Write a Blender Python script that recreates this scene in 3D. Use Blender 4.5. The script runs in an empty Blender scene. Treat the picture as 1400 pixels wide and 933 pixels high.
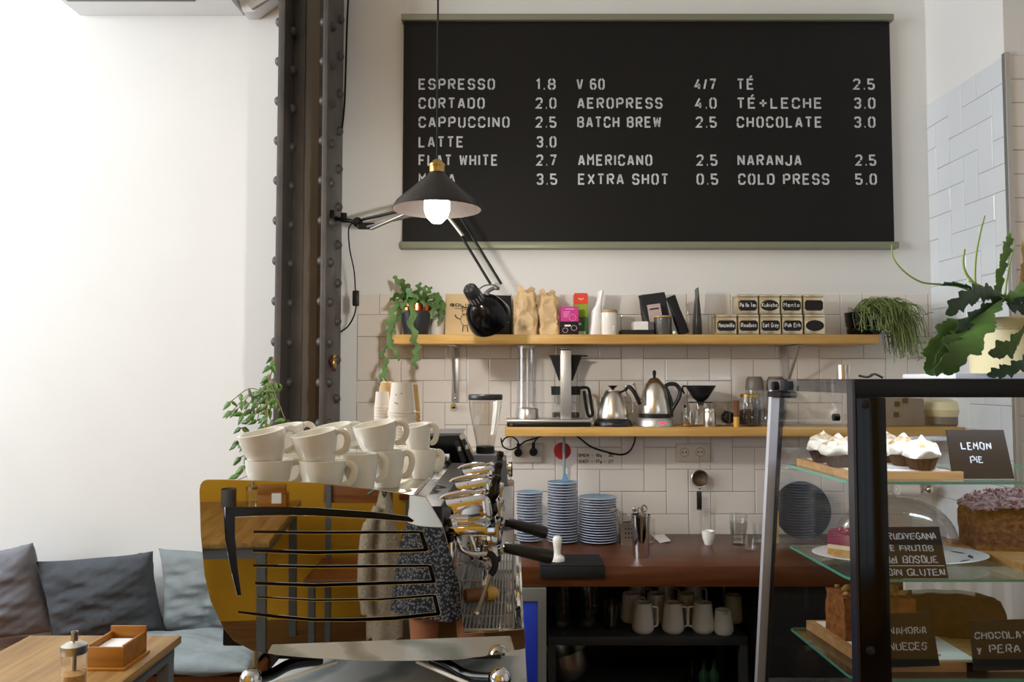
import bpy, bmesh, math, random
from mathutils import Vector, Matrix
random.seed(7)
SC = bpy.context.scene
COL = SC.collection
PI = math.pi

# ------------------------------------------------------------------ camera, world, light, exposure
F = 1089.0
PITCH = math.radians(2.73)
EYE = Vector((0, 0, 1.6))
cd = bpy.data.cameras.new('camera'); cam = bpy.data.objects.new('camera', cd); COL.objects.link(cam)
cd.sensor_width = 36; cd.lens = F / 1400 * 36; cd.clip_start = 0.02
cam.location = EYE; cam.rotation_euler = (PI / 2 + PITCH, 0, 0)
SC.camera = cam
SC.view_settings.view_transform = 'Standard'; SC.view_settings.look = 'None'
SC.view_settings.gamma = 1; SC.view_settings.use_curve_mapping = False
SC.view_settings.exposure = 0.0
wd = bpy.data.worlds.new('world'); SC.world = wd; wd.use_nodes = True
wd.node_tree.nodes['Background'].inputs[0].default_value = (0.75, 0.87, 1.0, 1)
wd.node_tree.nodes['Background'].inputs[1].default_value = 1.0

def area(name, loc, rot, sx, sy, power, color):
    l = bpy.data.lights.new(name, 'AREA'); l.shape = 'RECTANGLE'; l.size = sx; l.size_y = sy
    l.energy = power; l.color = color
    o = bpy.data.objects.new(name, l); COL.objects.link(o); o.location = loc; o.rotation_euler = rot
    return o
# daylight through the shop window on the left; weak fill light added before the rear door
area('window_daylight', (-4.32, 1.45, 2.75), (0, -PI / 2 + 0.06, 0), 2.3, 3.0, 188, (0.92, 0.965, 1.0))
area('rear_fill', (1.6, -1.75, 2.0), (PI / 2, 0, 0), 1.5, 2.4, 1.5, (1.0, 0.96, 0.90))

# ------------------------------------------------------------------ pixel helpers (1400 x 933 frame)
CP, SP = math.cos(PITCH), math.sin(PITCH)
def ray(px, py):
    u = (px - 700) / F; v = (466.5 - py) / F
    return Vector((u, CP - v * SP, SP + v * CP))
def at(px, py, d):
    r = ray(px, py); return EYE + r * (d / r.y)
def onz(px, py, z):
    r = ray(px, py); return EYE + r * ((z - EYE.z) / r.z)
def X(px, d, py=518): return at(px, py, d).x
def Z(py, d): return at(700, py, d).z
def S(n, d): return n * d / F

# ------------------------------------------------------------------ materials
def lin(c):
    return c / 12.92 if c <= 0.04045 else ((c + 0.055) / 1.055) ** 2.4
def rgb(h):
    if isinstance(h, str):
        return tuple(lin(int(h[i:i + 2], 16) / 255) for i in (0, 2, 4)) + (1,)
    return tuple(h) + (1,)
MATS = {}
def mat(name, col, rough=0.5, metal=0.0, var=0.0, scale=8.0, stretch=None, bump=0.0, bscale=60.0, coat=0.0, trans=0.0, spec=0.5, col2=None, emit=0.0):
    if name in MATS: return MATS[name]
    m = bpy.data.materials.new(name); m.use_nodes = True
    nt = m.node_tree; N = nt.nodes; L = nt.links; b = N['Principled BSDF']
    c = rgb(col)
    b.inputs['Roughness'].default_value = rough; b.inputs['Metallic'].default_value = metal
    b.inputs['Coat Weight'].default_value = coat; b.inputs['Specular IOR Level'].default_value = spec
    b.inputs['Transmission Weight'].default_value = trans
    b.inputs['Base Color'].default_value = c
    tc = N.new('ShaderNodeTexCoord'); mp = N.new('ShaderNodeMapping'); L.new(tc.outputs['Object'], mp.inputs[0])
    if stretch: mp.inputs['Scale'].default_value = stretch
    if var > 0 or col2:
        n = N.new('ShaderNodeTexNoise'); n.inputs['Scale'].default_value = scale; n.inputs['Detail'].default_value = 6
        L.new(mp.outputs[0], n.inputs['Vector'])
        r = N.new('ShaderNodeValToRGB')
        if col2:
            c2 = rgb(col2)
        else:
            c2 = tuple(min(1, x * (1 + var)) for x in c[:3]) + (1,); c = tuple(x * (1 - var) for x in c[:3]) + (1,)
        r.color_ramp.elements[0].position = 0.35; r.color_ramp.elements[1].position = 0.65
        r.color_ramp.elements[0].color = c; r.color_ramp.elements[1].color = c2
        L.new(n.outputs[0], r.inputs[0]); L.new(r.outputs[0], b.inputs['Base Color'])
    if bump > 0:
        n2 = N.new('ShaderNodeTexNoise'); n2.inputs['Scale'].default_value = bscale; n2.inputs['Detail'].default_value = 4
        L.new(mp.outputs[0], n2.inputs['Vector'])
        bp = N.new('ShaderNodeBump'); bp.inputs['Strength'].default_value = bump; bp.inputs['Distance'].default_value = 0.01
        L.new(n2.outputs[0], bp.inputs['Height']); L.new(bp.outputs[0], b.inputs['Normal'])
    if emit > 0:
        b.inputs['Emission Color'].default_value = rgb(col); b.inputs['Emission Strength'].default_value = emit
    MATS[name] = m
    return m
def glass(name, tint=(0.96, 0.98, 0.97), refl=1.0, base=0.05, rough=0.02):
    """thin glass: straight transmission plus a facing-dependent mirror layer"""
    if name in MATS: return MATS[name]
    m = bpy.data.materials.new(name); m.use_nodes = True
    nt = m.node_tree; N = nt.nodes; L = nt.links; N.remove(N['Principled BSDF'])
    out = N['Material Output']
    t = N.new('ShaderNodeBsdfTransparent'); t.inputs[0].default_value = tuple(tint) + (1,)
    g = N.new('ShaderNodeBsdfGlossy'); g.inputs['Roughness'].default_value = rough; g.inputs[0].default_value = (1, 1, 1, 1)
    lw = N.new('ShaderNodeLayerWeight'); lw.inputs[0].default_value = 0.5
    p = N.new('ShaderNodeMath'); p.operation = 'POWER'; p.inputs[1].default_value = 3.5
    L.new(lw.outputs['Facing'], p.inputs[0])
    a = N.new('ShaderNodeMath'); a.operation = 'MULTIPLY_ADD'; a.inputs[1].default_value = 0.75 * refl; a.inputs[2].default_value = base
    L.new(p.outputs[0], a.inputs[0])
    mx = N.new('ShaderNodeMixShader'); L.new(a.outputs[0], mx.inputs[0]); L.new(t.outputs[0], mx.inputs[1]); L.new(g.outputs[0], mx.inputs[2])
    L.new(mx.outputs[0], out.inputs[0])
    MATS[name] = m
    return m
def marble():
    m = mat('marble', 'c9cbc8', rough=0.18, var=0.05, scale=3)
    nt = m.node_tree; N = nt.nodes; L = nt.links; b = N['Principled BSDF']
    w = N.new('ShaderNodeTexWave'); w.inputs['Scale'].default_value = 2.2; w.inputs['Distortion'].default_value = 9; w.inputs['Detail'].default_value = 6
    tc = N.new('ShaderNodeTexCoord'); mp = N.new('ShaderNodeMapping'); mp.inputs['Rotation'].default_value = (0, 0, 0.6)
    L.new(tc.outputs['Object'], mp.inputs[0]); L.new(mp.outputs[0], w.inputs['Vector'])
    r = N.new('ShaderNodeValToRGB'); e = r.color_ramp.elements
    e[0].position = 0.0; e[0].color = rgb('a2aaa5'); e[1].position = 0.45; e[1].color = rgb('dcdedb')
    L.new(w.outputs[0], r.inputs[0]); L.new(r.outputs[0], b.inputs['Base Color'])
    return m
def wood(name, c1, c2, rough=0.45, axis='x', scale=5.0, coat=0.0):
    st = {'x': (0.6, 9, 9), 'y': (9, 0.6, 9), 'z': (9, 9, 0.6)}[axis]
    return mat(name, c1, rough=rough, col2=c2, scale=scale, stretch=st, bump=0.05, bscale=scale * 2, coat=coat)

M_WALL = mat('wall_plaster', 'e9e9e7', rough=0.85, var=0.012, scale=3, bump=0.03, bscale=40)
M_CEIL = mat('ceiling_plaster', 'eceae6', rough=0.9)
M_MUST = mat('mustard_plaster', 'd09a10', rough=0.7, var=0.05, scale=2)
M_FLOOR = wood('floor_boards', '5b3d26', '7b5838', 0.5, 'x')
M_TILE = mat('glazed_tile', 'e9e3dc', rough=0.12, var=0.03, scale=3)
M_TILE2 = mat('daylight_tint_tile', 'e2e7ec', rough=0.15, var=0.02, scale=3)  # niche tiles: bluish cast of the window daylight put into the colour
M_GROUT = mat('grout', '6f655b', rough=0.9)
M_SHELF = wood('pine_shelf', 'c09148', 'd4aa60', 0.4)
M_COUNTER = wood('mahogany_counter', '4a2610', '633517', 0.36, coat=0.0)
M_TABLE = wood('oak_table', '8f6a3a', 'b08a52', 0.4, 'y')
M_BENCH = wood('walnut_bench', '7a4520', '925a30', 0.4)
M_BOXW = wood('amber_box_wood', '8f5a1a', 'a86c24', 0.35)
M_BOARDW = wood('bread_board', 'a87b48', 'c59a66', 0.5)
M_IRON = mat('column_iron', '524d49', rough=0.5, var=0.22, scale=6, metal=0.2, bump=0.12, bscale=30)
M_IRONW = mat('column_web', '736d64', rough=0.55, var=0.1, scale=4, metal=0.15, bump=0.12, bscale=25)
M_BLACK = mat('black_paint', '0a0a0a', rough=0.4, spec=0.3)
M_BLACKM = mat('black_matte', '101011', rough=0.7)
M_BLACKG = mat('black_gloss', '060607', rough=0.15, spec=0.35)
M_PLAST = mat('black_plastic', '1b1b1d', rough=0.35)
M_GREYP = mat('grey_plastic', '5a5a5c', rough=0.4)
M_CHALK = mat('chalkboard', '121110', rough=0.6, var=0.12, scale=3, spec=0.3)
M_CHALKW = mat('chalk_white', 'c6c9cc', rough=0.8, var=0.12, scale=30)
M_CHALKS = mat('chalk_script', 'f0f0ec', rough=0.8)
M_RAIL = mat('olive_aluminium', '8b8d78', rough=0.45, metal=0.2)
M_STEEL = mat('brushed_steel', 'cfc9bd', rough=0.28, metal=1.0)
M_CHROME = mat('chrome', 'd8d8d8', rough=0.06, metal=1.0)
M_MIRROR = mat('polished_panel', 'c9c5bd', rough=0.015, metal=1.0)
M_ALU = mat('satin_aluminium', 'c2c0bc', rough=0.4, metal=0.8)
M_BRASS = mat('brass', 'c9a862', rough=0.28, metal=1.0)
M_COPPER = mat('copper', 'b8623a', rough=0.2, metal=1.0)
M_GREYST = mat('grey_steel_tube', '6f7678', rough=0.45, metal=0.4)
M_CUP = mat('cream_porcelain', 'ebe7dc', rough=0.12)
M_WHITE = mat('white_ceramic', 'efece6', rough=0.2)
M_WPLAST = mat('white_plastic', 'e8e8e8', rough=0.4)
M_OUTLET = mat('outlet_cream', 'd8cfbf', rough=0.35)
M_PAPER = mat('white_paper', 'f1f0ee', rough=0.85)
M_KRAFT = mat('kraft_paper', 'cfb083', rough=0.85, var=0.06, scale=12, bump=0.5, bscale=16)
M_KRAFTS = mat('kraft_smooth', 'dcc092', rough=0.75, var=0.04)
M_INK = mat('dark_ink', '2c241c', rough=0.8)
M_FOIL = mat('black_foil', '17181b', rough=0.32, bump=0.25, bscale=18)
M_FOILG = mat('charcoal_foil', '26292b', rough=0.35, bump=0.35, bscale=18)
M_MAGENTA = mat('magenta_card', 'cc2a88', rough=0.5)
M_ORANGE = mat('red_orange_card', 'e2401c', rough=0.45)
M_LIME = mat('lime_card', '86a822', rough=0.45)
M_GREENC = mat('green_card', '2f6a2c', rough=0.45)
M_LABELB = mat('pale_blue_label', 'bcd6dc', rough=0.6)
M_LABELP = mat('pink_label', 'c9b5b4', rough=0.7)
M_TIN = mat('tin_plate', 'e8dec2', rough=0.22, metal=0.8)
M_LABEL = mat('black_label', '151214', rough=0.7)
M_LEAF = mat('leaf_green', '48692b', rough=0.55, var=0.35, scale=14)
M_LEAFL = mat('leaf_light', '587f38', rough=0.45, var=0.2, scale=14)
M_LEAFD = mat('leaf_dark', '24452a', rough=0.4, var=0.3, scale=10)
M_FIG = mat('fig_leaf', '547a36', rough=0.4, col2='2c5020', scale=18)
M_RHIP = mat('rhipsalis_stem', '55653c', rough=0.55, col2='76854a', scale=20)
M_BARK = mat('stem_bark', '7b6a45', rough=0.8)
M_STEMG = mat('shoot_green', '90ab52', rough=0.5)
M_POTD = mat('charcoal_pot', '2f3036', rough=0.4)
M_POTC = mat('cream_pot', 'e2d8b0', rough=0.35)
M_SOIL = mat('soil', '231a13', rough=0.95)
M_CUSHD = mat('slate_linen', '4f555c', rough=0.95, var=0.08, scale=20, bump=0.5, bscale=25)
M_CUSHM = mat('lavender_linen', '7d7f88', rough=0.95, var=0.07, scale=20, bump=0.5, bscale=25)
M_CUSHL = mat('pale_grey_linen', '8d979b', rough=0.95, var=0.07, scale=20, bump=0.5, bscale=25)
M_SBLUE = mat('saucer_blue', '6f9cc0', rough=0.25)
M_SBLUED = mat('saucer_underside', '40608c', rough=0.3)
M_SRIM = mat('saucer_rim', 'c2c9da', rough=0.2)
M_BLUE = mat('blue_panel', '2a4ce6', rough=0.4)
M_GREYF = mat('grey_frame', '8d8a80', rough=0.5)
M_DARKSH = mat('dark_shelf', '3a3b3c', rough=0.5)
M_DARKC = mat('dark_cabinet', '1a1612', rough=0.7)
M_RED = mat('red_disc', 'b01818', rough=0.4)
M_GSTICK = mat('blue_grey_stick', '8fa4a6', rough=0.4)
M_MESHM = mat('strainer_mesh', '6b5a46', rough=0.6, metal=0.4)
M_COFFEE = mat('coffee_grounds', '2b1710', rough=0.9, bump=0.6, bscale=120)
M_MARBLE = marble()
M_GL = glass('clear_glass', (.985, .99, .985), .8, .04)
M_GLT = glass('thick_glass', (0.965, 0.975, 0.97), .8, 0.05)
M_GLP = glass('pane_glass', (0.97, 0.98, 0.985), 0.5, 0.07, 0.005)
M_GLSIDE = glass('side_pane_glass', (0.97, 0.98, 0.985), 0.14, 0.05, 0.02)
M_GLD = glass('tinted_glass', (0.42, 0.44, 0.48), 0.9, 0.06, 0.01)
M_GLS = glass('shelf_glass', (0.86, 0.95, 0.91), 0.9, 0.08, 0.01)
M_GEDGE = mat('glass_edge_green', '58a892', rough=0.15, spec=0.7)
M_GEDGEW = mat('glass_edge_pale', 'd0d2dc', rough=0.3, metal=0.2)
M_PLASTC = glass('clear_plastic', (0.95, 0.95, 0.955), 0.6, 0.04, 0.08)
M_BULB = mat('hot_bulb', 'ffe6c0', emit=18)
M_LED = mat('led_strip', 'dfe9ff', emit=6)
M_REDLED = mat('red_led', 'ff2038', emit=4)
M_SHADE = mat('shade_black', '2b2622', rough=0.35, metal=0.2)
M_SHADEIN = mat('shade_inner', '120d0a', rough=0.6, spec=0.1)
M_CREAM = mat('meringue', 'efe9dc', rough=0.6, var=0.03, scale=40)
M_TOAST = mat('toasted_meringue', 'b8884a', rough=0.6, col2='efe4cc', scale=60)
M_CHOCO = mat('chocolate_case', '3d1f12', rough=0.7, bump=0.3, bscale=60)
M_BERRY = mat('berry_mousse', '8f2f4a', rough=0.5, var=0.1, scale=60)
M_CRUST = mat('biscuit_crust', 'c2964f', rough=0.85, var=0.2, scale=60, bump=0.4, bscale=80)
M_CHEESE = mat('cheesecake', 'e8d9b0', rough=0.6)
M_CARROT = mat('carrot_cake', 'a8662c', rough=0.9, col2='7a481e', scale=50, bump=0.8, bscale=70)
M_NUT = mat('walnut_crumb', 'b88a4e', rough=0.8, var=0.25, scale=70)
M_LOAF = mat('loaf_crust', '8a5a2e', rough=0.9, col2='5c3618', scale=70, bump=1.0, bscale=90)
M_LOAFD = mat('chocolate_loaf', '3a2412', rough=0.8, col2='54341a', scale=40, bump=0.6, bscale=50)
M_COCO = mat('coconut_flakes', 'cfb7bd', rough=0.8, col2='7b4a58', scale=90)
M_COCOB = mat('pink_frosting', '7d5560', rough=0.8, col2='a88a92', scale=60)
M_PLATE = mat('plate_white', 'eceef2', rough=0.15, spec=0.6)
M_PLATEB = mat('plate_blue_mark', '2c3d66', rough=0.2)
M_SKIN = mat('skin', 'b5795a', rough=0.5)
M_HAIR = mat('brown_hair', '2b1a10', rough=0.5)
M_KNIT = mat('beige_knit', 'b8ad98', rough=0.95, bump=0.8, bscale=90, var=0.12, scale=60)
def dress_mat():
    m = mat('patterned_dress', '20222a', rough=0.9)
    nt = m.node_tree; N = nt.nodes; L = nt.links; b = N['Principled BSDF']
    v = N.new('ShaderNodeTexVoronoi'); v.inputs['Scale'].default_value = 105
    tc = N.new('ShaderNodeTexCoord'); L.new(tc.outputs['Object'], v.inputs['Vector'])
    r = N.new('ShaderNodeValToRGB'); r.color_ramp.elements[0].position = 0.36; r.color_ramp.elements[0].color = rgb('77787c')
    r.color_ramp.elements[1].position = 0.46; r.color_ramp.elements[1].color = rgb('1d1f27')
    L.new(v.outputs['Distance'], r.inputs[0]); L.new(r.outputs[0], b.inputs['Base Color'])
    return m
M_DRESS = dress_mat()

# ------------------------------------------------------------------ mesh builder
class MB:
    def __init__(s): s.bm = bmesh.new(); s.mats = []
    def _m(s, m):
        if m is None: return 0
        if m not in s.mats: s.mats.append(m)
        return s.mats.index(m)
    def face(s, vs, m=None):
        try: f = s.bm.faces.new(vs)
        except ValueError: return None
        f.material_index = s._m(m); return f
    def poly(s, pts, m=None):
        return s.face([s.bm.verts.new(p) for p in pts], m)
    def box(s, lo, hi, m=None, bevel=0.0, mtx=None, seg=2):
        mi = s._m(m); b = bmesh.new()
        r = bmesh.ops.create_cube(b, size=1)
        for v in b.verts:
            v.co = Vector([(lo[i] + hi[i]) / 2 + v.co[i] * (hi[i] - lo[i]) for i in range(3)])
        if bevel > 0:
            bmesh.ops.bevel(b, geom=list(b.edges), offset=bevel, segments=seg, affect='EDGES', profile=0.5)
        return s._merge(b, mi, mtx)
    def _merge(s, b, mi, mtx=None):
        vm = {}
        for v in b.verts:
            co = v.co.copy()
            if mtx is not None: co = mtx @ co
            vm[v] = s.bm.verts.new(co)
        for f in b.faces:
            try:
                nf = s.bm.faces.new([vm[v] for v in f.verts]); nf.material_index = mi
            except ValueError: pass
        b.free(); return s
    def lathe(s, prof, m=None, seg=24, c=(0, 0, 0), mtx=None, ell=(1, 1), mlist=None):
        """prof: (r, z) list; mlist: one material per band"""
        mi = s._m(m); c = Vector(c); rings = []
        for r, z in prof:
            if r <= 1e-6:
                p = Vector((0, 0, z))
                p = (mtx @ p if mtx is not None else p) + c
                rings.append([s.bm.verts.new(p)])
            else:
                ring = []
                for k in range(seg):
                    a = 2 * PI * k / seg
                    p = Vector((r * math.cos(a) * ell[0], r * math.sin(a) * ell[1], z))
                    p = (mtx @ p if mtx is not None else p) + c
                    ring.append(s.bm.verts.new(p))
                rings.append(ring)
        for i in range(len(rings) - 1):
            A, B = rings[i], rings[i + 1]
            k2 = s._m(mlist[i]) if mlist else mi
            for k in range(seg):
                n = (k + 1) % seg
                if len(A) == 1 and len(B) == 1: continue
                if len(A) == 1: vs = [A[0], B[n], B[k]]
                elif len(B) == 1: vs = [A[k], A[n], B[0]]
                else: vs = [A[k], A[n], B[n], B[k]]
                try:
                    f = s.bm.faces.new(vs); f.material_index = k2
                except ValueError: pass
        return s
    def cyl(s, p0, p1, r, m=None, seg=14, r1=None):
        p0, p1 = Vector(p0), Vector(p1); d = p1 - p0; L = d.length
        q = d.to_track_quat('Z', 'Y').to_matrix().to_4x4()
        r1 = r if r1 is None else r1
        return s.lathe([(0, 0), (r, 0), (r1, L), (0, L)], m, seg, p0, q)
    def tube(s, pts, r, m=None, seg=8, cap=True, flat=1.0):
        mi = s._m(m); pts = [Vector(p) for p in pts]; n = len(pts)
        rs = r if isinstance(r, (list, tuple)) else [r] * n
        up = None; rings = []
        for i, p in enumerate(pts):
            t = (pts[min(i + 1, n - 1)] - pts[max(i - 1, 0)]).normalized()
            if up is None:
                up = Vector((0, 0, 1)) if abs(t.z) < 0.9 else Vector((0, 1, 0))
            a = t.cross(up)
            if a.length < 1e-5: a = t.cross(Vector((1, 0, 0)))
            a.normalize(); b = a.cross(t).normalized(); up = b
            rings.append([s.bm.verts.new(p + (a * math.cos(2 * PI * k / seg) + b * flat * math.sin(2 * PI * k / seg)) * rs[i]) for k in range(seg)])
        for i in range(n - 1):
            for k in range(seg):
                j = (k + 1) % seg
                f = s.bm.faces.new([rings[i][k], rings[i][j], rings[i + 1][j], rings[i + 1][k]]); f.material_index = mi
        if cap:
            for rr in (rings[0][::-1], rings[-1]):
                f = s.bm.faces.new(rr); f.material_index = mi
        return s
    def sphere(s, c, r, m=None, seg=14, n=8, sc=(1, 1, 1)):
        prof = [(r * math.sin(PI * i / n), -r * math.cos(PI * i / n)) for i in range(n + 1)]
        prof[0] = (0, -r); prof[-1] = (0, r)
        mt = Matrix.Diagonal((sc[0], sc[1], sc[2], 1))
        return s.lathe(prof, m, seg, c, mt)
    def prism(s, poly, a0, a1, m=None, axis='z', mtx=None):
        """poly in the two other axes, extruded along axis"""
        mi = s._m(m)
        def P(u, v, w):
            p = {'z': Vector((u, v, w)), 'y': Vector((u, w, v)), 'x': Vector((w, u, v))}[axis]
            return mtx @ p if mtx is not None else p
        A = [s.bm.verts.new(P(u, v, a0)) for u, v in poly]; B = [s.bm.verts.new(P(u, v, a1)) for u, v in poly]
        n = len(poly); fs = [A[::-1], B] + [[A[i], A[(i + 1) % n], B[(i + 1) % n], B[i]] for i in range(n)]
        for f in fs:
            try:
                g = s.bm.faces.new(f); g.material_index = mi
            except ValueError: pass
        return s
    def ribbon(s, pts, hl, hr, side, m=None, th=0.0012):
        """flat strap: centre line pts, left and right half widths, side directions"""
        mi = s._m(m); n = len(pts); T = []; B = []
        for i, p in enumerate(pts):
            p = Vector(p)
            t = (Vector(pts[min(i + 1, n - 1)]) - Vector(pts[max(i - 1, 0)])).normalized()
            sd = Vector(side[i] if isinstance(side, list) else side); sd = (sd - t * sd.dot(t)).normalized()
            nn = t.cross(sd).normalized() * th
            T.append([s.bm.verts.new(p - sd * hl[i] + nn * .3), s.bm.verts.new(p + nn * 2.0), s.bm.verts.new(p + sd * hr[i] + nn * .3)])
            B.append([s.bm.verts.new(p - sd * hl[i] - nn * .3), s.bm.verts.new(p - nn * 2.0), s.bm.verts.new(p + sd * hr[i] - nn * .3)])
        def q(*v):
            try:
                f = s.bm.faces.new(v); f.material_index = mi
            except ValueError: pass
        for i in range(n - 1):
            for k in (0, 1):
                q(T[i][k], T[i][k + 1], T[i + 1][k + 1], T[i + 1][k]); q(B[i][k], B[i + 1][k], B[i + 1][k + 1], B[i][k + 1])
            q(T[i][0], T[i + 1][0], B[i + 1][0], B[i][0]); q(T[i][2], B[i][2], B[i + 1][2], T[i + 1][2])
        for i in (0, n - 1):
            q(T[i][0], B[i][0], B[i][1], T[i][1]); q(T[i][1], B[i][1], B[i][2], T[i][2])
        return s
    def move(s, v):
        bmesh.ops.translate(s.bm, verts=list(s.bm.verts), vec=v); return s
    def xform(s, m):
        bmesh.ops.transform(s.bm, matrix=m, verts=list(s.bm.verts)); return s
    def mesh(s, name, mats, smooth=True, fix=True, angle=38):
        me = bpy.data.meshes.new(name)
        if fix: bmesh.ops.recalc_face_normals(s.bm, faces=list(s.bm.faces))
        s.bm.to_mesh(me); s.bm.free()
        for m in mats: me.materials.append(m)
        if smooth:
            for p in me.polygons: p.use_smooth = True
            me.set_sharp_from_angle(angle=math.radians(angle))
        return me

def cr(pts, n=8):
    """catmull-rom through points"""
    P = [Vector(p) for p in pts]; P = [P[0] * 2 - P[1]] + P + [P[-1] * 2 - P[-2]]
    out = []
    for i in range(1, len(P) - 2):
        for k in range(n):
            t = k / n; a, b, c, d = P[i - 1], P[i], P[i + 1], P[i + 2]
            out.append(0.5 * ((2 * b) + (c - a) * t + (2 * a - 5 * b + 4 * c - d) * t * t + (3 * b - a - 3 * c + d) * t ** 3))
    out.append(P[-2]); return out

def thing(name, label, cat, loc=(0, 0, 0), rotz=0.0, group=None, rot=None):
    o = bpy.data.objects.new(name, None); COL.objects.link(o); o.empty_display_size = 0.05
    o.location = loc; o.rotation_euler = rot if rot else (0, 0, rotz)
    o['label'] = label; o['category'] = cat
    if group: o['group'] = group
    return o
def part(name, mb, m, parent, label=None, smooth=True, angle=38, world=False, kind=None):
    """one mesh under parent; world=True when the shape was laid out in world space"""
    if world:
        root = parent
        while root.parent: root = root.parent
        bpy.context.view_layer.update()
        mb.xform(Matrix.LocRotScale(root.location, root.rotation_euler, None).inverted())
    mats = mb.mats if mb.mats else [m]
    me = mb.mesh(name, mats, smooth, angle=angle)
    o = bpy.data.objects.new(name, me); COL.objects.link(o); o.parent = parent
    if label: o['label'] = label
    if kind: o['kind'] = kind
    return o
def single(name, mb, m, label, cat, loc=(0, 0, 0), rotz=0.0, group=None, smooth=True, world=False, angle=38, kind=None, rot=None):
    """a thing that is one mesh"""
    if world: mb.move(-Vector(loc))
    mats = mb.mats if mb.mats else [m]
    me = mb.mesh(name, mats, smooth, angle=angle)
    o = bpy.data.objects.new(name, me); COL.objects.link(o); o.location = loc; o.rotation_euler = rot if rot else (0, 0, rotz)
    o['label'] = label; o['category'] = cat
    if group: o['group'] = group
    if kind: o['kind'] = kind
    return o
def struct(name, mb, m, smooth=False, parent=None):
    mats = mb.mats if mb.mats else [m]
    me = mb.mesh(name, mats, smooth)
    o = bpy.data.objects.new(name, me); COL.objects.link(o)
    if parent: o.parent = parent
    else: o['kind'] = 'structure'
    return o
def kids(o): return [c for c in COL.objects if c.parent == o]
def dup(src, loc, rotz=0.0, label=None, group=None, rot=None):
    r = src.copy(); COL.objects.link(r); r.location = loc; r.rotation_euler = rot if rot else (0, 0, rotz)
    if label: r['label'] = label
    if group: r['group'] = group
    for ch in kids(src):
        c = ch.copy(); COL.objects.link(c); c.parent = r
        for g in kids(ch):
            d = g.copy(); COL.objects.link(d); d.parent = c
    return r
ORD = ['topmost', 'second', 'third', 'fourth', 'fifth', 'sixth', 'seventh', 'eighth', 'ninth', 'tenth', 'eleventh', 'twelfth', 'thirteenth', 'fourteenth', 'fifteenth', 'sixteenth', 'seventeenth', 'eighteenth', 'nineteenth', 'twentieth', 'twenty-first', 'twenty-second', 'twenty-third', 'twenty-fourth', 'twenty-fifth', 'twenty-sixth']

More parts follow.
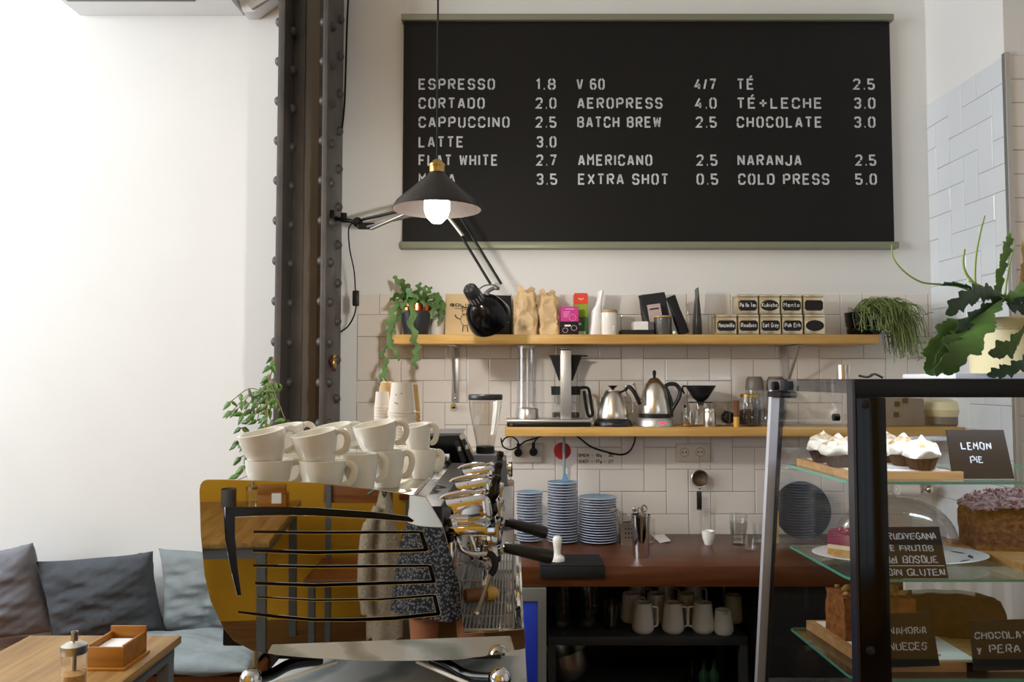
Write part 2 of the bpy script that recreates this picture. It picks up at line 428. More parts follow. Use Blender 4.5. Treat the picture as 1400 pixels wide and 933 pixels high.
# ------------------------------------------------------------------ stroke lettering
G = {
 'A': [[(0, 0), (.55, 2), (1.75, 6)], [(2.25, 6), (3.45, 2), (4, 0)], [(1.1, 1.7), (2.9, 1.7)]],
 'B': [[(0, 0), (0, 6)], [(.9, 6), (3, 6), (3.8, 5.3), (3.8, 4), (3, 3.2), (.9, 3.2)], [(.9, 0), (3.1, 0), (4, .8), (4, 2.3), (3.1, 3.2)]],
 'C': [[(4, 1.6), (4, .9), (3.2, 0), (.9, 0), (0, .9), (0, 2.6)], [(0, 3.4), (0, 5.1), (.9, 6), (3.2, 6), (4, 5.1), (4, 4.4)]],
 'D': [[(0, 0), (0, 6)], [(1, 6), (3, 6), (4, 5), (4, 1), (3, 0), (1, 0)]],
 'E': [[(3.9, 6), (0, 6), (0, 0), (3.9, 0)], [(.9, 3.1), (3.2, 3.1)]],
 'F': [[(3.9, 6), (0, 6), (0, 0)], [(.9, 3), (3.2, 3)]],
 'H': [[(0, 0), (0, 6)], [(4, 0), (4, 6)], [(.9, 3), (3.1, 3)]],
 'I': [[(0, 0), (0, 6)]],
 'J': [[(3.6, 6), (3.6, 1), (2.7, 0), (1, 0), (0, .9), (0, 1.8)]],
 'G': [[(2.4, 2.8), (4, 2.8), (4, .9), (3.2, 0), (.9, 0), (0, .9), (0, 5.1), (.9, 6), (3.2, 6), (4, 5.1)]],
 'K': [[(0, 0), (0, 6)], [(3.8, 6), (.6, 3), (4, 0)]],
 'L': [[(0, 6), (0, 0), (3.7, 0)]],
 'M': [[(0, 0), (0, 6), (2, 3)], [(2.4, 3.6), (4, 6), (4, 0)]],
 'N': [[(0, 0), (0, 6)], [(.7, 5.2), (3.3, .8)], [(4, 0), (4, 6)]],
 'O': [[(1.65, 6), (1, 6), (0, 5), (0, 1), (1, 0), (1.65, 0)], [(2.35, 6), (3, 6), (4, 5), (4, 1), (3, 0), (2.35, 0)]],
 'P': [[(0, 0), (0, 6)], [(.9, 6), (3.1, 6), (4, 5.2), (4, 3.6), (3.1, 2.8), (.9, 2.8)]],
 'Q': [[(2.4, 0), (.9, 0), (0, .9), (0, 5.1), (.9, 6), (3.1, 6), (4, 5.1), (4, .9), (3.2, 0)], [(2.4, 1.4), (4.2, -.6)]],
 'R': [[(0, 0), (0, 6)], [(.9, 6), (3.1, 6), (4, 5.2), (4, 3.8), (3.1, 3), (.9, 3)], [(2.2, 2.4), (4, 0)]],
 'S': [[(0, 1.3), (0, .9), (.9, 0), (3.1, 0), (4, .9), (4, 2.1), (3.1, 3), (2.4, 3)], [(1.7, 3), (.9, 3), (0, 3.9), (0, 5.1), (.9, 6), (3.1, 6), (4, 5.1), (4, 4.7)]],
 'T': [[(0, 6), (4, 6)], [(2, 5.1), (2, 0)]],
 'U': [[(0, 6), (0, .9), (.9, 0), (1.7, 0)], [(2.4, 0), (3.1, 0), (4, .9), (4, 6)]],
 'V': [[(0, 6), (1.7, 0)], [(2.3, 0), (4, 6)]],
 'W': [[(0, 6), (1, 0)], [(1.2, .8), (2.4, 5), (3.6, .8)], [(3.8, 0), (4.8, 6)]],
 'X': [[(0, 6), (4, 0)], [(4, 6), (2.4, 3.5)], [(1.6, 2.5), (0, 0)]],
 'Y': [[(0, 6), (2, 3), (2, 0)], [(4, 6), (2.4, 3.5)]],
 'Z': [[(0, 6), (4, 6), (0, 0), (4, 0)]],
 '0': [[(1.65, 6), (1, 6), (0, 5), (0, 1), (1, 0), (1.65, 0)], [(2.35, 6), (3, 6), (4, 5), (4, 1), (3, 0), (2.35, 0)]],
 '1': [[(0.2, 5), (1.6, 6), (1.6, 0)]],
 '2': [[(0, 4.8), (0, 5.2), (.9, 6), (3.1, 6), (4, 5.1), (4, 4), (3.3, 3.1)], [(2.8, 2.5), (0, 0), (4, 0)]],
 '3': [[(0, 5), (.9, 6), (3.1, 6), (4, 5.1), (4, 4), (3.1, 3.1), (1.6, 3.1)], [(3.5, 2.7), (4, 2.1), (4, .9), (3.1, 0), (.9, 0), (0, 1)]],
 '4': [[(2.6, 6), (0, 1.6), (4, 1.6)], [(3, 3.2), (3, 0)]],
 '5': [[(3.8, 6), (0, 6), (0, 3.4), (2.9, 3.4)], [(3.3, 3.1), (4, 2.4), (4, .9), (3.1, 0), (.9, 0), (0, 1)]],
 '6': [[(3.8, 5.2), (3, 6), (1, 6), (0, 5), (0, 1), (1, 0), (1.7, 0)], [(2.4, 0), (3, 0), (4, 1), (4, 2.5), (3, 3.4), (.9, 3.4)]],
 '7': [[(0, 6), (4, 6), (3.4, 4.4)], [(3.1, 3.7), (1.6, 0)]],
 '8': [[(1.6, 6), (1, 6), (.2, 5.2), (.2, 3.9), (1, 3.1), (3, 3.1), (3.8, 3.9), (3.8, 5.2), (3, 6), (2.4, 6)], [(1, 3.1), (0, 2.2), (0, .9), (.9, 0), (1.6, 0)], [(3, 3.1), (4, 2.2), (4, .9), (3.1, 0), (2.4, 0)]],
 '.': [[(.1, 0), (.7, 0)]], '/': [[(0, 0), (1.6, 6)]], '+': [[(0, 3), (4.4, 3)], [(2.2, .8), (2.2, 5.2)]], '-': [[(.4, 3), (3, 3)]],
 'É': [[(3.9, 6), (0, 6), (0, 0), (3.9, 0)], [(.9, 3.1), (3.2, 3.1)], [(1.6, 7.1), (3, 8.4)]],
 'i': [[(0, 0), (0, 3.8)], [(0, 5.3), (0, 5.9)]], 'd': [[(3, 6), (3, 0)], [(3, 3), (2, 3.8), (.8, 3.6), (0, 2), (.8, 0), (2, .1), (3, 1)]],
 'e': [[(0, 2), (3, 2.3), (2.4, 3.8), (.8, 3.7), (0, 2), (.6, .3), (2, 0), (3, .6)]], 'l': [[(0, 6), (0, .5), (.8, 0)]],
 'y': [[(0, 3.8), (1.6, .4)], [(3.2, 3.8), (1, -1.8)]], 'a': [[(3, 3.8), (3, 0)], [(3, 3.2), (1.6, 3.8), (.2, 2.8), (.2, .8), (1.4, 0), (3, .9)]],
 'n': [[(0, 0), (0, 3.8)], [(0, 2.8), (1.4, 3.8), (2.8, 3.1), (2.8, 0)]], 'z': [[(0, 3.8), (2.8, 3.8), (0, 0), (2.8, 0)]],
 'o': [[(1.5, 0), (.2, 1), (.2, 2.8), (1.5, 3.8), (2.8, 2.8), (2.8, 1), (1.5, 0)]], 'b': [[(0, 6), (0, 0)], [(0, .8), (1.5, 0), (2.8, 1), (2.8, 2.8), (1.5, 3.8), (0, 3)]],
 's': [[(2.6, 3.4), (1.2, 3.8), (.3, 2.9), (2.5, 1.2), (1.6, 0), (0, .4)]], 'r': [[(0, 0), (0, 3.8)], [(0, 2.6), (1.2, 3.8), (2.4, 3.5)]],
 'u': [[(0, 3.8), (0, .8), (1.2, 0), (2.8, 1)], [(2.8, 3.8), (2.8, 0)]], 'h': [[(0, 0), (0, 6)], [(0, 2.8), (1.4, 3.8), (2.8, 3.1), (2.8, 0)]],
 'k': [[(0, 0), (0, 6)], [(2.6, 3.8), (.3, 2), (2.8, 0)]], 'c': [[(2.8, 3), (1.6, 3.8), (.2, 2.8), (.2, 1), (1.4, 0), (2.8, .7)]],
 't': [[(1.2, 5.6), (1.2, .6), (2.2, 0)], [(0, 3.8), (2.4, 3.8)]], 'm': [[(0, 0), (0, 3.8)], [(0, 2.9), (1, 3.8), (1.9, 3), (1.9, 0)], [(1.9, 2.9), (3, 3.8), (3.8, 3), (3.8, 0)]],
 'g': [[(2.8, 3.8), (2.8, -1), (1.6, -1.9), (.2, -1.3)], [(2.8, 3.2), (1.4, 3.8), (.2, 2.8), (.2, 1), (1.4, .2), (2.8, 1)]],
}
def text_strokes(txt, gap=3.1, full=None):
    out = []; x = 0
    for ch in txt:
        if ch == ' ': x += 4.4; continue
        g = G[ch]; w = max(p[0] for l in g for p in l)
        out += [[(px + x, py) for px, py in l] for l in g]
        x += w + (gap if ch != '.' else gap * .87)
    return out, x - gap
def lettering(mb, txt, x0, x1, z0, h, th, m, plane, thick=0.0015, jit=0.0, rnd=random, gap=2.0, word=None):
    """write txt between x0 and x1 on a plane(u, v, w) -> point; th is the stroke width"""
    st, W = text_strokes(txt, gap); sx = (x1 - x0) / W; sz = h / 6.0
    if word is not None:                        # only one word of the line
        ws = txt.split(' '); pre = ''.join(w + ' ' for w in ws[:word]); n0 = len(text_strokes(pre, gap)[0]); st = st[n0:n0 + len(text_strokes(ws[word], gap)[0])]
    mi = mb._m(m)
    for l in st:
        P = [(x0 + a * sx + rnd.uniform(-jit, jit), z0 + b * sz + rnd.uniform(-jit, jit)) for a, b in l]
        n = len(P); off = []
        for i in range(n):
            d0 = None if i == 0 else (P[i][0] - P[i - 1][0], P[i][1] - P[i - 1][1])
            d1 = None if i == n - 1 else (P[i + 1][0] - P[i][0], P[i + 1][1] - P[i][1])
            def nrm(d):
                L = math.hypot(*d) or 1e-9; return (-d[1] / L, d[0] / L)
            if d0 is None: nx, nz = nrm(d1)
            elif d1 is None: nx, nz = nrm(d0)
            else:
                a, b = nrm(d0), nrm(d1); nx, nz = a[0] + b[0], a[1] + b[1]
                L = math.hypot(nx, nz) or 1e-9; nx, nz = nx / L, nz / L
                k = max(0.5, nx * a[0] + nz * a[1]); nx, nz = nx / k, nz / k
            off.append((nx * th / 2, nz * th / 2))
        A = [(p[0] + o[0], p[1] + o[1]) for p, o in zip(P, off)]; B = [(p[0] - o[0], p[1] - o[1]) for p, o in zip(P, off)]
        for i in range(n - 1):
            quad = [A[i], A[i + 1], B[i + 1], B[i]]
            fr = [mb.bm.verts.new(plane(u, v, thick)) for u, v in quad]; bk = [mb.bm.verts.new(plane(u, v, 0)) for u, v in quad]
            for vs in [fr] + [[fr[k], fr[(k + 1) % 4], bk[(k + 1) % 4], bk[k]] for k in range(4)]:
                f = mb.bm.faces.new(vs); f.material_index = mi

# ================================================================== THE ROOM
WY = 3.63                                    # back wall
RX = 1.92                                    # right wall of the niche
PY = 3.05                                    # face of the pier on the right
CZ = 4.2
b = MB(); b.box((-4.5, -2.1, -0.1), (3.6, WY + 0.12, 0)); struct('floor', b, M_FLOOR)
b = MB(); b.box((-4.5, -2.1, CZ), (3.6, WY + 0.12, CZ + 0.1)); struct('ceiling', b, M_CEIL)
b = MB(); b.box((-4.5, WY, 0), (3.6, WY + 0.12, CZ)); struct('wall_back', b, M_WALL)
b = MB()
b.box((RX, PY, 0), (RX + 0.1, WY, CZ)); struct('wall_right_niche', b, M_WALL)
b = MB(); b.box((RX + 0.1, PY, 0), (3.6, PY + 0.1, CZ)); struct('wall_right_pier', b, M_WALL)
b = MB(); b.box((3.5, -1.99, 0), (3.6, PY, CZ)); struct('wall_right', b, M_WALL)
b = MB()                                     # left wall around the shop window
for lo, hi in (((-4.5, -1.99, 0), (-4.38, -0.1, CZ)), ((-4.5, 3.0, 0), (-4.38, WY, CZ)), ((-4.5, -0.1, 0), (-4.38, 3.0, 1.5)), ((-4.5, -0.1, 4.0), (-4.38, 3.0, CZ))):
    b.box(lo, hi)
struct('wall_left', b, M_WALL)
b = MB()
for y in (-0.1, 0.9, 1.92, 2.94): b.box((-4.46, y, 1.5), (-4.4, y + 0.06, 4.0), M_GREYST)
for z in (1.5, 3.94): b.box((-4.455, -0.1, z), (-4.405, 3.0, z + 0.06), M_GREYST)
w = struct('window_1', b, M_GREYST); b = MB(); b.box((-4.435, -0.1, 1.5), (-4.43, 3.0, 4.0)); struct('pane', b, M_GLP, parent=w)
b = MB()                                     # mustard rear wall with the glazed street door
for lo, hi in (((-4.5, -2.1, 0), (0.75, -2.0, CZ)), ((2.45, -2.1, 0), (3.6, -2.0, CZ)), ((0.75, -2.1, 3.3), (2.45, -2.0, CZ))): b.box(lo, hi)
struct('wall_rear', b, M_MUST)
b = MB()
for x in (0.75, 1.57, 2.38): b.box((x, -2.08, 0), (x + 0.07, -2.02, 3.3))
for z in (0, 0.9, 3.23): b.box((0.75, -2.075, z), (2.45, -2.025, z + 0.07))
w = struct('door_1', b, M_GREYST); b = MB(); b.box((0.78, -2.052, 0.05), (2.42, -2.048, 3.25)); struct('pane', b, M_GLP, parent=w)

# glazed tiles laid in a block herringbone, each one a bevelled slab
TU = 0.1003
def tiles(b, u0, u1, v0, v1, P, ou, ov, k0=0, unit=TU, rows=False, flip=False, TM=None):
    TM = TM or M_TILE
    rnd = random.Random(3); g = 0.0008; bev = 0.0035; th = 0.004
    def slab(a0, a1, c0, c1):
        a0, a1 = max(a0 + g, u0), min(a1 - g, u1); c0, c1 = max(c0 + g, v0), min(c1 - g, v1)
        if a1 - a0 < 0.012 or c1 - c0 < 0.012: return
        t = [rnd.uniform(-0.0005, 0.0005) for _ in range(3)]
        def h(u, v): return th + t[0] + t[1] * (2 * (u - a0) / (a1 - a0) - 1) + t[2] * (2 * (v - c0) / (c1 - c0) - 1)
        o = [b.bm.verts.new(P(u, v, 0.0)) for u, v in ((a0, c0), (a1, c0), (a1, c1), (a0, c1))]
        m = [b.bm.verts.new(P(u, v, 0.0022)) for u, v in ((a0, c0), (a1, c0), (a1, c1), (a0, c1))]
        q = [b.bm.verts.new(P(u, v, h(u, v))) for u, v in ((a0 + bev, c0 + bev), (a1 - bev, c0 + bev), (a1 - bev, c1 - bev), (a0 + bev, c1 - bev))]
        b.face(q, TM)
        for A, B in ((o, m), (m, q)):
            for i in range(4): b.face([A[i], A[(i + 1) % 4], B[(i + 1) % 4], B[i]], TM)
    i0, i1 = int((u0 - ou) / unit) - 3, int((u1 - ou) / unit) + 3
    j0, j1 = int((v0 - ov) / unit) - 3, int((v1 - ov) / unit) + 3
    for i in range(i0, i1):
        for j in range(j0, j1):
            a, c = ou + i * unit, ov + j * unit; k = ((i - j if flip else i + j) + k0) % 4
            if rows:
                if (i + j) % 2 == 0: slab(a, a + 2 * unit, c, c + unit)
            elif k == 0: slab(a, a + 2 * unit, c, c + unit)
            elif k == (3 if flip else 2): slab(a, a + unit, c, c + 2 * unit)
    b.poly([P(u0, v0, 0.0012), P(u1, v0, 0.0012), P(u1, v1, 0.0012), P(u0, v1, 0.0012)], M_GROUT)
TZ0 = Z(672.7, WY) - 2 * TU; TX0 = X(820, WY, 657) - 4 * TU
b = MB(); tiles(b, X(488, WY, 480), RX, 0.3, Z(402, WY), lambda u, v, w: Vector((u, WY - w, v)), TX0, TZ0, k0=2)
struct('trim_1', b, M_TILE).name = 'wall_back_tiles'
TR = 1.6 + 378 / 1089 * WY
b = MB(); tiles(b, 0, WY - PY, 0.3, TR, lambda u, v, w: Vector((RX - w, WY - u, v)), -0.03, TR - 26 * 0.105, k0=1, unit=0.105, flip=True, TM=M_TILE2)
struct('wall_right_niche_tiles', b, M_TILE)
b = MB(); tiles(b, RX + 0.012, 3.2, 0.3, TR, lambda u, v, w: Vector((u, PY - w, v)), RX + 0.01, TR - 27 * 0.0935, unit=0.0935, rows=True)
struct('wall_right_pier_tiles', b, M_TILE)
b = MB(); b.box((RX - 0.006, PY - 0.014, 0.3), (RX + 0.014, PY + 0.01, TR + 0.01), bevel=0.002); struct('trim_1', b, M_ALU)

# ------------------------------------------------------------------ menu board
BY = WY - 0.045
bx0, bx1 = X(549, BY, 180), X(1222, BY, 180); bz0, bz1 = Z(340, BY), Z(20, BY)
board = thing('menu_board', 'large black menu board with pale stencilled drinks and prices, on the white wall', 'menu board', ((bx0 + bx1) / 2, WY - 0.002, bz0))
b = MB(); b.box((bx0 + 0.006, BY + 0.006, bz0 + 0.02), (bx1 - 0.006, WY - 0.003, bz1 - 0.02)); part('panel', b, M_CHALK, board, world=True)
for z0, z1 in ((bz1 - 0.03, bz1), (bz0, bz0 + 0.03)):
    b = MB(); b.box((bx0 - 0.004, BY - 0.012, z0), (bx1 + 0.008, WY - 0.002, z1), bevel=0.003); part('rail', b, M_RAIL, board, world=True)
LY = BY + 0.0055
ROWS = [115, 141, 167, 194, 219, 245]
TXT = [(572, 677, 0, 'ESPRESSO'), (572, 663, 1, 'CORTADO'), (572, 697, 2, 'CAPPUCCINO'), (572, 634, 3, 'LATTE'), (572, 681, 4, 'FLAT WHITE'), (572, 623, 5, 'MOCA'),
       (732, 760, 0, '1.8'), (732, 761, 1, '2.0'), (732, 761, 2, '2.5'), (733, 761, 3, '3.0'), (733, 761, 4, '2.7'), (733, 762, 5, '3.5'),
       (788, 827, 0, 'V 60'), (789, 906, 1, 'AEROPRESS'), (789, 904, 2, 'BATCH BREW'), (790, 892, 4, 'AMERICANO'), (790, 914, 5, 'EXTRA SHOT'),
       (949, 979, 0, '4/7'), (950, 980, 1, '4.0'), (951, 980, 2, '2.5'), (952, 981, 4, '2.5'), (952, 982, 5, '0.5'),
       (1007, 1031, 0, 'TÉ'), (1007, 1124, 1, 'TÉ+LECHE'), (1007, 1124, 2, 'CHOCOLATE'), (1008, 1096, 4, 'NARANJA'), (1009, 1134, 5, 'COLD PRESS'),
       (1166, 1196, 0, '2.5'), (1167, 1197, 1, '3.0'), (1167, 1197, 2, '3.0'), (1169, 1198, 4, '2.5'), (1169, 1199, 5, '5.0')]
for x0, x1, r, t in TXT:
    yc = ROWS[r]
    for wi in range(len(t.split(' '))):
        b = MB(); lettering(b, t, X(x0 + 1.5, LY, yc), X(x1 - 1.5, LY, yc), Z(yc + 6.6, LY), S(13.2, LY), S(2.45, LY), M_CHALKW, lambda u, v, w: Vector((u, LY - w, v)), gap=3.1, word=wi)
        part('lettering', b, M_CHALKW, board, world=True, smooth=False)

# ------------------------------------------------------------------ riveted iron column
CF = 3.32
xl0, xl1, xr0, xr1 = X(377, CF, 300), X(386, CF, 300), X(439, CF, 300), X(446, CF, 300)
col = thing('iron_column', 'dark riveted iron column standing against the white wall', 'column', ((xl0 + xr1) / 2, 3.45, 0))
b = MB(); b.box((xl0, CF, 0), (xl1, WY - 0.004, CZ - 0.002), bevel=0.002); part('flange', b, M_IRON, col, world=True)
b = MB(); b.box((xr0, CF, 0), (xr1, WY - 0.004, CZ - 0.002), bevel=0.002); part('flange', b, M_IRON, col, world=True)
b = MB(); b.box((xl1, 3.475, 0), (xr0, 3.5, CZ - 0.002)); part('web', b, M_IRONW, col, world=True)
for x0, x1 in ((xl1, xl1 + 0.05), (xr0 - 0.05, xr0)):
    b = MB(); b.box((x0, 3.462, 0), (x1, 3.4745, CZ - 0.002), bevel=0.002); part('angle_bar', b, M_IRON, col, world=True)
RV = None
def rivet(x, y, z, dx, dy):
    global RV
    if RV is None:
        m = MB(); m.lathe([(0.021, 0), (0.0205, 0.007), (0.017, 0.0145), (0.010, 0.0195), (0.004, 0.0215), (0, 0.0217)], seg=14)
        RV = m.mesh('rivet', [M_IRON])
    o = bpy.data.objects.new('rivet', RV); COL.objects.link(o); o.parent = col
    o.location = Vector((x, y, z)) - col.location
    o.rotation_euler = Vector((dx, dy, 0)).to_track_quat('Z', 'Y').to_euler()
zs = S(56.3, CF)
for i in range(-2, 11):
    z = Z(300, CF) + (i - 4.5) * zs + 4.5 * zs - 4 * zs
    rivet(xl0, CF + 0.03, z, -1, 0); rivet(xl1, CF + 0.115, z, 1, 0); rivet(xr0, CF + 0.03, z, -1, 0)
    rivet(xr1, CF + 0.07, z, 1, 0); rivet(xr1, CF + 0.215, z - zs * 0.42, 1, 0)

orn = thing('column_ornament', 'small brown and yellow figure stuck on the side of the iron column', 'ornament', (xr1, 3.45, Z(510, 3.45)))
b = MB(); p = at(455, 497, 3.42)
b.sphere((xr1 + 0.012, 3.43, p.z), 0.016, sc=(.9, 1, 1.4)); b.sphere((xr1 + 0.014, 3.43, p.z + 0.028), 0.011); part('body', b, M_BRASS, orn, world=True)
b = MB()
for sy in (-1, 1):
    b.sphere((xr1 + 0.01, 3.43 + sy * 0.03, p.z + 0.008), 0.014, sc=(.5, 1.4, .8)); b.tube([(xr1 + 0.012, 3.43, p.z - 0.01), (xr1 + 0.014, 3.43 + sy * .022, p.z - 0.032)], 0.0045)
part('wings', b, mat('ornament_brown', '4a2412', 0.5), orn, world=True)

# ------------------------------------------------------------------ anglepoise lamp clamped to the column
lamp = thing('desk_lamp', 'black swing-arm lamp clamped to the iron column, its head hanging before the shelf', 'lamp', (xr1, 3.42, Z(300, 3.42)))
p0 = at(467, 298, 3.42); p1 = at(489, 304, 3.36); pe = at(612, 274, 3.18); p2 = at(679, 392, 3.1)
b = MB(); b.box((xr1 - 0.004, 3.39, p0.z - 0.03), (xr1 + 0.018, 3.45, p0.z + 0.03), bevel=0.004); b.cyl((xr1, 3.42, p0.z), p1, 0.009); b.cyl(p0 + Vector((0.01, 0, -.02)), p0 + Vector((0.01, 0, .02)), 0.013); part('clamp', b, M_BLACK, lamp, world=True)
b = MB(); b.sphere(p1, 0.022, sc=(1, .7, 1)); b.box(p1 + Vector((0.0, -.015, -.03)), p1 + Vector((.075, .015, -.003)), bevel=0.006); b.cyl(p1 - Vector((0, .028, 0)), p1 + Vector((0, .028, 0)), 0.011); part('joint', b, M_BLACK, lamp, world=True)
for dz, r, m in ((0.0, 0.0065, M_BLACK), (-0.045, 0.0055, M_GREYP)):
    b = MB(); b.cyl(p1 + Vector((0.02, 0, dz + 0.012 if dz == 0 else dz + 0.02)), pe + Vector((0, 0, dz * .6)), r, seg=10); part('lower_arm', b, m, lamp, world=True)
b = MB(); b.cyl(p1 + Vector((.06, -.008, -.03)), pe + Vector((-.14, -.008, -.045)), 0.0075, seg=12); part('spring', b, M_STEEL, lamp, world=True)
b = MB(); b.sphere(pe, 0.02, sc=(1, .6, 1)); b.box(pe - Vector((.018, .012, .045)), pe + Vector((.018, .012, .01)), bevel=0.004); part('elbow', b, M_BLACK, lamp, world=True)
for dx in (-0.02, 0.022):
    b = MB(); b.cyl(pe + Vector((dx, 0, -.02)), p2 + Vector((dx - 0.004, 0, 0.01)), 0.0055, seg=10); part('upper_arm', b, M_BLACK, lamp, world=True)
b = MB(); b.cyl(pe + Vector((-.012, -.007, -.05)), pe + (p2 - pe) * 0.42 + Vector((-.02, -.007, 0)), 0.0075, seg=12); part('spring', b, M_STEEL, lamp, world=True)
hd = at(661, 423, 3.06); ax = Vector((0.30, 0.62, -0.42)).normalized()      # where the shade opens to
q = ax.to_track_quat('Z', 'Y').to_matrix().to_4x4()
b = MB(); b.lathe([(0.018, -.058), (0.03, -.05), (0.052, -.032), (0.07, -.008), (0.081, 0.022), (0.087, 0.055), (0.088, 0.062), (0.085, 0.06), (0.078, 0.02), (0.05, -.028), (0.0, -.05)], seg=32, c=hd + ax * 0.0, mtx=q); part('lamp_shade', b, M_BLACKG, lamp, world=True)
b = MB(); b.lathe([(0, -.135), (0.022, -.135), (0.027, -.128), (0.029, -.1), (0.029, -.052), (0.02, -.048)], seg=24, c=hd, mtx=q); sk = part('socket_housing', b, M_PLAST, lamp, world=True)
b = MB()
for k in range(14):
    a = 2 * PI * k / 14; c = hd + (q @ Vector((math.cos(a) * 0.0292, math.sin(a) * 0.0292, -.082)))
    b.cyl(c - ax * 0.013, c + ax * 0.013, 0.0021, seg=6)
part('vent_slot', b, M_ALU, sk, world=True)
b = MB()
for k in range(5):
    a = 2 * PI * k / 5; c = hd + (q @ Vector((math.cos(a) * 0.014, math.sin(a) * 0.014, -.1355))); b.sphere(c, 0.004, seg=8, n=4)
part('vent_hole', b, M_GREYP, sk, world=True)
b = MB(); b.tube(cr([p2, at(668, 398, 3.09), at(663, 404, 3.08), hd - ax * 0.03 + Vector((0.02, 0, .015))]), 0.008); b.cyl(p2 + Vector((0, -.025, 0)), p2 + Vector((0, .025, 0)), 0.012); b.sphere(at(666, 403, 3.05), 0.011); part('head_bracket', b, M_GREYP, lamp, world=True)
b = MB(); b.sphere(hd + ax * 0.02, 0.028, sc=(1, 1, 1)); part('bulb', b, M_WHITE, lamp, world=True)
b = MB(); b.tube(cr([p2 + Vector((0, -.01, 0)), at(682, 396, 3.06), at(676, 390, 3.06), at(662, 391, 3.06), at(651, 400, 3.06), at(653, 408, 3.05)]), 0.0028, seg=6)
b.tube(cr([p1 + Vector((-.005, -.02, 0)), at(477, 312, 3.36), at(478, 340, 3.4), at(484, 370, 3.42), at(486, 398, 3.42)]), 0.0032, seg=6)
b.tube(cr([at(487, 418, 3.42), at(484, 432, 3.43), at(476, 446, 3.46), at(466, 454, 3.5)]), 0.0032, seg=6)
cord = part('cord', b, M_BLACK, lamp, world=True)
b = MB(); b.box(Vector((-.014, -.008, -.034)) + at(486.5, 408, 3.42), Vector((.014, .008, .034)) + at(486.5, 408, 3.42), bevel=0.005); part('inline_switch', b, M_BLACK, cord, world=True)
b = MB(); b.tube(cr([at(478, -30, 3.55), at(475, 20, 3.55), at(473, 80, 3.56), at(471, 140, 3.58), at(467, 182, 3.59)]), 0.0045, seg=6)
single('cable', b, M_BLACK, 'black cable running down the wall beside the top of the iron column', 'cable', at(473, 80, 3.56), world=True)

# ------------------------------------------------------------------ pendant lamp, lit
PD = 2.27
pc = at(597.5, 287, PD)                           # rim centre
pend = thing('pendant_lamp', 'dark conical pendant lamp with brass socket and glowing bulb, hanging before the menu board', 'pendant lamp', (pc.x, pc.y, pc.z))
zs0 = Z(238, PD) - pc.z; R = S(61, PD)
b = MB(); b.lathe([(R, 0), (R + .001, 0.003), (R * .92, 0.022), (0.030, zs0 - .006), (0.023, zs0 + .004), (0.0, zs0 + .004)], seg=64, mlist=[M_SHADE] * 5)
b.lathe([(R - .001, 0.0005), (R * .915, 0.019), (0.029, zs0 - .010), (0, zs0 - .008)], M_SHADEIN, seg=64)
part('lamp_shade', b, None, pend)
b = MB(); b.lathe([(0.0225, zs0), (0.0225, zs0 + .022), (0.024, zs0 + .024), (0.024, zs0 + .027), (0.018, zs0 + .032), (0.012, zs0 + .040), (0.005, zs0 + .043), (0, zs0 + .043)], seg=28); part('socket', b, M_BRASS, pend)
b = MB(); b.tube([(0, 0, zs0 + .04), (0, 0, CZ - pc.z - 0.02)], 0.0028, seg=8); part('cord', b, M_BLACK, pend)
b = MB(); b.lathe([(0, CZ - pc.z), (0.05, CZ - pc.z), (0.045, CZ - pc.z - .025), (0, CZ - pc.z - .03)], seg=24); part('ceiling_rose', b, M_BLACK, pend)
zb = Z(285, PD) - pc.z
b = MB(); b.lathe([(0, zb - .045), (0.014, zb - .042), (0.030, zb - .026), (0.0375, zb - .004), (0.037, zb + .018), (0.028, zb + .038), (0.017, zb + .052), (0.015, zb + .066), (0, zb + .066)], seg=32); part('bulb', b, M_BULB, pend)
def bulb_light(parent, z, e):
    l = bpy.data.lights.new('bulb_light', 'POINT'); l.energy = e; l.color = (1.0, 0.95, 0.88); l.shadow_soft_size = 0.03
    o = bpy.data.objects.new('bulb_light', l); COL.objects.link(o); o.parent = parent; o.location = (0, 0, z)
bulb_light(pend, zb - 0.075, 25)

# ------------------------------------------------------------------ air conditioner, top left
ax0, ax1 = X(108, 3.62, 15), X(332, 3.62, 15); az = Z(20, 3.62)
ac = thing('air_conditioner', 'white wall air conditioner at the top left, seen from below', 'air conditioner', ((ax0 + ax1) / 2, 3.62, az))
b = MB(); b.prism([(3.627, az), (3.45, az - 0.004), (3.41, az + 0.03), (3.40, az + 0.26), (3.43, az + 0.29), (3.627, az + 0.29)], ax0, ax1, M_WPLAST, axis='x'); part('body', b, M_WPLAST, ac, world=True)
b = MB(); b.box((ax0 + 0.03, 3.425, az - 0.009), (ax1 - 0.16, 3.475, az + 0.004), bevel=0.002); part('louver', b, M_GREYP, ac, world=True)
b = MB(); b.tube(cr([at(246, 13, 3.6), at(254, 16, 3.6), at(262, 12, 3.6), at(268, 15, 3.6)]) , 0.003, seg=5); part('mark', b, M_ALU, ac, world=True)
duct = thing('pipe_duct', 'white pipe duct rising beside the air conditioner', 'duct', at(350, 15, 3.6))
b = MB(); b.prism([(X(330, 3.6, 5), Z(3, 3.6)), (X(337, 3.6, 20), Z(23, 3.6)), (X(352, 3.6, 20), Z(23, 3.6)), (X(381, 3.6, 2), Z(2, 3.6)), (X(381, 3.6, -60), Z(-60, 3.6)), (X(330, 3.6, -60), Z(-60, 3.6))], 3.55, 3.625, M_WPLAST, axis='y'); part('trunking', b, M_WPLAST, duct, world=True)
b = MB(); b.prism([(X(340, 3.55, 8), Z(8, 3.55)), (X(345, 3.55, 14), Z(14, 3.55)), (X(374, 3.55, -4), Z(-4, 3.55)), (X(370, 3.55, -10), Z(-10, 3.55))], 3.535, 3.549, M_ALU, axis='y'); part('cover_strip', b, M_ALU, duct, world=True)

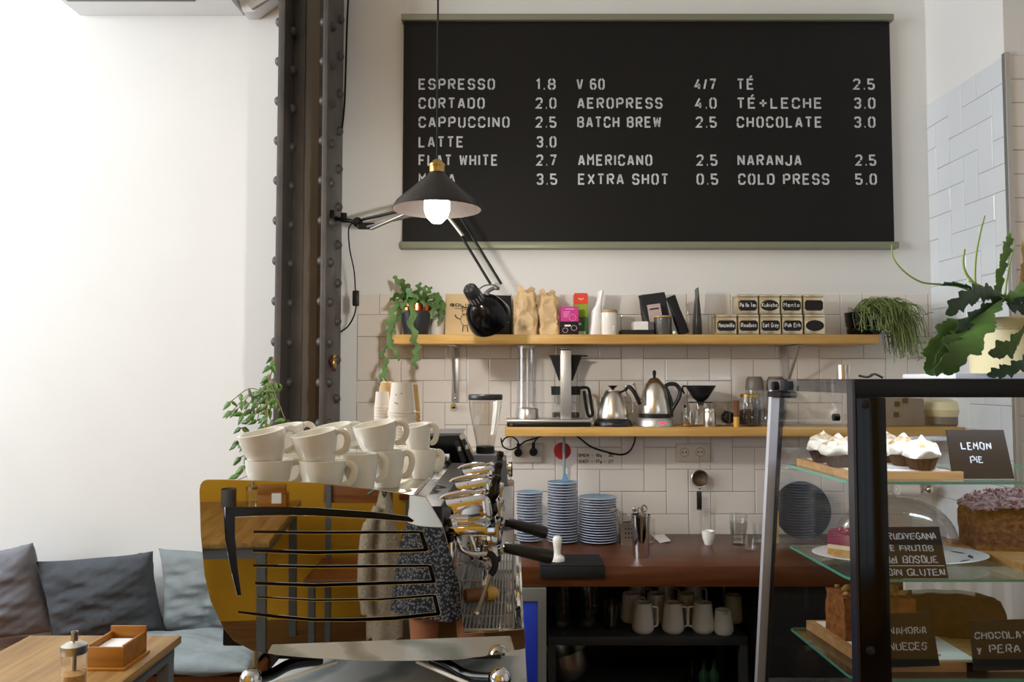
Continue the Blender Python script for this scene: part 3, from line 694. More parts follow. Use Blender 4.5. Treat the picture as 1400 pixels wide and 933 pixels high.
# ------------------------------------------------------------------ bench, cushions, table on the left
b = MB(); b.box((-3.3, 3.14, 0.41), (-1.0, WY - 0.006, 0.45), bevel=0.004)
bench = thing('bench', 'brown wooden bench along the white wall under the cushions', 'bench', (-2.1, 3.4, 0)); part('seat', b, M_BENCH, bench, world=True)
b = MB(); b.box((-3.3, 3.2, 0), (-1.05, WY - 0.006, 0.4095)); part('base', b, M_DARKC, bench, world=True)
def cushion(w, h, t, seed, N=44, pin=0.07):
    b = MB(); rnd = random.Random(seed); ph = [rnd.uniform(0, 6) for _ in range(6)]
    for side in (1, -1):
        V = []
        for i in range(N + 1):
            row = []
            for j in range(N + 1):
                u = -1 + 2 * i / N; v = -1 + 2 * j / N
                th = max(0.0, (1 - abs(u) ** 2.6)) ** 0.55 * max(0.0, (1 - abs(v) ** 2.6)) ** 0.55
                wr = 0.012 * th * (math.sin(5 * u + 3 * v + ph[0]) * .6 + math.sin(9 * v - 4 * u + ph[1]) * .5 + math.sin(14 * (u * .4 + v) + ph[2]) * .35 + math.sin(23 * v + 6 * u * u + ph[3]) * .22 + math.sin(31 * (v - .5 * u) + ph[4]) * .14)
                x = w / 2 * u * (1 - pin * (1 - v * v)); z = h / 2 * v * (1 - pin * (1 - u * u))
                row.append(b.bm.verts.new((x, side * (t / 2 * th + 0.004) + wr * side, z)))
            V.append(row)
        for i in range(N):
            for j in range(N):
                b.face([V[i][j], V[i + 1][j], V[i + 1][j + 1], V[i][j + 1]] if side == -1 else [V[i][j], V[i][j + 1], V[i + 1][j + 1], V[i + 1][j]])
    bmesh.ops.remove_doubles(b.bm, verts=list(b.bm.verts), dist=0.0083)
    return b
def put_cushion(px, py, d, w, h, t, rx, ry, m, label, seed):
    b = cushion(w, h, t, seed); p = at(px, py, d)
    b.xform(Matrix.Translation(p) @ Matrix.Rotation(ry, 4, 'Y') @ Matrix.Rotation(rx, 4, 'X'))
    single('cushion', b, m, label, 'cushion', (p.x, p.y, p.z - h / 2), world=True, group='cushions on the bench', angle=180)
put_cushion(-10, 815, 3.46, 0.46, 0.415, 0.16, 0.22, math.radians(-9), M_CUSHM, 'lavender grey cushion at the far left, cut off by the photo edge', 1)
put_cushion(140, 818, 3.48, 0.50, 0.385, 0.15, 0.2, math.radians(-5), M_CUSHD, 'dark slate grey cushion, middle one leaning on the wall', 2)
put_cushion(298, 811, 3.49, 0.50, 0.385, 0.13, 0.22, math.radians(3), M_CUSHL, 'pale grey cushion leaning on the wall behind the espresso machine', 3)
b = cushion(0.62, 0.44, 0.085, 9, pin=0.03); b.xform(Matrix.Translation((-1.30, 3.27, 0.503)) @ Matrix.Rotation(math.radians(90), 4, 'X'))
single('seat_cushion', b, M_CUSHL, 'flat pale grey seat cushion lying on the end of the bench', 'cushion', (-1.30, 3.30, 0.45), world=True, angle=180)

tx0, tx1, ty1 = -1.60, onz(248.5, 869, 0.75).x, onz(248.5, 869, 0.75).y
tab = thing('cafe_table', 'small oak cafe table with grey steel legs at the lower left', 'table', ((tx0 + tx1) / 2, 2.1, 0))
b = MB(); b.box((tx0, 1.55, 0.724), (tx1, ty1, 0.75), bevel=0.003); part('tabletop', b, M_TABLE, tab, world=True)
b = MB(); k = 0.04
for lo, hi in (((tx0 + .02, ty1 - .06, .684), (tx1 - .015, ty1 - .02, .7235)), ((tx0 + .02, 1.57, .684), (tx1 - .015, 1.61, .7235)), ((tx0 + .02, 1.61, .684), (tx0 + .06, ty1 - .06, .7235)), ((tx1 - .055, 1.61, .684), (tx1 - .015, ty1 - .06, .7235))): b.box(lo, hi)
part('apron', b, M_GREYST, tab, world=True)
for x in (tx0 + .02, tx1 - .055):
    for y in (1.57, ty1 - .06):
        b = MB(); b.box((x, y, 0), (x + .04, y + .04, 0.6838), bevel=0.002); part('leg', b, M_GREYST, tab, world=True)
# wooden napkin box
q0 = onz(117, 917, 0.75); bw = S(51, q0.y); bd = 0.145; bh = 0.066
nb = thing('napkin_box', 'amber wooden napkin box on the cafe table', 'napkin box', (q0.x + bw / 2, q0.y + bd / 2, 0.75), rotz=-0.02)
b = MB(); b.box((-bw / 2 - .008, -bd / 2 - .008, 0), (bw / 2 + .008, bd / 2 + .008, .008), bevel=.002); part('base', b, M_BOXW, nb)
b = MB(); t = .008
for lo, hi in (((-bw / 2, -bd / 2, .008), (bw / 2, -bd / 2 + t, bh)), ((-bw / 2, bd / 2 - t, .008), (bw / 2, bd / 2, bh + .02)), ((-bw / 2, -bd / 2 + t, .008), (-bw / 2 + t, bd / 2 - t, bh + .004)), ((bw / 2 - t, -bd / 2 + t, .008), (bw / 2, bd / 2 - t, bh + .004))): b.box(lo, hi, bevel=.0015)
part('sides', b, M_BOXW, nb)
b = MB()
for i in range(5): b.box((-bw / 2 + .012, -bd / 2 + .02, .009 + i * .009), (bw / 2 - .012, bd / 2 - .02, .0165 + i * .009), bevel=.001)
single('napkins', b, M_PAPER, 'white paper napkins lying in the amber wooden box', 'napkins', nb.location, rotz=-.02, kind='stuff')
# sugar dispenser
sp = onz(100, 944, 0.75); r = S(16.5, sp.y)
sd = thing('sugar_dispenser', 'glass sugar dispenser with steel lid and spout at the front of the cafe table', 'sugar dispenser', (sp.x, sp.y, 0.75))
b = MB(); b.lathe([(0, 0), (r * .95, 0), (r, .006), (r, .1), (r * .86, .112), (r * .84, .112), (r * .95, .1), (r * .95, .01), (0, .006)], seg=28); part('glass_body', b, M_GL, sd)
b = MB(); b.lathe([(r * 1.0, .100), (r * 1.03, .112), (r * 1.0, .122), (r * .6, .13), (r * .27, .133), (r * .27, .158), (r * .2, .158), (r * .2, .12), (0, .12)], seg=28); part('lid', b, M_STEEL, sd)
b = MB(); b.lathe([(r * .16, .02), (r * .2, .02), (r * .2, .118), (r * .16, .118)], seg=14); part('tube', b, M_STEEL, sd)
b = MB(); b.lathe([(0, .007), (r * .93, .009), (r * .93, .045), (r * .3, .052), (0, .05)], seg=24); part('sugar', b, mat('brown_sugar', 'b58a52', .95, var=.2, scale=200), sd)

# ================================================================== SHELVES
US_F, LS_F = 3.38, 3.38
UZ = Z(457.5, US_F); UZB = Z(470.5, US_F); LZ = Z(584.5, LS_F); LZB = Z(597, LS_F)
ush = thing('wall_shelf', 'upper long pine wall shelf carrying plants, bags and tea tins', 'shelf', (0.5, 3.5, UZB))
b = MB(); b.box((X(537, US_F, 463), US_F, UZB), (X(1202, US_F, 463), WY - 0.006, UZ), bevel=0.003); part('board', b, M_SHELF, ush, world=True)
lsh = thing('wall_shelf', 'lower pine wall shelf carrying the kettles and coffee brewers', 'shelf', (0.9, 3.5, LZB))
b = MB(); b.box((X(690, LS_F, 590), LS_F, LZB), (RX - 0.006, WY - 0.006, LZ), bevel=0.003); part('board', b, M_SHELF, lsh, world=True)
def bracket(px, label):
    x = X(px, 3.6, 500); t = thing('shelf_bracket', label, 'bracket', (x, WY - .006, UZB), group='steel brackets of the upper shelf')
    zb = Z(550, 3.6)
    b = MB(); b.box((x - .016, WY - .012, zb), (x + .016, WY - .0062, UZB - .001), bevel=.002); part('wall_plate', b, M_ALU, t, world=True)
    b = MB(); b.box((x - .016, US_F + .02, UZB - .007), (x + .016, WY - .0125, UZB - .001), bevel=.002); part('arm', b, M_ALU, t, world=True)
    b = MB(); b.cyl((x, US_F + .045, UZB - .008), (x, WY - .014, zb + .045), .007); part('brace', b, M_ALU, t, world=True)
    for z in (zb + .015, zb + .09):
        b = MB(); b.sphere((x, WY - .013, z), .006, sc=(1, .5, 1), seg=10, n=6); part('screw', b, M_CHROME, t, world=True)
bracket(622, 'steel shelf bracket below the left part of the upper shelf')
bracket(1074, 'steel shelf bracket below the tea tins')
kp = at(620, 556, 3.6)
b = MB(); b.lathe([(0, -.032), (.012, -.03), (.015, -.02), (.010, -.012), (.008, 0)], seg=18, mtx=Matrix.Rotation(-PI / 2, 4, 'X')); single('round_hook', b, M_CHROME, 'small shiny round hook on the tiles under the left bracket', 'hook', (kp.x, WY - .0065, kp.z))

def loft(b, secs, m=None, seg=28, n=5.0, capm=None):
    """secs: (z, half width, half depth, ox, oy)"""
    mi = b._m(m); R = []
    for z, hw, hd, ox, oy in secs:
        ring = []
        for k in range(seg):
            a = 2 * PI * k / seg; c, s = math.cos(a), math.sin(a)
            ring.append(b.bm.verts.new((ox + hw * math.copysign(abs(c) ** (2 / n), c), oy + hd * math.copysign(abs(s) ** (2 / n), s), z)))
        R.append(ring)
    for i in range(len(R) - 1):
        for k in range(seg):
            f = b.bm.faces.new([R[i][k], R[i][(k + 1) % seg], R[i + 1][(k + 1) % seg], R[i + 1][k]]); f.material_index = mi
    for r in (R[0][::-1], R[-1]):
        f = b.bm.faces.new(r); f.material_index = mi
    return b
def crumple(b, amp, sc, seed):
    from mathutils import noise
    zmin = min(v.co.z for v in b.bm.verts)
    for v in b.bm.verts:
        k = min(1, (v.co.z - zmin) / 0.03)
        d = noise.noise_vector(v.co * sc + Vector((seed * 7.1, 0, 0)))
        v.co += Vector((d.x, d.y, d.z * .5)) * amp * k
    return b

# ------------------------------------------------------------------ upper shelf, left to right
UD = 3.47
def ux(px, d=UD): return X(px, d, 440)
def wavy_strap(b, pts, w, n=9, lobes=6, m=None, side=(1, 0, .2), zig=False, rnd=random, th=.0014):
    P = cr(pts, n); N = len(P); hl = []; hr = []
    for i in range(N):
        f = i / (N - 1); env = min(1, f * 7 + .25) * min(1, (1 - f) * 5 + .25)
        env *= rnd.uniform(.86, 1.14)
        if zig:
            a = (f * lobes) % 1; c = (f * lobes + .5) % 1
            hl.append(w * env * (.42 + .58 * a)); hr.append(w * env * (.42 + .58 * c))
        else:
            hl.append(w * env * (.62 + .38 * math.sin(f * lobes * 2 * PI))); hr.append(w * env * (.62 + .38 * math.sin(f * lobes * 2 * PI + 2.4)))
    b.ribbon(P, hl, hr, side, m, th)
t = thing('trailing_cactus', 'trailing wavy-leaved green cactus in charcoal pot with copper rim, left end of the upper shelf', 'potted plant', (ux(569), UD, UZ))
pr = S(22, UD)
b = MB(); b.lathe([(0, 0), (pr * .72, 0), (pr * .76, .006), (pr * .92, .06), (pr, .105), (pr * .96, .105), (pr * .9, .06), (pr * .7, .09), (0, .09)], seg=32); part('pot', b, M_POTD, t)
b = MB(); b.lathe([(pr * 1.0, .104), (pr * 1.03, .106), (pr * 1.04, .136), (pr * .98, .137), (pr * .97, .104)], seg=32); part('copper_rim', b, M_COPPER, t)
b = MB(); b.lathe([(0, .118), (pr * .95, .116)], seg=20); part('soil', b, M_SOIL, t)
Pq = lambda px, py, d: at(px, py, d)
straps = [
 ([(566, 418, UD), (556, 398, 3.44), (547, 386, 3.42), (537, 379, 3.41)], .020, 3, (0, -.2, 1)),
 ([(568, 417, UD), (572, 398, 3.43), (574, 386, 3.42)], .016, 3, (1, 0, 0)),
 ([(566, 418, UD), (552, 404, 3.42), (540, 406, 3.38), (533, 412, 3.36)], .016, 3, (0, -.3, 1)),
 ([(570, 417, UD), (584, 400, 3.44), (590, 392, 3.44)], .013, 3, (1, 0, .3)),
 ([(572, 418, UD), (588, 404, 3.42), (598, 410, 3.4), (596, 424, 3.38)], .02, 3, (1, 0, .2)),
 ([(574, 417, UD), (596, 402, 3.46), (604, 420, 3.44), (601, 438, 3.43)], .018, 3, (1, 0, 0)),
 ([(574, 417, UD), (600, 412, 3.48), (603, 428, 3.47), (592, 434, 3.42)], .014, 3, (1, 0, .3)),
 ([(564, 418, UD), (546, 414, 3.40), (535, 430, 3.34), (532, 448, 3.33), (531, 462, 3.33)], .015, 5, (1, 0, 0)),
 ([(562, 418, UD), (550, 420, 3.38), (543, 436, 3.34), (535, 450, 3.33), (534, 470, 3.33), (538, 476, 3.33)], .013, 5, (1, .3, 0)),
 ([(533, 455, 3.33), (530, 472, 3.33), (523, 482, 3.33), (528, 496, 3.33), (526, 510, 3.33), (528, 526, 3.33)], .012, 5, (1, 0, 0)),
 ([(533, 470, 3.33), (541, 482, 3.32), (545, 494, 3.32)], .012, 2, (1, 0, 0)),
 ([(568, 418, UD), (567, 408, 3.38), (563, 428, 3.34), (564, 450, 3.335), (568, 468, 3.335), (570, 482, 3.335), (567, 494, 3.335), (569, 505, 3.335)], .0185, 6, (1, 0, 0)),
 ([(560, 418, UD), (556, 408, 3.38), (560, 400, 3.36), (572, 410, 3.35)], .017, 3, (0, 0, 1)),
 ([(570, 418, UD), (578, 410, 3.37), (580, 420, 3.35)], .014, 2, (1, 0, .3)),
]
b = None
straps += [
 ([(560, 418, UD), (548, 408, 3.40), (540, 420, 3.34), (536, 440, 3.33), (540, 458, 3.33)], .014, 4, (1, 0, .2)),
 ([(566, 418, UD), (562, 402, 3.42), (556, 392, 3.40), (546, 390, 3.38)], .016, 3, (.2, 0, 1)),
 ([(576, 418, UD), (586, 412, 3.40), (592, 424, 3.36), (588, 436, 3.35)], .014, 3, (1, 0, .2)),
 ([(570, 418, UD), (560, 410, 3.37), (552, 416, 3.35), (550, 428, 3.35)], .014, 3, (1, 0, .2)),
 ([(572, 418, UD), (580, 398, 3.47), (582, 390, 3.47)], .013, 2, (1, 0, .2)),
 ([(527, 500, 3.33), (522, 512, 3.33), (520, 522, 3.33)], .010, 2, (1, 0, 0)),
 ([(578, 418, UD), (598, 420, 3.45), (604, 430, 3.44), (598, 442, 3.43)], .014, 3, (1, 0, .2))]
for pts, w, lb, sd in straps:
    b = MB(); wavy_strap(b, [at(*p) for p in pts], w * 1.18, lobes=lb, side=sd, n=12); part('stem', b, M_LEAF, t, world=True)
b = MB(); b.lathe([(0, 0), (.03, 0), (.034, .075), (.03, .075), (.028, .01), (0, .006)], seg=24); single('small_pot', b, M_WHITE, 'small white pot standing behind the leaves between trailing cactus and kraft bag', 'pot', (ux(598, 3.52), 3.52, UZ))

def coffee_bag(name, label, px0, px1, py, d, depth, m, top=.9):
    w = S(px1 - px0, d) / 2; h = S(455 - py, d) * 1.0
    t = thing(name, label, 'coffee bag', (ux((px0 + px1) / 2, d), d + depth / 2, UZ), group='coffee bags on the upper shelf')
    b = MB(); hd = depth / 2
    loft(b, [(0, w * .97, hd * .94, 0, 0), (.006, w, hd, 0, 0), (h * .5, w, hd, 0, 0), (h * .78, w, hd * .8, 0, hd * .1), (h * .93, w, hd * .25, 0, hd * .3), (h, w * .99, .004, 0, hd * .3)], m, seg=40, n=12)
    crumple(b, .003, 22, px0); part('bag', b, m, t, angle=60)
    return t, w, h, hd
t, w, h, hd = coffee_bag('kraft_coffee_bag', 'smooth kraft coffee bag printed with dark lettering and a drawing, behind the black lamp head', 608, 664, 396, 3.46, .08, M_KRAFTS)
b = MB(); fy = -hd - .004; PL = lambda u, v, ww: Vector((u, fy - ww, v))
lettering(b, 'BOLIVIA', -w * .72, w * .62, h * .68, .0105, .0034, M_INK, PL, .001)
for i in range(11): b.box((-w * .5 + i * .0075, fy - .001, h * .62), (-w * .5 + i * .0075 + .004, fy, h * .62 + .003))
for cx, cz, rx, rz in ((0, .068, .02, .026), (0, .1, .012, .013)):
    b.tube([PL(cx + rx * math.cos(a * .5236), cz + rz * math.sin(a * .5236), .001) for a in range(13)], .0012, M_INK, seg=5)
for P in ([(-.02, .07), (-.038, .078), (-.044, .09)], [(.02, .07), (.036, .062), (.04, .05)], [(-.009, .043), (-.011, .015)], [(.009, .043), (.012, .015)], [(-.012, .105), (-.014, .122), (.014, .122), (.012, .105)]):
    b.tube([PL(u, v, .001) for u, v in P], .0022, M_INK, seg=5)
part('print', b, M_INK, t, smooth=False)
t, w, h, hd = coffee_bag('black_coffee_bag', 'black foil coffee bag with pale blue label, half hidden by the lamp head', 651, 699, 397, 3.545, .07, M_FOIL)
b = MB(); b.box((w - .048, -hd - .005, .062), (w - .012, -hd - .003, .104)); part('label', b, M_LABELB, t, 'pale blue label', smooth=False)
t, w, h, hd = coffee_bag('kraft_coffee_bag', 'kraft coffee bag standing behind the crumpled paper bags beside the black bag', 702, 744, 398, 3.53, .06, M_KRAFTS)
b = MB(); lettering(b, 'BOLIVIA', -w * .8, w * .8, h * .7, .014, .004, M_INK, lambda u, v, ww: Vector((u, -hd - .004 - ww, v)), .001); b.tube([Vector((-w * .6 + .01 * math.cos(a * .785), -hd - .0045, .07 + .014 * math.sin(a * .785))) for a in range(9)], .002, M_INK, seg=5)
part('print', b, M_INK, t, smooth=False)
def crumpled_bag(px0, px1, py, d, tw, label, seed):
    w = S(px1 - px0, d) / 2; h = S(455 - py, d)
    t = thing('crumpled_paper_bag', label, 'paper bag', (ux((px0 + px1) / 2, d), d + .04, UZ), group='crumpled paper bags on the upper shelf')
    b = MB(); secs = []
    for i in range(23):
        f = i / 22
        secs.append((h * .88 * f, w * (.98 - .22 * f ** 2.2), .042 * (1 - .72 * f ** 1.6), tw * f * f, .006 * f))
    loft(b, secs, M_KRAFT, seg=44, n=4.5); crumple(b, .010, 18, seed); crumple(b, .009, 45, seed + 3); part('bag', b, M_KRAFT, t, angle=16)
    b = MB(); zt = h * .86 - .004; x0 = tw
    for sx, oy, lean, hh in ((-.35, .010, -.3, .17), (.28, -.004, .35, .13), (0, .016, .12, .10)):
        c = Vector((x0 + sx * w, oy, zt))
        P = [c + Vector((0, 0, 0)), c + Vector((lean * w * .35, -.004, h * hh * .5)), c + Vector((lean * w * .9, .004, h * hh))]
        wd2 = w * .34
        b.ribbon(cr(P, 5), [wd2 * (1.25 - .05 * q) for q in range(11)], [wd2 * (1.2 - .06 * q) for q in range(11)], (1, .35 * (1 if sx > 0 else -1), .15), M_KRAFT, .0016)
    part('folded_top', b, M_KRAFT, t, angle=20)
crumpled_bag(703, 735, 387, 3.41, .004, 'left crumpled brown paper bag with open twisted top, on the upper shelf', 3)
crumpled_bag(737, 766, 391, 3.42, -.006, 'right crumpled brown paper bag, beside the magenta box', 8)
def carton(name, label, cat, px0, px1, py, d, depth):
    w = S(px1 - px0, d) / 2; h = S(455 - py, d)
    return thing(name, label, cat, (ux((px0 + px1) / 2, d), d + depth / 2, UZ)), w, h, depth / 2
t, w, h, hd = carton('magenta_box', 'small magenta and black carton with pale line drawings on the upper shelf', 'box', 767, 791, 416, 3.42, .06)
b = MB(); b.box((-w, -hd, 0), (w, hd, h * .47), M_BLACK, bevel=.001); b.box((-w, -hd, h * .4705), (w, hd, h), M_MAGENTA, bevel=.001); part('carton', b, None, t, smooth=False)
b = MB(); pk = mat('pale_pink_ink', 'd9a9c6', .6)
for cx, cz, r in ((.012, .075, .016), (.018, .03, .013), (-.02, .02, .012)): b.tube([Vector((cx + r * math.cos(a * .9), -hd - .0008, cz + r * .9 * math.sin(a * .9))) for a in range(8)], .0011, pk, seg=4)
for i in range(4): b.box((-w * .75, -hd - .0008, h * .8 - i * .007), (-w * .75 + .03 - i * .004, -hd, h * .8 - i * .007 + .0025), pk)
b.box((-w * .6, -hd - .0008, h * .3), (w * .1, -hd, h * .36), M_PAPER); b.box((-w * .5, -hd - .0008, h * .9), (w * .5, -hd, h * .93), pk)
part('print', b, pk, t, smooth=False)
t, w, h, hd = carton('filter_box', 'tall orange and green coffee filter carton behind the magenta box', 'box', 785, 804, 396, 3.5, .055)
b = MB(); b.box((-w, -hd, 0), (w, hd, h * .44), M_GREENC, bevel=.001); b.box((-w, -hd, h * .4405), (w, hd, h * .74), M_LIME, bevel=.001); b.box((-w, -hd, h * .7405), (w, hd, h * .97), M_ORANGE, bevel=.001); b.prism([(-hd, h * .9705), (hd, h * .9705), (hd * .4, h * 1.01), (-hd * .4, h * 1.01)], -w * .9, w * .9, M_ORANGE, axis='x'); part('carton', b, None, t, smooth=False)
b = MB(); b.tube([Vector((-.012 + .006 * i, -hd - .001, h * .86 + .004 * math.sin(i * 2.2))) for i in range(5)], .0016, M_PAPER, seg=5)
for x0, x1, z0, z1, m in ((-.018, .004, h * .62, h * .632, M_PAPER), (-.016, -.004, h * .36, h * .40, M_ORANGE), (-.018, .0, h * .25, h * .31, M_PAPER), (-.02, .018, .004, h * .11, M_PAPER)):
    c2 = MB(); c2.box((x0, -hd - .0008, z0), (x1, -hd, z1)); part('print', c2, m, t, smooth=False)
part('print', b, M_PAPER, t, smooth=False)
t = thing('white_pouch', 'white thin pouch seen edge-on, leaning beside the white canister', 'pouch', (ux(815), 3.48, UZ))
b = MB(); hh = S(61, UD)
loft(b, [(0, .026, .055, -.004, 0), (.004, .027, .06, -.004, 0), (hh * .3, .022, .06, -.002, 0), (hh * .55, .02, .06, .002, 0), (hh * .7, .011, .058, .011, 0), (hh * .85, .007, .056, .018, 0), (hh, .008, .055, .022, 0)], M_PAPER, seg=28, n=4); crumple(b, .003, 20, 5); part('pouch', b, M_PAPER, t, angle=60)
def canister(name, label, px0, px1, py, d, m, lidm):
    r = S(px1 - px0, d) / 2; h = S(455 - py, d)
    t = thing(name, label, 'canister', (ux((px0 + px1) / 2, d), d + r, UZ))
    b = MB(); b.lathe([(0, 0), (r * .93, 0), (r * .97, .004), (r * .97, h * .87), (r * .9, h * .9), (0, h * .9)], seg=32); part('body', b, m, t)
    b = MB(); b.lathe([(r * .9, h * .9), (r, h * .905), (r, h * .985), (r * .96, h), (0, h)], seg=32); part('lid', b, lidm, t)
    return t, r, h
M_LIDW = wood('bamboo_lid', 'a8834e', 'c19a62', .5)
t, r, h = canister('white_canister', 'white ceramic canister with bamboo lid on the upper shelf', 820, 846, 420, 3.41, M_WHITE, M_LIDW)
b = MB(); b.cyl((r * .45, -r * .92, h * .32), (r * .45, -r * .8, h * .32), .004); b.box((r * .4, -r * .93, .02), (r * .55, -r * .8, .026)); part('mark', b, M_PAPER, t)
b = MB(); b.prism([(-.078, -.055), (.06, -.055), (.06, .055), (-.078, .055)], 0, .022, M_BLACKM); single('black_case', b, M_BLACKM, 'flat black case lying on the upper shelf under a small white box', 'case', (ux(873, 3.46), 3.47, UZ))
b = MB(); b.box((-.04, -.045, 0), (.02, .045, .036), M_PAPER, bevel=.001); b.box((.0205, -.045, 0), (.045, .045, .034), M_GREYP, bevel=.001); single('small_white_box', b, None, 'small white box with grey end on top of the flat black case', 'box', (ux(878, 3.46), 3.47, UZ + .0225), smooth=False)
def foil_pouch(name, label, px, d, w, h, th, m, rot, top=.25):
    t = thing(name, label, 'coffee pouch', (ux(px, d), d, UZ), group='black coffee pouches on the upper shelf')
    b = MB()
    loft(b, [(0, w * .9, th, 0, 0), (.006, w, th, 0, 0), (h * .3, w, th * .95, 0, 0), (h * .65, w, th * .55, 0, 0), (h * .86, w, th * .2, 0, 0), (h, w, .0025, 0, 0)], m, seg=36, n=5)
    crumple(b, .004, 24, px)
    Mx = Matrix.Rotation(rot[2], 4, 'Z') @ Matrix.Rotation(rot[1], 4, 'Y') @ Matrix.Rotation(rot[0], 4, 'X'); b.xform(Mx)
    lo = min(v.co.z for v in b.bm.verts); b.move(Vector((0, 0, -lo))); part('pouch', b, m, t, angle=50)
    return t, Mx, -lo
t, Mx, dz = foil_pouch('black_coffee_pouch', 'black coffee pouch with pinkish label, tilted behind the charcoal canister', 900, 3.53, S(18.5, 3.53), S(57, 3.53), .026, M_FOILG, (-.1, math.radians(-8), 0))
b = MB(); b.box((-.034, -.031, .012), (.024, -.027, .132)); b.xform(Matrix.Translation((.0, 0, dz)) @ Mx); part('label', b, M_LABELP, t, 'pinkish label', smooth=False)
b = MB(); b.box((-.024, -.0325, .108), (.014, -.0312, .114)); b.xform(Matrix.Translation((0, 0, dz)) @ Mx); part('label_print', b, M_INK, t, smooth=False)
canister('charcoal_canister', 'charcoal ceramic canister with wooden lid in front of the tilted black pouch', 896, 921, 428, 3.41, mat('charcoal_ceramic', '56544f', .3), M_LIDW)
b = MB(); b.sphere((0, 0, .0085), .0085); single('small_ball', b, M_CUP, 'tiny cream ball at the foot of the charcoal canister', 'ball', (ux(922, 3.4), 3.4, UZ))
foil_pouch('black_coffee_pouch', 'black pouch leaning to the left between charcoal canister and upright pouch', 935, 3.47, S(6.5, UD), S(55, UD), .022, M_BLACKM, (0, math.radians(-20), .1))
foil_pouch('black_coffee_pouch', 'dark pouch standing edge-on, left of the tea tins', 953, 3.49, .06, S(65, UD), .018, M_FOILG, (0, 0, math.radians(82)))

# tea tins
def tin_proto(w, h):
    t = thing('tea_tin', '', 'tea tin', (0, 0, 0), group='square tea tins on the upper shelf')
    b = MB(); b.box((-w, -w, 0), (w, w, h * .86), bevel=.003, seg=2); part('body', b, M_TIN, t)
    b = MB(); b.box((-w * 1.01, -w * 1.01, h * .862), (w * 1.01, w * 1.01, h), bevel=.003, seg=2); part('lid', b, M_TIN, t)
    return t
TD = 3.42; tw = S(27.6, TD) / 2; thh = S(27.2, TD)
TINS = [(993.5, 0, 'Manzanilla', 'r'), (1024, 0, 'Rooibos', 'r'), (1054, 0, 'Earl Grey', 'r'), (1084, 0, 'Puh Erh', 'r'), (1114.5, 0, '', 'o'), (1023, 1, 'Pai Mu Tan', 'r'), (1053, 1, 'Kukicha', 'o'), (1083, 1, 'Menta', 'r'), (1113.5, 1, '', 'r')]
proto = tin_proto(tw, thh); TINO = []
for px, lv, tx, sh in TINS:
    loc = (X(px, TD - tw, 440), TD + 0.004, UZ + lv * (thh + .0008))
    lab = 'tea tin with black label reading %s in white' % tx if tx else ('tea tin with blank black oval label, right end of the lower row' if lv == 0 else 'tea tin with blank black label, right end of the upper row')
    if not TINO: o = proto; o.location = loc; o['label'] = lab
    else: o = dup(proto, loc, 0, lab)
    TINO.append(o)
bpy.context.view_layer.update()
for o, (px, lv, tx, sh) in zip(TINO, TINS):
    b = MB(); hw, hh2 = tw * .90, thh * .26; fy = -tw - .0012
    if sh == 'r': c = hh2 * .35; pl = [(-hw + c, -hh2), (hw - c, -hh2), (hw - c * .6, -hh2 + c * .6), (hw, -hh2 + c), (hw, hh2 - c), (hw - c * .6, hh2 - c * .6), (hw - c, hh2), (-hw + c, hh2), (-hw + c * .6, hh2 - c * .6), (-hw, hh2 - c), (-hw, -hh2 + c), (-hw + c * .6, -hh2 + c * .6)]
    else: pl = [(hw * math.cos(a * PI / 12), hh2 * 1.05 * math.sin(a * PI / 12)) for a in range(24)]
    b.prism([(u, v + thh * .44) for u, v in pl], fy, -tw + .001, M_LABEL, axis='y'); lb = part('label', b, M_LABEL, o, 'black label', smooth=False)
    if tx:
        b = MB(); lettering(b, tx, -hw * .85, hw * .82, thh * .37, thh * .19, .0021, M_CHALKS, lambda u, v, w: Vector((u, fy - w, v)), .0006, jit=.0006); part('writing', b, M_CHALKS, lb, smooth=False)

# rhipsalis at the right end
t = thing('rhipsalis_plant', 'bushy thin-stemmed hanging plant in a dark pot at the right end of the upper shelf', 'potted plant', (X(1185, 3.48, 440), 3.48, UZ))
b = MB(); b.lathe([(0, 0), (.06, 0), (.068, .01), (.07, .03), (.066, .034), (.072, .04), (.078, .1), (.074, .1), (.06, .08), (0, .08)], seg=32); b.move(Vector((-.015, 0, 0))); part('pot', b, M_BLACKG, t)
b = MB(); b.lathe([(0, .085), (.074, .083)], seg=18, c=(-.015, 0, 0)); part('soil', b, M_SOIL, t)
rnd = random.Random(5)
b = MB()
for i in range(560):
    o = Vector((rnd.uniform(-.07, .06), rnd.uniform(-.05, .05), .085)); a = rnd.uniform(-PI, PI) * .5 - .15
    right = rnd.random() < .72
    tx = rnd.uniform(.02, .19) if right else rnd.uniform(-.08, .04)
    ty = rnd.uniform(-.15, .05); pk = rnd.uniform(.10, .165) if right else rnd.uniform(.08, .12)
    if tx > .085: tz = rnd.uniform(-.1, .09)
    else: tz = rnd.uniform(.0, .1)
    if ty > -.105 and tx < .07: tz = max(tz, .02)
    mid = Vector(((o.x + tx) / 2, (o.y + ty) / 2, pk)); end = Vector((tx, ty, tz))
    q = cr([o, mid, mid.lerp(end, .6) + Vector((tx * .12, ty * .1, .02)), end], 3)
    b.tube(q, .0015, M_RHIP if rnd.random() < .75 else mat('rhip_light', '8a9a58', .55), seg=4)
    if rnd.random() < .55:
        e = end + Vector((rnd.uniform(-.03, .04), rnd.uniform(-.02, .02), rnd.uniform(-.03, .01)))
        if e.z > .01 or e.x > .085: b.tube([end, e], .0013, M_RHIP, seg=4)
part('stems', b, None, t, kind='stuff')

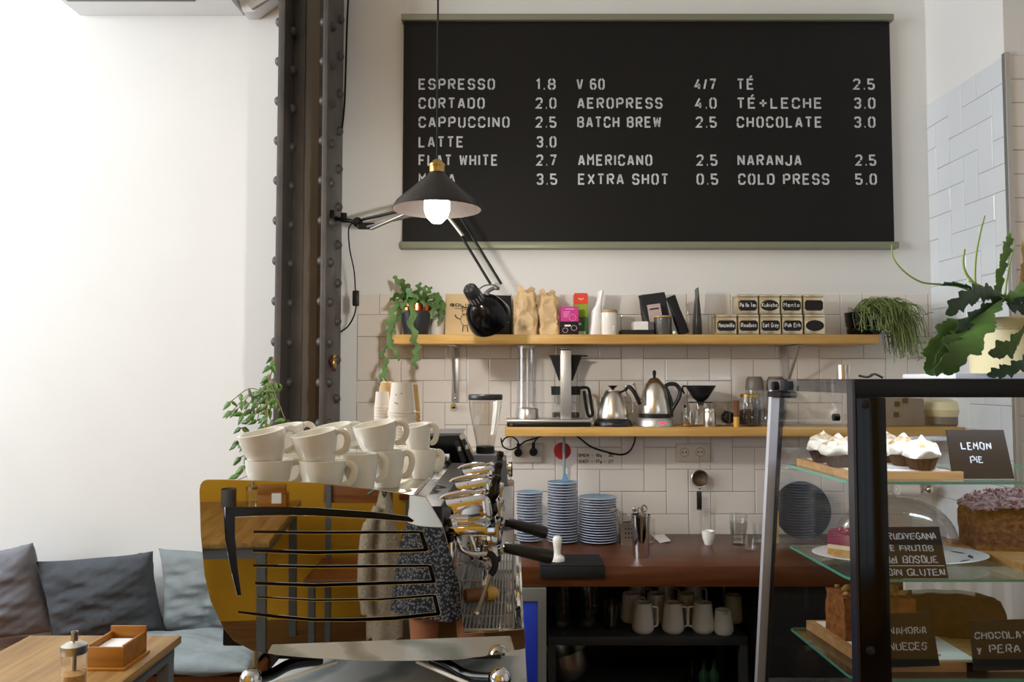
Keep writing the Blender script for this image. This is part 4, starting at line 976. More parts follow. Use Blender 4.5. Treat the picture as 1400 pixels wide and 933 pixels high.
# ------------------------------------------------------------------ lower shelf, left to right
LD = 3.47
def lx(px, d=LD): return X(px, d, 560)
t = thing('coffee_maker', 'aluminium filter coffee maker with clear water tower and black funnel, left on the lower shelf', 'coffee maker', (lx(750, 3.44), 3.5, LZ))
w0, w1 = X(693, 3.40, 575), X(808, 3.40, 575)
b = MB(); b.box((w0, 3.40, LZ + .002), (w1, 3.58, LZ + .018), M_BLACK, bevel=.004); b.box((w0 - .004, 3.397, LZ + .0185), (w1 + .003, 3.585, LZ + .031), M_ALU, bevel=.004); part('base', b, None, t, world=True)
b = MB(); b.cyl((w0 + .018, 3.399, LZ + .010), (w0 + .018, 3.391, LZ + .010), .006); part('switch', b, M_GREYP, t, world=True)
tc = at(720, 560, 3.49); tz = LZ + .0312
b = MB(); r = S(14, 3.49); b.lathe([(r * 1.22, tz), (r * 1.22, tz + .004), (r, tz + .07), (r * .98, Z(474, 3.49)), (r * .92, Z(474, 3.49)), (r * .92, tz + .06), (r * 1.1, tz)], seg=32, c=(tc.x, 3.49, 0)); part('water_tower', b, M_PLASTC, t, world=True)
b = MB(); b.lathe([(0, tz + .001), (r * 1.0, tz + .001), (r * 1.0, tz + .04), (r * .9, tz + .046), (r * .3, tz + .05), (0, tz + .05)], seg=28, c=(tc.x + .006, 3.49, 0)); part('heater', b, M_STEEL, t, world=True)
b = MB(); b.lathe([(r * .85, Z(477, 3.49)), (r * .9, Z(477, 3.49)), (r * .9, Z(473, 3.49)), (r * .85, Z(473, 3.49))], seg=28, c=(tc.x, 3.49, 0)); b.cyl((tc.x + .004, 3.49, tz + .03), (tc.x + .004, 3.49, Z(480, 3.49)), .004, M_WPLAST); part('tower_tube', b, M_GREYP, t, world=True)
xa, xb = X(766, 3.44, 520), X(781, 3.44, 520)
b = MB(); b.box((xa, 3.43, tz), (xb, 3.455, Z(479, 3.44)), bevel=.004); part('column', b, M_ALU, t, world=True)
b = MB(); b.box((xa, 3.43, Z(478.5, 3.44)), (xb, 3.50, Z(476, 3.44)), bevel=.001); part('column_top', b, M_GREYP, t, world=True)
fc = at(773.5, 500, 3.52); zt, zb2 = Z(486, 3.52), Z(521, 3.52); r = S(22.5, 3.52)
b = MB(); b.lathe([(0, zb2), (r * .42, zb2), (r * .97, zt - .004), (r * 1.04, zt - .003), (r * 1.04, zt), (r * .92, zt), (r * .36, zb2 + .006), (0, zb2 + .006)], seg=36, c=(fc.x, 3.52, 0)); b.box((fc.x + r, 3.512, zt - .006), (fc.x + r * 1.32, 3.528, zt), bevel=.002); part('filter_funnel', b, M_BLACKM, t, world=True)
b = MB(); b.lathe([(0, zb2 - .012), (.008, zb2 - .012), (.01, zb2 - .0005), (0, zb2 - .0005)], seg=12, c=(fc.x - .012, 3.52, 0)); part('drip_valve', b, M_WPLAST, t, world=True)
t = thing('carafe', 'glass carafe with black collar and handle standing on the coffee maker', 'carafe', (fc.x, 3.52, tz + .0005))
r = S(19.5, 3.52); hc = S(44, 3.52)
b = MB(); b.lathe([(0, 0), (r * .95, 0), (r, .004), (r, hc * .72), (r * .97, hc * .72), (r * .97, .005), (0, .004)], seg=32); part('glass_body', b, M_GL, t)
b = MB(); b.lathe([(r * .9, hc * .72), (r * 1.02, hc * .721), (r * 1.03, hc * .94), (r * 1.06, hc * .96), (r * 1.05, hc * .985), (0, hc * .985)], seg=32); part('collar', b, M_BLACKM, t)
b = MB(); b.lathe([(0, .005), (r * .96, .005), (r * .96, .024), (0, .024)], seg=28); part('coffee', b, M_COFFEE, t)
b = MB(); b.tube(cr([(r * .9, 0, hc * .92), (r * 1.35, 0, hc * .95), (r * 1.62, 0, hc * .86), (r * 1.8, 0, hc * .35), (r * 1.86, 0, hc * .14), (r * 1.72, 0, hc * .05), (r * 1.52, 0, hc * .13), (r * 1.36, 0, hc * .5), (r * 1.28, 0, hc * .84)], 6), .0068, seg=10); part('handle', b, M_BLACK, t)
# gooseneck kettle
t = thing('gooseneck_kettle', 'conical brushed steel gooseneck kettle with black lid knob, left of the dome kettle', 'kettle', (lx(838), LD, LZ))
r = S(25, LD)
b = MB(); b.lathe([(0, .001), (r * 1.03, .001), (r * 1.05, .006), (r * .98, .022), (r * .86, .032), (0, .032)], seg=40); part('power_base', b, M_PLAST, t)
b = MB(); b.lathe([(0, .0325), (r * .86, .0325), (r * .875, .038), (r * .8, .07), (r * .62, .12), (r * .46, S(46, LD)), (r * .42, S(47, LD)), (0, S(47, LD))], seg=40); part('body', b, M_STEEL, t)
b = MB(); z = S(47.2, LD); b.lathe([(0, z), (r * .41, z), (r * .38, z + .006), (0, z + .006)], seg=28); ld = part('lid', b, M_STEEL, t)
b = MB(); b.lathe([(0, z + .006), (.006, z + .006), (.007, z + .012), (.02, z + .022), (.02, z + .025), (0, z + .026)], seg=20); part('knob', b, M_BLACK, ld)
b = MB(); b.tube(cr([(r * .3, -.02, z - .006), (r * .62, -.03, z + .006), (r * .8, -.035, z + .02), (r * 1.05, -.045, z + .0), (r * 1.28, -.05, z - .038), (r * 1.38, -.05, z - .055)]), [.005] * 8 + [.0065] * 8 + [.0085] * 25, seg=10); part('handle', b, M_BLACK, t)
b = MB(); b.tube(cr([(r * .78, .02, .05), (r * 1.1, .035, .058), (r * 1.12, .04, .1), (r * 1.0, .04, .125), (r * .86, .045, .14), (r * .78, .04, z + .018), (r * .9, .04, z + .024)]), .0045, seg=8); part('spout', b, M_STEEL, t)
# dome kettle
t = thing('dome_kettle', 'domed brushed steel electric kettle with black handle on its grey base', 'kettle', (lx(895), LD, LZ))
r = S(24.5, LD); H = S(69, LD); zb0 = .037
b = MB(); b.lathe([(0, .001), (r * 1.06, .001), (r * 1.06, .005), (r * 1.0, .026), (r * .92, .036), (0, .036)], seg=40); pb = part('power_base', b, M_ALU, t)
b = MB(); b.box((r * .05, -r * 1.04, .014), (r * .38, -r * .9, .021), bevel=.002); part('red_display', b, M_REDLED, pb, 'glowing red display')
b = MB(); b.lathe([(0, zb0), (r * .87, zb0), (r * .88, zb0 + .015), (r * .86, zb0 + .017), (0, zb0 + .017)], seg=40); part('lower_band', b, M_PLAST, t)
z0 = zb0 + .0172
b = MB(); b.lathe([(0, z0), (r * .86, z0), (r * .87, z0 + .006), (r * .80, z0 + .05), (r * .68, z0 + .095), (r * .5, z0 + .128), (r * .36, z0 + .141), (r * .32, z0 + .143), (0, z0 + .143)], seg=40); part('body', b, M_STEEL, t)
b = MB(); b.lathe([(r * .36, z0 + .1412), (r * .28, z0 + .15), (r * .1, z0 + .156), (0, z0 + .156)], seg=30); ld = part('lid', b, M_STEEL, t)
b = MB(); b.lathe([(.006, z0 + .154), (.0055, z0 + .162), (.0085, z0 + .171), (.008, z0 + .182), (.003, z0 + .188), (0, z0 + .188)], seg=16); part('knob', b, M_BLACK, ld)
b = MB(); b.tube(cr([(r * .6, 0, z0 + .118), (r * .85, 0, z0 + .128), (r * 1.2, 0, z0 + .125), (r * 1.42, 0, z0 + .1), (r * 1.36, 0, z0 + .07), (r * 1.08, 0, z0 + .032), (r * .92, 0, z0 + .01)], 7), .009, seg=10); b.tube(cr([(r * .58, 0, z0 + .118), (r * .76, 0, z0 + .085), (r * .9, 0, z0 + .05), (r * .92, 0, z0 - .015)], 6), .0095, seg=10); part('handle', b, M_PLAST, t)
b = MB(); b.tube(cr([(-r * .7, -.01, z0 + .06), (-r * .95, -.015, z0 + .075), (-r * 1.05, -.015, z0 + .1), (-r * 1.12, -.015, z0 + .125), (-r * 1.22, -.015, z0 + .128)]), .0045, seg=8); part('spout', b, M_STEEL, t)
# glasses, dripper, jars
def tumbler(r, h, tp=.9, th=.0022, base=.006):
    return [(0, 0), (r * tp, 0), (r * tp + .0005, .003), (r, h), (r - th, h), (r * tp - th, base), (0, base)]
t = thing('small_glass', 'small glass with a spoon and a little brown liquid, left of the dripper', 'glass', (lx(940, 3.43), 3.43, LZ))
b = MB(); b.lathe(tumbler(S(9.5, 3.43), S(20, 3.43)), seg=24); part('glass_body', b, M_GL, t)
b = MB(); b.lathe([(0, .0065), (.023, .0065), (.0235, .012), (0, .012)], seg=20); part('liquid', b, mat('amber_liquid', 'a06a1c', .2), t)
b = MB(); b.tube([(.012, 0, .014), (-.002, .004, .05), (-.008, .006, .082)], .0017, M_STEEL, seg=6); b.sphere((-.010, .006, .086), .006, M_BLACK, sc=(1, .6, 1.1)); single('teaspoon', b, None, 'thin spoon with dark tip standing in the small glass', 'spoon', (lx(940, 3.43), 3.43, LZ), angle=60)
dx = lx(958, 3.49)
t = thing('glass_server', 'glass coffee server carrying the black dripper', 'glass server', (dx, 3.49, LZ))
b = MB(); b.lathe([(0, 0), (.05, 0), (.055, .006), (.05, .03), (.032, .075), (.03, .1), (.028, .1), (.03, .075), (.048, .03), (.05, .008), (0, .005)], seg=32); part('glass_body', b, M_GL, t)
t = thing('coffee_dripper', 'black cone coffee dripper sitting on the glass server', 'dripper', (dx, 3.49, LZ + .1005))
b = MB(); r = S(20.5, 3.49); b.lathe([(.012, -.012), (.014, .004), (r * .5, .02), (r, .072), (r, .075), (r * .94, .075), (r * .46, .022), (.010, .006), (.01, -.012)], seg=36); part('cone', b, M_PLAST, t)
b = MB(); b.lathe([(.014, .0), (.052, .0), (.052, .004), (.014, .004)], seg=32); part('flange', b, M_PLAST, t)
b = MB(); b.tube(cr([(-r * .9, 0, .07), (-r * 1.12, 0, .072), (-r * 1.2, 0, .06), (-r * 1.08, 0, .038)]), .004, seg=8); part('handle', b, M_PLAST, t)
t = thing('steel_shaker', 'small brushed steel canister standing in front of the glass server', 'canister', (lx(970.5, 3.41), 3.42, LZ))
b = MB(); r = S(8.3, 3.41); b.lathe([(0, 0), (r * .95, 0), (r, .003), (r, .062), (r * .94, .064), (0, .064)], seg=28); part('body', b, M_STEEL, t)
b = MB(); b.lathe([(r * .95, .0642), (r * 1.0, .065), (r * 1.0, .072), (r * .94, .077), (0, .077)], seg=28); part('lid', b, M_STEEL, t)
gx = lx(989, 3.5)
t = thing('glass_beaker', 'wide clear glass beaker behind the bamboo whisk', 'beaker', (gx, 3.5, LZ))
b = MB(); b.lathe([(0, 0), (.046, 0), (.05, .004), (.05, .1), (.054, .108), (.052, .108), (.0475, .1), (.0475, .006), (0, .005)], seg=32); part('glass_body', b, M_GL, t)
b = MB(); b.lathe([(0, 0), (.018, 0), (.028, .012), (.03, .03), (.022, .048), (.024, .052), (0, .054)], seg=10); b.xform(Matrix.Rotation(.25, 4, 'Y')); lo = min(v.co.z for v in b.bm.verts); b.move(Vector((.012, 0, .0055 - lo))); single('black_scoop', b, M_BLACKG, 'faceted black knob-shaped thing lying inside the glass beaker', 'scoop', (gx, 3.5, LZ))
t = thing('bamboo_whisk', 'brown bristle brush standing on its yellow bamboo handle', 'whisk', (lx(1006.5, 3.41), 3.41, LZ))
b = MB(); b.lathe([(0, 0), (.011, 0), (.0115, .02), (.0125, .038), (.0125, .042), (0, .042)], seg=20); part('handle', b, mat('yellow_bamboo', 'd8a444', .45), t)
b = MB()
for i in range(60):
    a = i * 2.4; rr = .0105 * math.sqrt((i + .5) / 60); b.tube([(rr * math.cos(a), rr * math.sin(a), .0415), (rr * 1.25 * math.cos(a), rr * 1.25 * math.sin(a), .112)], .0011, seg=4)
part('bristles', b, mat('brown_bristle', '8a5530', .7), t, kind='stuff')
def jar(px, d, r, h, label, lidm, fill, name='glass_jar'):
    t = thing(name, label, 'jar', (lx(px, d), d, LZ))
    b = MB(); b.lathe([(0, 0), (r * .92, 0), (r, .006), (r, h * .78), (r * .82, h * .9), (r * .82, h * .93), (r * .78, h * .93), (r * .78, h * .9), (r * .95, h * .77), (r * .95, .008), (0, .006)], seg=32); part('glass_body', b, M_GL, t)
    b = MB(); b.lathe([(r * .83, h * .9), (r * .86, h * .9), (r * .87, h * .985), (r * .82, h), (0, h)], seg=32); part('lid', b, lidm, t)
    if fill: b = MB(); b.lathe([(0, .0065), (r * .94, .0085), (r * .94, fill), (r * .5, fill + .006), (0, fill + .004)], seg=28); part('ground_coffee', b, M_COFFEE, t)
    return t
jar(1025, 3.46, S(14.5, 3.46), S(44, 3.46), 'glass jar of dark ground coffee with brass lid on the lower shelf', M_BRASS, .068)
def hopper_jar(px, d, label):
    t = thing('storage_bottle', label, 'storage bottle', (lx(px, d), d, LZ)); r = S(13, d); h = S(66, d)
    b = MB(); b.lathe([(0, 0), (r * .9, 0), (r, .01), (r * 1.1, h * .4), (r * .9, h * .75), (r * .86, h * .75), (r * 1.05, h * .4), (r * .9, .01), (0, .008)], seg=28); part('body', b, M_PLASTC, t)
    b = MB(); b.lathe([(r * .93, h * .72), (r * .95, h * .74), (r * .88, h * .93), (r * .7, h), (0, h)], seg=28); part('cap', b, mat('taupe_plastic', '6e655d', .4), t)
    b = MB(); b.lathe([(0, .011), (r * .9, .011), (r, h * .3), (0, h * .34)], seg=22); part('contents', b, mat('grey_grit', '8d857c', .9, var=.3, scale=90), t)
hopper_jar(1032, 3.54, 'clear bottle with taupe cap standing behind the jar of ground coffee')
hopper_jar(1061, 3.54, 'clear bottle with taupe cap partly behind the corner of the pastry case')
b = MB(); b.lathe(tumbler(.024, .078), seg=22); single('drinking_glass', b, M_GL, 'plain small glass on the lower shelf beside the ground coffee jar', 'glass', (lx(1047, 3.44), 3.44, LZ))
# things on the lower shelf seen through the pastry case
t = thing('grey_grinder', 'grey box-shaped grinder on the lower shelf, seen through the pastry case', 'grinder', (X(1225, 3.5, 560), 3.5, LZ))
b = MB(); b.box((-.08, -.07, 0), (.09, .07, .12), bevel=.008); part('body', b, mat('warm_grey', '77716c', .5), t)
b = MB()
for u, v in ((-.04, .085), (-.005, .1), (-.045, .04)): b.box((u, -.0725, v), (u + .022, -.0695, v + .022))
part('black_square', b, M_BLACK, t, smooth=False)
t = thing('cream_teapot', 'rounded cream pot with grey base on the lower shelf, seen through the pastry case', 'pot', (X(1290, 3.5, 560), 3.5, LZ))
b = MB(); b.lathe([(0, .0405), (.07, .0405), (.085, .07), (.07, .105), (.02, .118), (0, .118)], seg=28); part('body', b, M_POTC, t)
b = MB(); b.lathe([(0, 0), (.06, 0), (.072, .01), (.072, .04), (0, .04)], seg=28); part('base', b, M_GREYP, t)

# ================================================================== BACK COUNTER
CT = Z(730, WY); CFY = onz(900, 775, CT).y; CB = Z(803, CFY)
ctr = thing('counter', 'long reddish brown wooden back counter under the tiled wall', 'counter', (.7, 3.3, CB))
b = MB(); b.box((-.42, CFY, CB), (RX - .006, WY - .0065, CT), bevel=.003); part('worktop', b, M_COUNTER, ctr, world=True)
def cx(px, d, y=740): return X(px, d, y)
def onc(px, py, z=None): return onz(px, py, CT if z is None else z)

# saucers, each one of its own
def saucer(r):
    b = MB()
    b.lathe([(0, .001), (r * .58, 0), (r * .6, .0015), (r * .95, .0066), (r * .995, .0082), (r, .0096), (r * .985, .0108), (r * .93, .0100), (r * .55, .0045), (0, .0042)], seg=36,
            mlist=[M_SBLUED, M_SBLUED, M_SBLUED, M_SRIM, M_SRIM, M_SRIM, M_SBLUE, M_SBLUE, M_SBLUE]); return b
rnd = random.Random(2)
for px, d, r, n, ztop, nm in ((724, 3.47, S(18, 3.47), 18, Z(672.5, 3.47), 'short left stack'), (769, 3.45, S(21, 3.45), 22, Z(659, 3.45), 'tall middle stack'), (817.5, 3.45, S(25.6, 3.45), 18, Z(679, 3.45), 'wide right stack')):
    pit = (ztop - CT - .011) / (n - 1); x = cx(px, d, 700); src = None
    for i in range(n):
        lab = 'blue saucer, %s from the %s of the %s' % (ORD[n - 1 - i] if i < n - 1 else 'very first', 'top', nm)
        loc = (x + rnd.uniform(-.0012, .0012), d + rnd.uniform(-.0012, .0012), CT + .0003 + i * pit)
        if src is None: src = single('saucer', saucer(r), None, lab, 'saucer', loc, group='saucers in the ' + nm)
        else: dup(src, loc, 0, lab)
# red disc on a stick
x = cx(771.5, 3.52, 620)
t = thing('red_disc_paddle', 'red disc on a blue-grey stick standing up behind the tall saucer stack', 'paddle', (x, 3.54, CT))
b = MB(); b.tube([(x, 3.54, CT), (x, 3.545, Z(598, 3.54))], .0065, seg=10); part('stick', b, M_GSTICK, t, world=True)
b = MB(); p = at(769, 617, 3.553); b.cyl((p.x, 3.553, p.z), (p.x, 3.562, p.z), S(11.7, 3.55), seg=32); part('disc', b, M_RED, t, world=True)
b = MB(); b.prism([(-.016, 0), (.016, 0), (.008, .028), (-.008, .028)], -.004, .004, M_SBLUE, axis='y'); single('blue_clip', b, M_SBLUE, 'small blue wedge standing on top of the tall saucer stack', 'clip', (cx(773, 3.47, 655), 3.475, Z(659, 3.45) + .0002), smooth=False)

# cutlery caddy, shaker, papers, glasses
p = at(858, 735, 3.42); d = 3.42
t = thing('cutlery_caddy', 'small square steel cutlery caddy beside the wide saucer stack', 'caddy', (p.x, d, CT))
w = S(10.5, d); h = S(28, d); b = MB()
for lo, hi in (((-w, -w, 0), (w, w, .003)), ((-w, -w, .003), (w, -w + .003, h)), ((-w, w - .003, .003), (w, w, h)), ((-w, -w + .003, .003), (-w + .003, w - .003, h)), ((w - .003, -w + .003, .003), (w, w - .003, h))): b.box(lo, hi)
part('box', b, M_STEEL, t, smooth=False)
b = MB()
for i in range(3):
    for j in range(3): b.cyl(((i - 1) * .013, -w - .0006, .03 + j * .018), ((i - 1) * .013, -w + .0005, .03 + j * .018), .0035, seg=10)
part('hole', b, M_BLACKM, t, kind='stuff')
for i, (dx, dy, lab) in enumerate(((-.062, -.01, 'teaspoon leaning far left out of the steel caddy'), (-.045, .012, 'teaspoon leaning left in the steel caddy, just behind the outer one'), (.03, .01, 'teaspoon leaning right in the steel caddy'))):
    b = MB(); b.tube([(p.x, d, CT + .006), (p.x + dx * .5, d + dy * .5, CT + .08), (p.x + dx, d + dy, CT + .132)], [.0022, .003, .004], seg=8, flat=.5); b.sphere((p.x + dx * 1.07, d + dy * 1.07, CT + .141), .010, sc=(1, .45, 1.2))
    single('teaspoon', b, M_STEEL, lab, 'teaspoon', (p.x, d, CT + .004), world=True, group='teaspoons in the caddy')
sp = onc(876.5, 762); r = S(13.3, sp.y); h = S(57, sp.y)
t = thing('shaker_tin', 'tall polished steel shaker cup at the front of the back counter', 'shaker', (sp.x, sp.y, CT))
b = MB(); b.lathe([(0, 0), (r * .76, 0), (r * .79, .004), (r * .97, h * .96), (r * 1.03, h * .97), (r * 1.03, h), (r * .95, h), (r * .76, .006), (0, .005)], seg=40); part('cup', b, M_CHROME, t)
for i, (dx, dy, hh, lab) in enumerate(((.012, .01, .03, 'spoon with looped end standing in the steel shaker'), (.0, .02, .018, 'bar spoon standing in the steel shaker, left of the looped one'))):
    b = MB(); b.tube([(-.01, 0, .008), (dx * .6, dy, h * .8), (dx, dy, h + hh * .3)], .0028, seg=8); c = Vector((dx + .002, dy, h + hh * .7))
    b.tube([c + Vector((.011 * math.cos(a * PI / 6), 0, .013 * math.sin(a * PI / 6))) for a in range(13)], .0032, seg=6)
    single('bar_spoon', b, M_STEEL, lab, 'bar spoon', (sp.x, sp.y, CT))
b = MB(); b.lathe(tumbler(.032, .105), seg=24); single('drinking_glass', b, M_GL, 'clear glass standing behind the steel shaker', 'glass', (cx(886, 3.42), 3.42, CT))
b = MB(); P = [onc(890, 734), onc(908, 731), onc(917, 742), onc(902, 743)]
pp = [Vector((q.x, q.y, CT + .0012 + z)) for q, z in zip(P, (.007, .0, .006, .0))]; lo = [q - Vector((0, 0, .0008)) for q in pp]
b.poly(pp); b.poly(lo[::-1])
for i in range(4): b.poly([lo[i], lo[(i + 1) % 4], pp[(i + 1) % 4], pp[i]])
single('paper_note', b, M_PAPER, 'white scrap of paper lying on the back counter', 'paper', (P[0].x, P[0].y, CT), world=True, smooth=False)
gx, gy = cx(967.5, 3.47), 3.47
b = MB(); b.lathe(tumbler(S(12.5, gy), S(42, gy), .78), seg=28); single('tall_glass', b, M_GL, 'tall clear glass behind two white espresso cups on the counter', 'glass', (gx, gy, CT))
q = onc(968.5, 745)
def tiny_cup():
    b = MB(); b.lathe([(0, 0), (.015, 0), (.017, .004), (.0255, .032), (.027, .045), (.0255, .045), (.023, .03), (.014, .006), (0, .005)], seg=28); return b
e = single('handleless_cup', tiny_cup(), M_WHITE, 'lower white handleless cup of the pair in front of the tall glass', 'cup', (q.x, q.y, CT), group='white handleless cups on the counter')
dup(e, (q.x, q.y, CT + .0135), 0, 'upper white handleless cup nested in the other before the tall glass')
def facet(r, h):
    b = MB(); b.lathe([(0, 0), (r * .74, 0), (r * .78, .004), (r * .82, h * .3), (r * .92, h * .36), (r * .93, h * .6), (r * .97, h * .64), (r, h), (r * .95, h), (r * .88, h * .6), (r * .76, h * .3), (r * .7, .01), (0, .01)], seg=12); return b
for px, py, rr, hh, lab in ((1010, 745, 12.5, 31, 'faceted glass at the bottom of the pair left of the pastry case'), (1025.5, 754, 10.5, 20, 'low faceted glass in front of the others beside the pastry case'), (1042, 744, 13, 28, 'faceted glass partly behind the edge of the pastry case')):
    q = onc(px, py); g = single('faceted_glass', facet(S(rr, q.y), S(hh, q.y)), M_GLT, lab, 'glass', (q.x, q.y, CT), group='faceted glasses on the counter')
    if px == 1010: dup(g, (q.x, q.y, CT + S(10.5, q.y)), .2, 'faceted glass stacked inside another left of the pastry case')
# tamping mat and tamper
mz = CT + .009; m0, m1 = X(738, CFY, 775), X(826, CFY, 775); my = onz(780, 758, mz).y
b = MB(); b.box((m0, CFY - .009, CT + .0005), (m1, my, mz), bevel=.003); b.box((m0, CFY - .0095, Z(790, CFY)), (m1, CFY - .0005, CT + .002), bevel=.003)
single('tamping_mat', b, M_BLACKM, 'black rubber tamping mat folded over the front edge of the counter', 'mat', ((m0 + m1) / 2, CFY, CT), world=True)
q = onz(762, 767, mz)
b = MB(); k = S(1, q.y); b.lathe([(0, .0), (10 * k, 0), (10 * k, 4 * k), (9 * k, 5.5 * k), (5.4 * k, 8 * k), (4.5 * k, 11 * k), (5.2 * k, 18 * k), (6.4 * k, 25 * k), (6.2 * k, 30 * k), (4.2 * k, 33 * k), (0, 34 * k)], seg=30); single('tamper', b, M_CUP, 'white coffee tamper standing on the black tamping mat', 'tamper', (q.x, q.y, mz + .0002))

# outlets, plugs, cords
def outlet(px0, px1, py0, py1, label, holes):
    x0, x1, z0, z1 = X(px0, 3.61, 610), X(px1, 3.61, 610), Z(py1, 3.61), Z(py0, 3.61)
    t = thing('wall_outlet', label, 'outlet', ((x0 + x1) / 2, WY - .006, z0), group='double wall outlets')
    b = MB(); b.box((x0, WY - .017, z0), (x1, WY - .0062, z1), bevel=.003); part('plate', b, M_OUTLET, t, world=True)
    for hx, hy in holes:
        c = at(hx, hy, 3.61); b = MB()
        b.lathe([(.021, .0), (.019, .0012), (.0185, -.001), (0, -.001)], mat('socket_shade', 'a3988a', .5), seg=24, c=(c.x, WY - .0172, c.z), mtx=Matrix.Rotation(PI / 2, 4, 'X'))  # shading of the socket recess put into the ring colour
        for s in (-1, 1): b.cyl((c.x + s * .0085, WY - .0186, c.z), (c.x + s * .0085, WY - .0165, c.z), .0032, M_BLACK, seg=10)
        for s in (-1, 1): b.box((c.x - .003, WY - .0192, c.z + s * .016 - .0025), (c.x + .003, WY - .0168, c.z + s * .016 + .0025), M_STEEL)
        part('socket', b, None, t, world=True)
outlet(700, 741, 606, 633, 'double wall outlet with two black plugs, below the left end of the lower shelf', [])
outlet(925, 971, 607, 632, 'empty double wall outlet above the hanging strainer', [(936, 619), (957.5, 618.5)])
def plug(px, py, path, label):
    c = at(px, py, 3.58); t = thing('power_plug', label, 'plug', (c.x, WY - .018, c.z), group='black plugs in the left outlet')
    b = MB(); b.lathe([(0, 0), (.0185, 0), (.019, .012), (.0165, .02), (0, .021)], seg=24, c=(c.x, WY - .0173, c.z), mtx=Matrix.Rotation(PI / 2, 4, 'X')); b.box((c.x - .007, WY - .034, c.z + .008), (c.x + .007, WY - .02, c.z + .042), bevel=.003); part('body', b, M_BLACK, t, world=True)
    b = MB(); b.tube(cr([at(*q) for q in path]), .0035, seg=7); part('cord', b, M_BLACK, t, world=True)
plug(708.5, 620, [(709, 612, 3.6), (708, 604, 3.59), (703, 599, 3.57), (697, 597, 3.54), (690, 600, 3.52), (686, 606, 3.52)], 'black plug on the left of the left outlet')
plug(729.5, 619, [(730, 610, 3.6), (731, 604, 3.59), (735, 599, 3.58), (740, 595, 3.56)], 'black plug on the right of the left outlet')
b = MB(); b.tube(cr([at(685, 600, 3.5), at(688, 611, 3.53), at(698, 615, 3.57), at(708, 611, 3.585), at(718, 604, 3.6), at(731, 600, 3.6), at(745, 595, 3.6)]), .0035, seg=7); single('cord', b, M_BLACK, 'black cord looping below the left end of the lower shelf', 'cord', at(708, 611, 3.58), world=True)
b = MB(); b.tube(cr([at(784, 594, 3.6), at(792, 599, 3.6), at(808, 611, 3.61), at(828, 618, 3.612), at(848, 622, 3.612), at(860, 618, 3.61), at(867, 606, 3.6), at(869, 594, 3.6)]), .004, seg=7); single('cord', b, M_BLACK, 'black cord sagging under the middle of the lower shelf', 'cord', at(828, 618, 3.61), world=True)
t = thing('strainer', 'small round mesh strainer with black handle hanging under the right outlet', 'strainer', at(957, 655, 3.59))
c = at(957, 655, 3.585); r = S(11.3, 3.585)
b = MB(); b.tube([c + Vector((r * math.cos(a * PI / 14), 0, r * math.sin(a * PI / 14))) for a in range(29)], .0028, seg=7, cap=False); b.tube([c + Vector((0, 0, r)), c + Vector((0, .006, r + .02)), at(956, 625, 3.61)], .0016, seg=6); part('rim', b, M_STEEL, t, world=True)
b = MB(); b.lathe([(r, 0), (r * .9, .012), (r * .5, .024), (0, .028)], seg=26, c=c, mtx=Matrix.Rotation(-PI / 2, 4, 'X')); part('mesh', b, M_MESHM, t, world=True)
b = MB(); b.tube([c + Vector((0, 0, -r)), at(956.5, 669, 3.588)], .003, seg=8); b.box(at(956, 698, 3.585) - Vector((.0105, .006, 0)), at(956, 672, 3.585) + Vector((.0105, .006, 0)), M_PLAST, bevel=.004); part('handle', b, None, t, world=True)
# marks written on the tile
b = MB(); PLT = lambda u, v, w: Vector((u, WY - .0046 - w, v))
mk = mat('marker_ink', '4a3a2c', .8)
for tx, a, c2, y in (('BREW - 18g - 30', 791, 838, 624.5), ('SHOT - 17g - 27', 791, 838, 633)):
    lettering(b, tx, X(a, WY, y), X(c2, WY, y), Z(y, WY), S(3.6, WY), .0026, mk, PLT, .0006, jit=.0006)
single('tile_note', b, mk, 'two lines of small dark handwriting on the tile under the shelf', 'handwriting', (X(815, WY, 630), WY - .004, Z(633, WY)), world=True, smooth=False)

# ------------------------------------------------------------------ under the counter
t = thing('bar_fridge', 'grey framed fridge with bright blue front under the left end of the counter', 'fridge', (-.13, 3.1, 0))
fx1 = X(747, 2.98, 860); fz = Z(806, 2.98)
b = MB(); b.box((-.4, 3.005, 0), (fx1, 3.55, fz), bevel=.004); part('cabinet', b, M_GREYF, t, world=True)
b = MB(); f0 = X(735.5, 2.98, 860)
b.box((f0, 2.985, 0), (fx1, 3.0045, fz)); b.box((-.4, 2.985, fz - .045), (f0 - .0005, 3.0045, fz)); part('frame', b, M_GREYF, t, world=True, smooth=False)
b = MB(); b.box((-.4, 2.992, .02), (f0 - .0005, 3.0043, fz - .0455), bevel=.002); part('door', b, M_BLUE, t, 'bright blue door', world=True)
SZ = Z(869, 3.19); sx0, sx1 = X(749, 3.19, 870), X(1020, 3.19, 870)
t = thing('under_shelf', 'dark metal shelf unit under the counter holding white mugs', 'shelf', ((sx0 + sx1) / 2, 3.3, 0))
b = MB(); b.box((sx0, 3.17, SZ - .034), (sx1, 3.6, SZ), bevel=.002); part('board', b, M_DARKSH, t, world=True)
b = MB(); b.box((sx0, 3.17, .34), (sx1 - .04, 3.6, .37), bevel=.002); part('board', b, M_DARKSH, t, world=True)
for x, y in ((sx0, 3.17), (sx1 - .03, 3.17), (sx0, 3.57), (sx1 - .03, 3.57)):
    b = MB(); b.box((x, y, 0), (x + .03, y + .03, SZ - .0345)); part('leg', b, M_DARKSH, t, world=True, smooth=False)
b = MB(); b.box((sx1 + .03, 3.02, 0), (RX - .01, 3.6, CB - .002)); single('cabinet', b, M_DARKC, 'dark cabinet under the right part of the back counter', 'cabinet', (1.5, 3.3, 0), world=True)
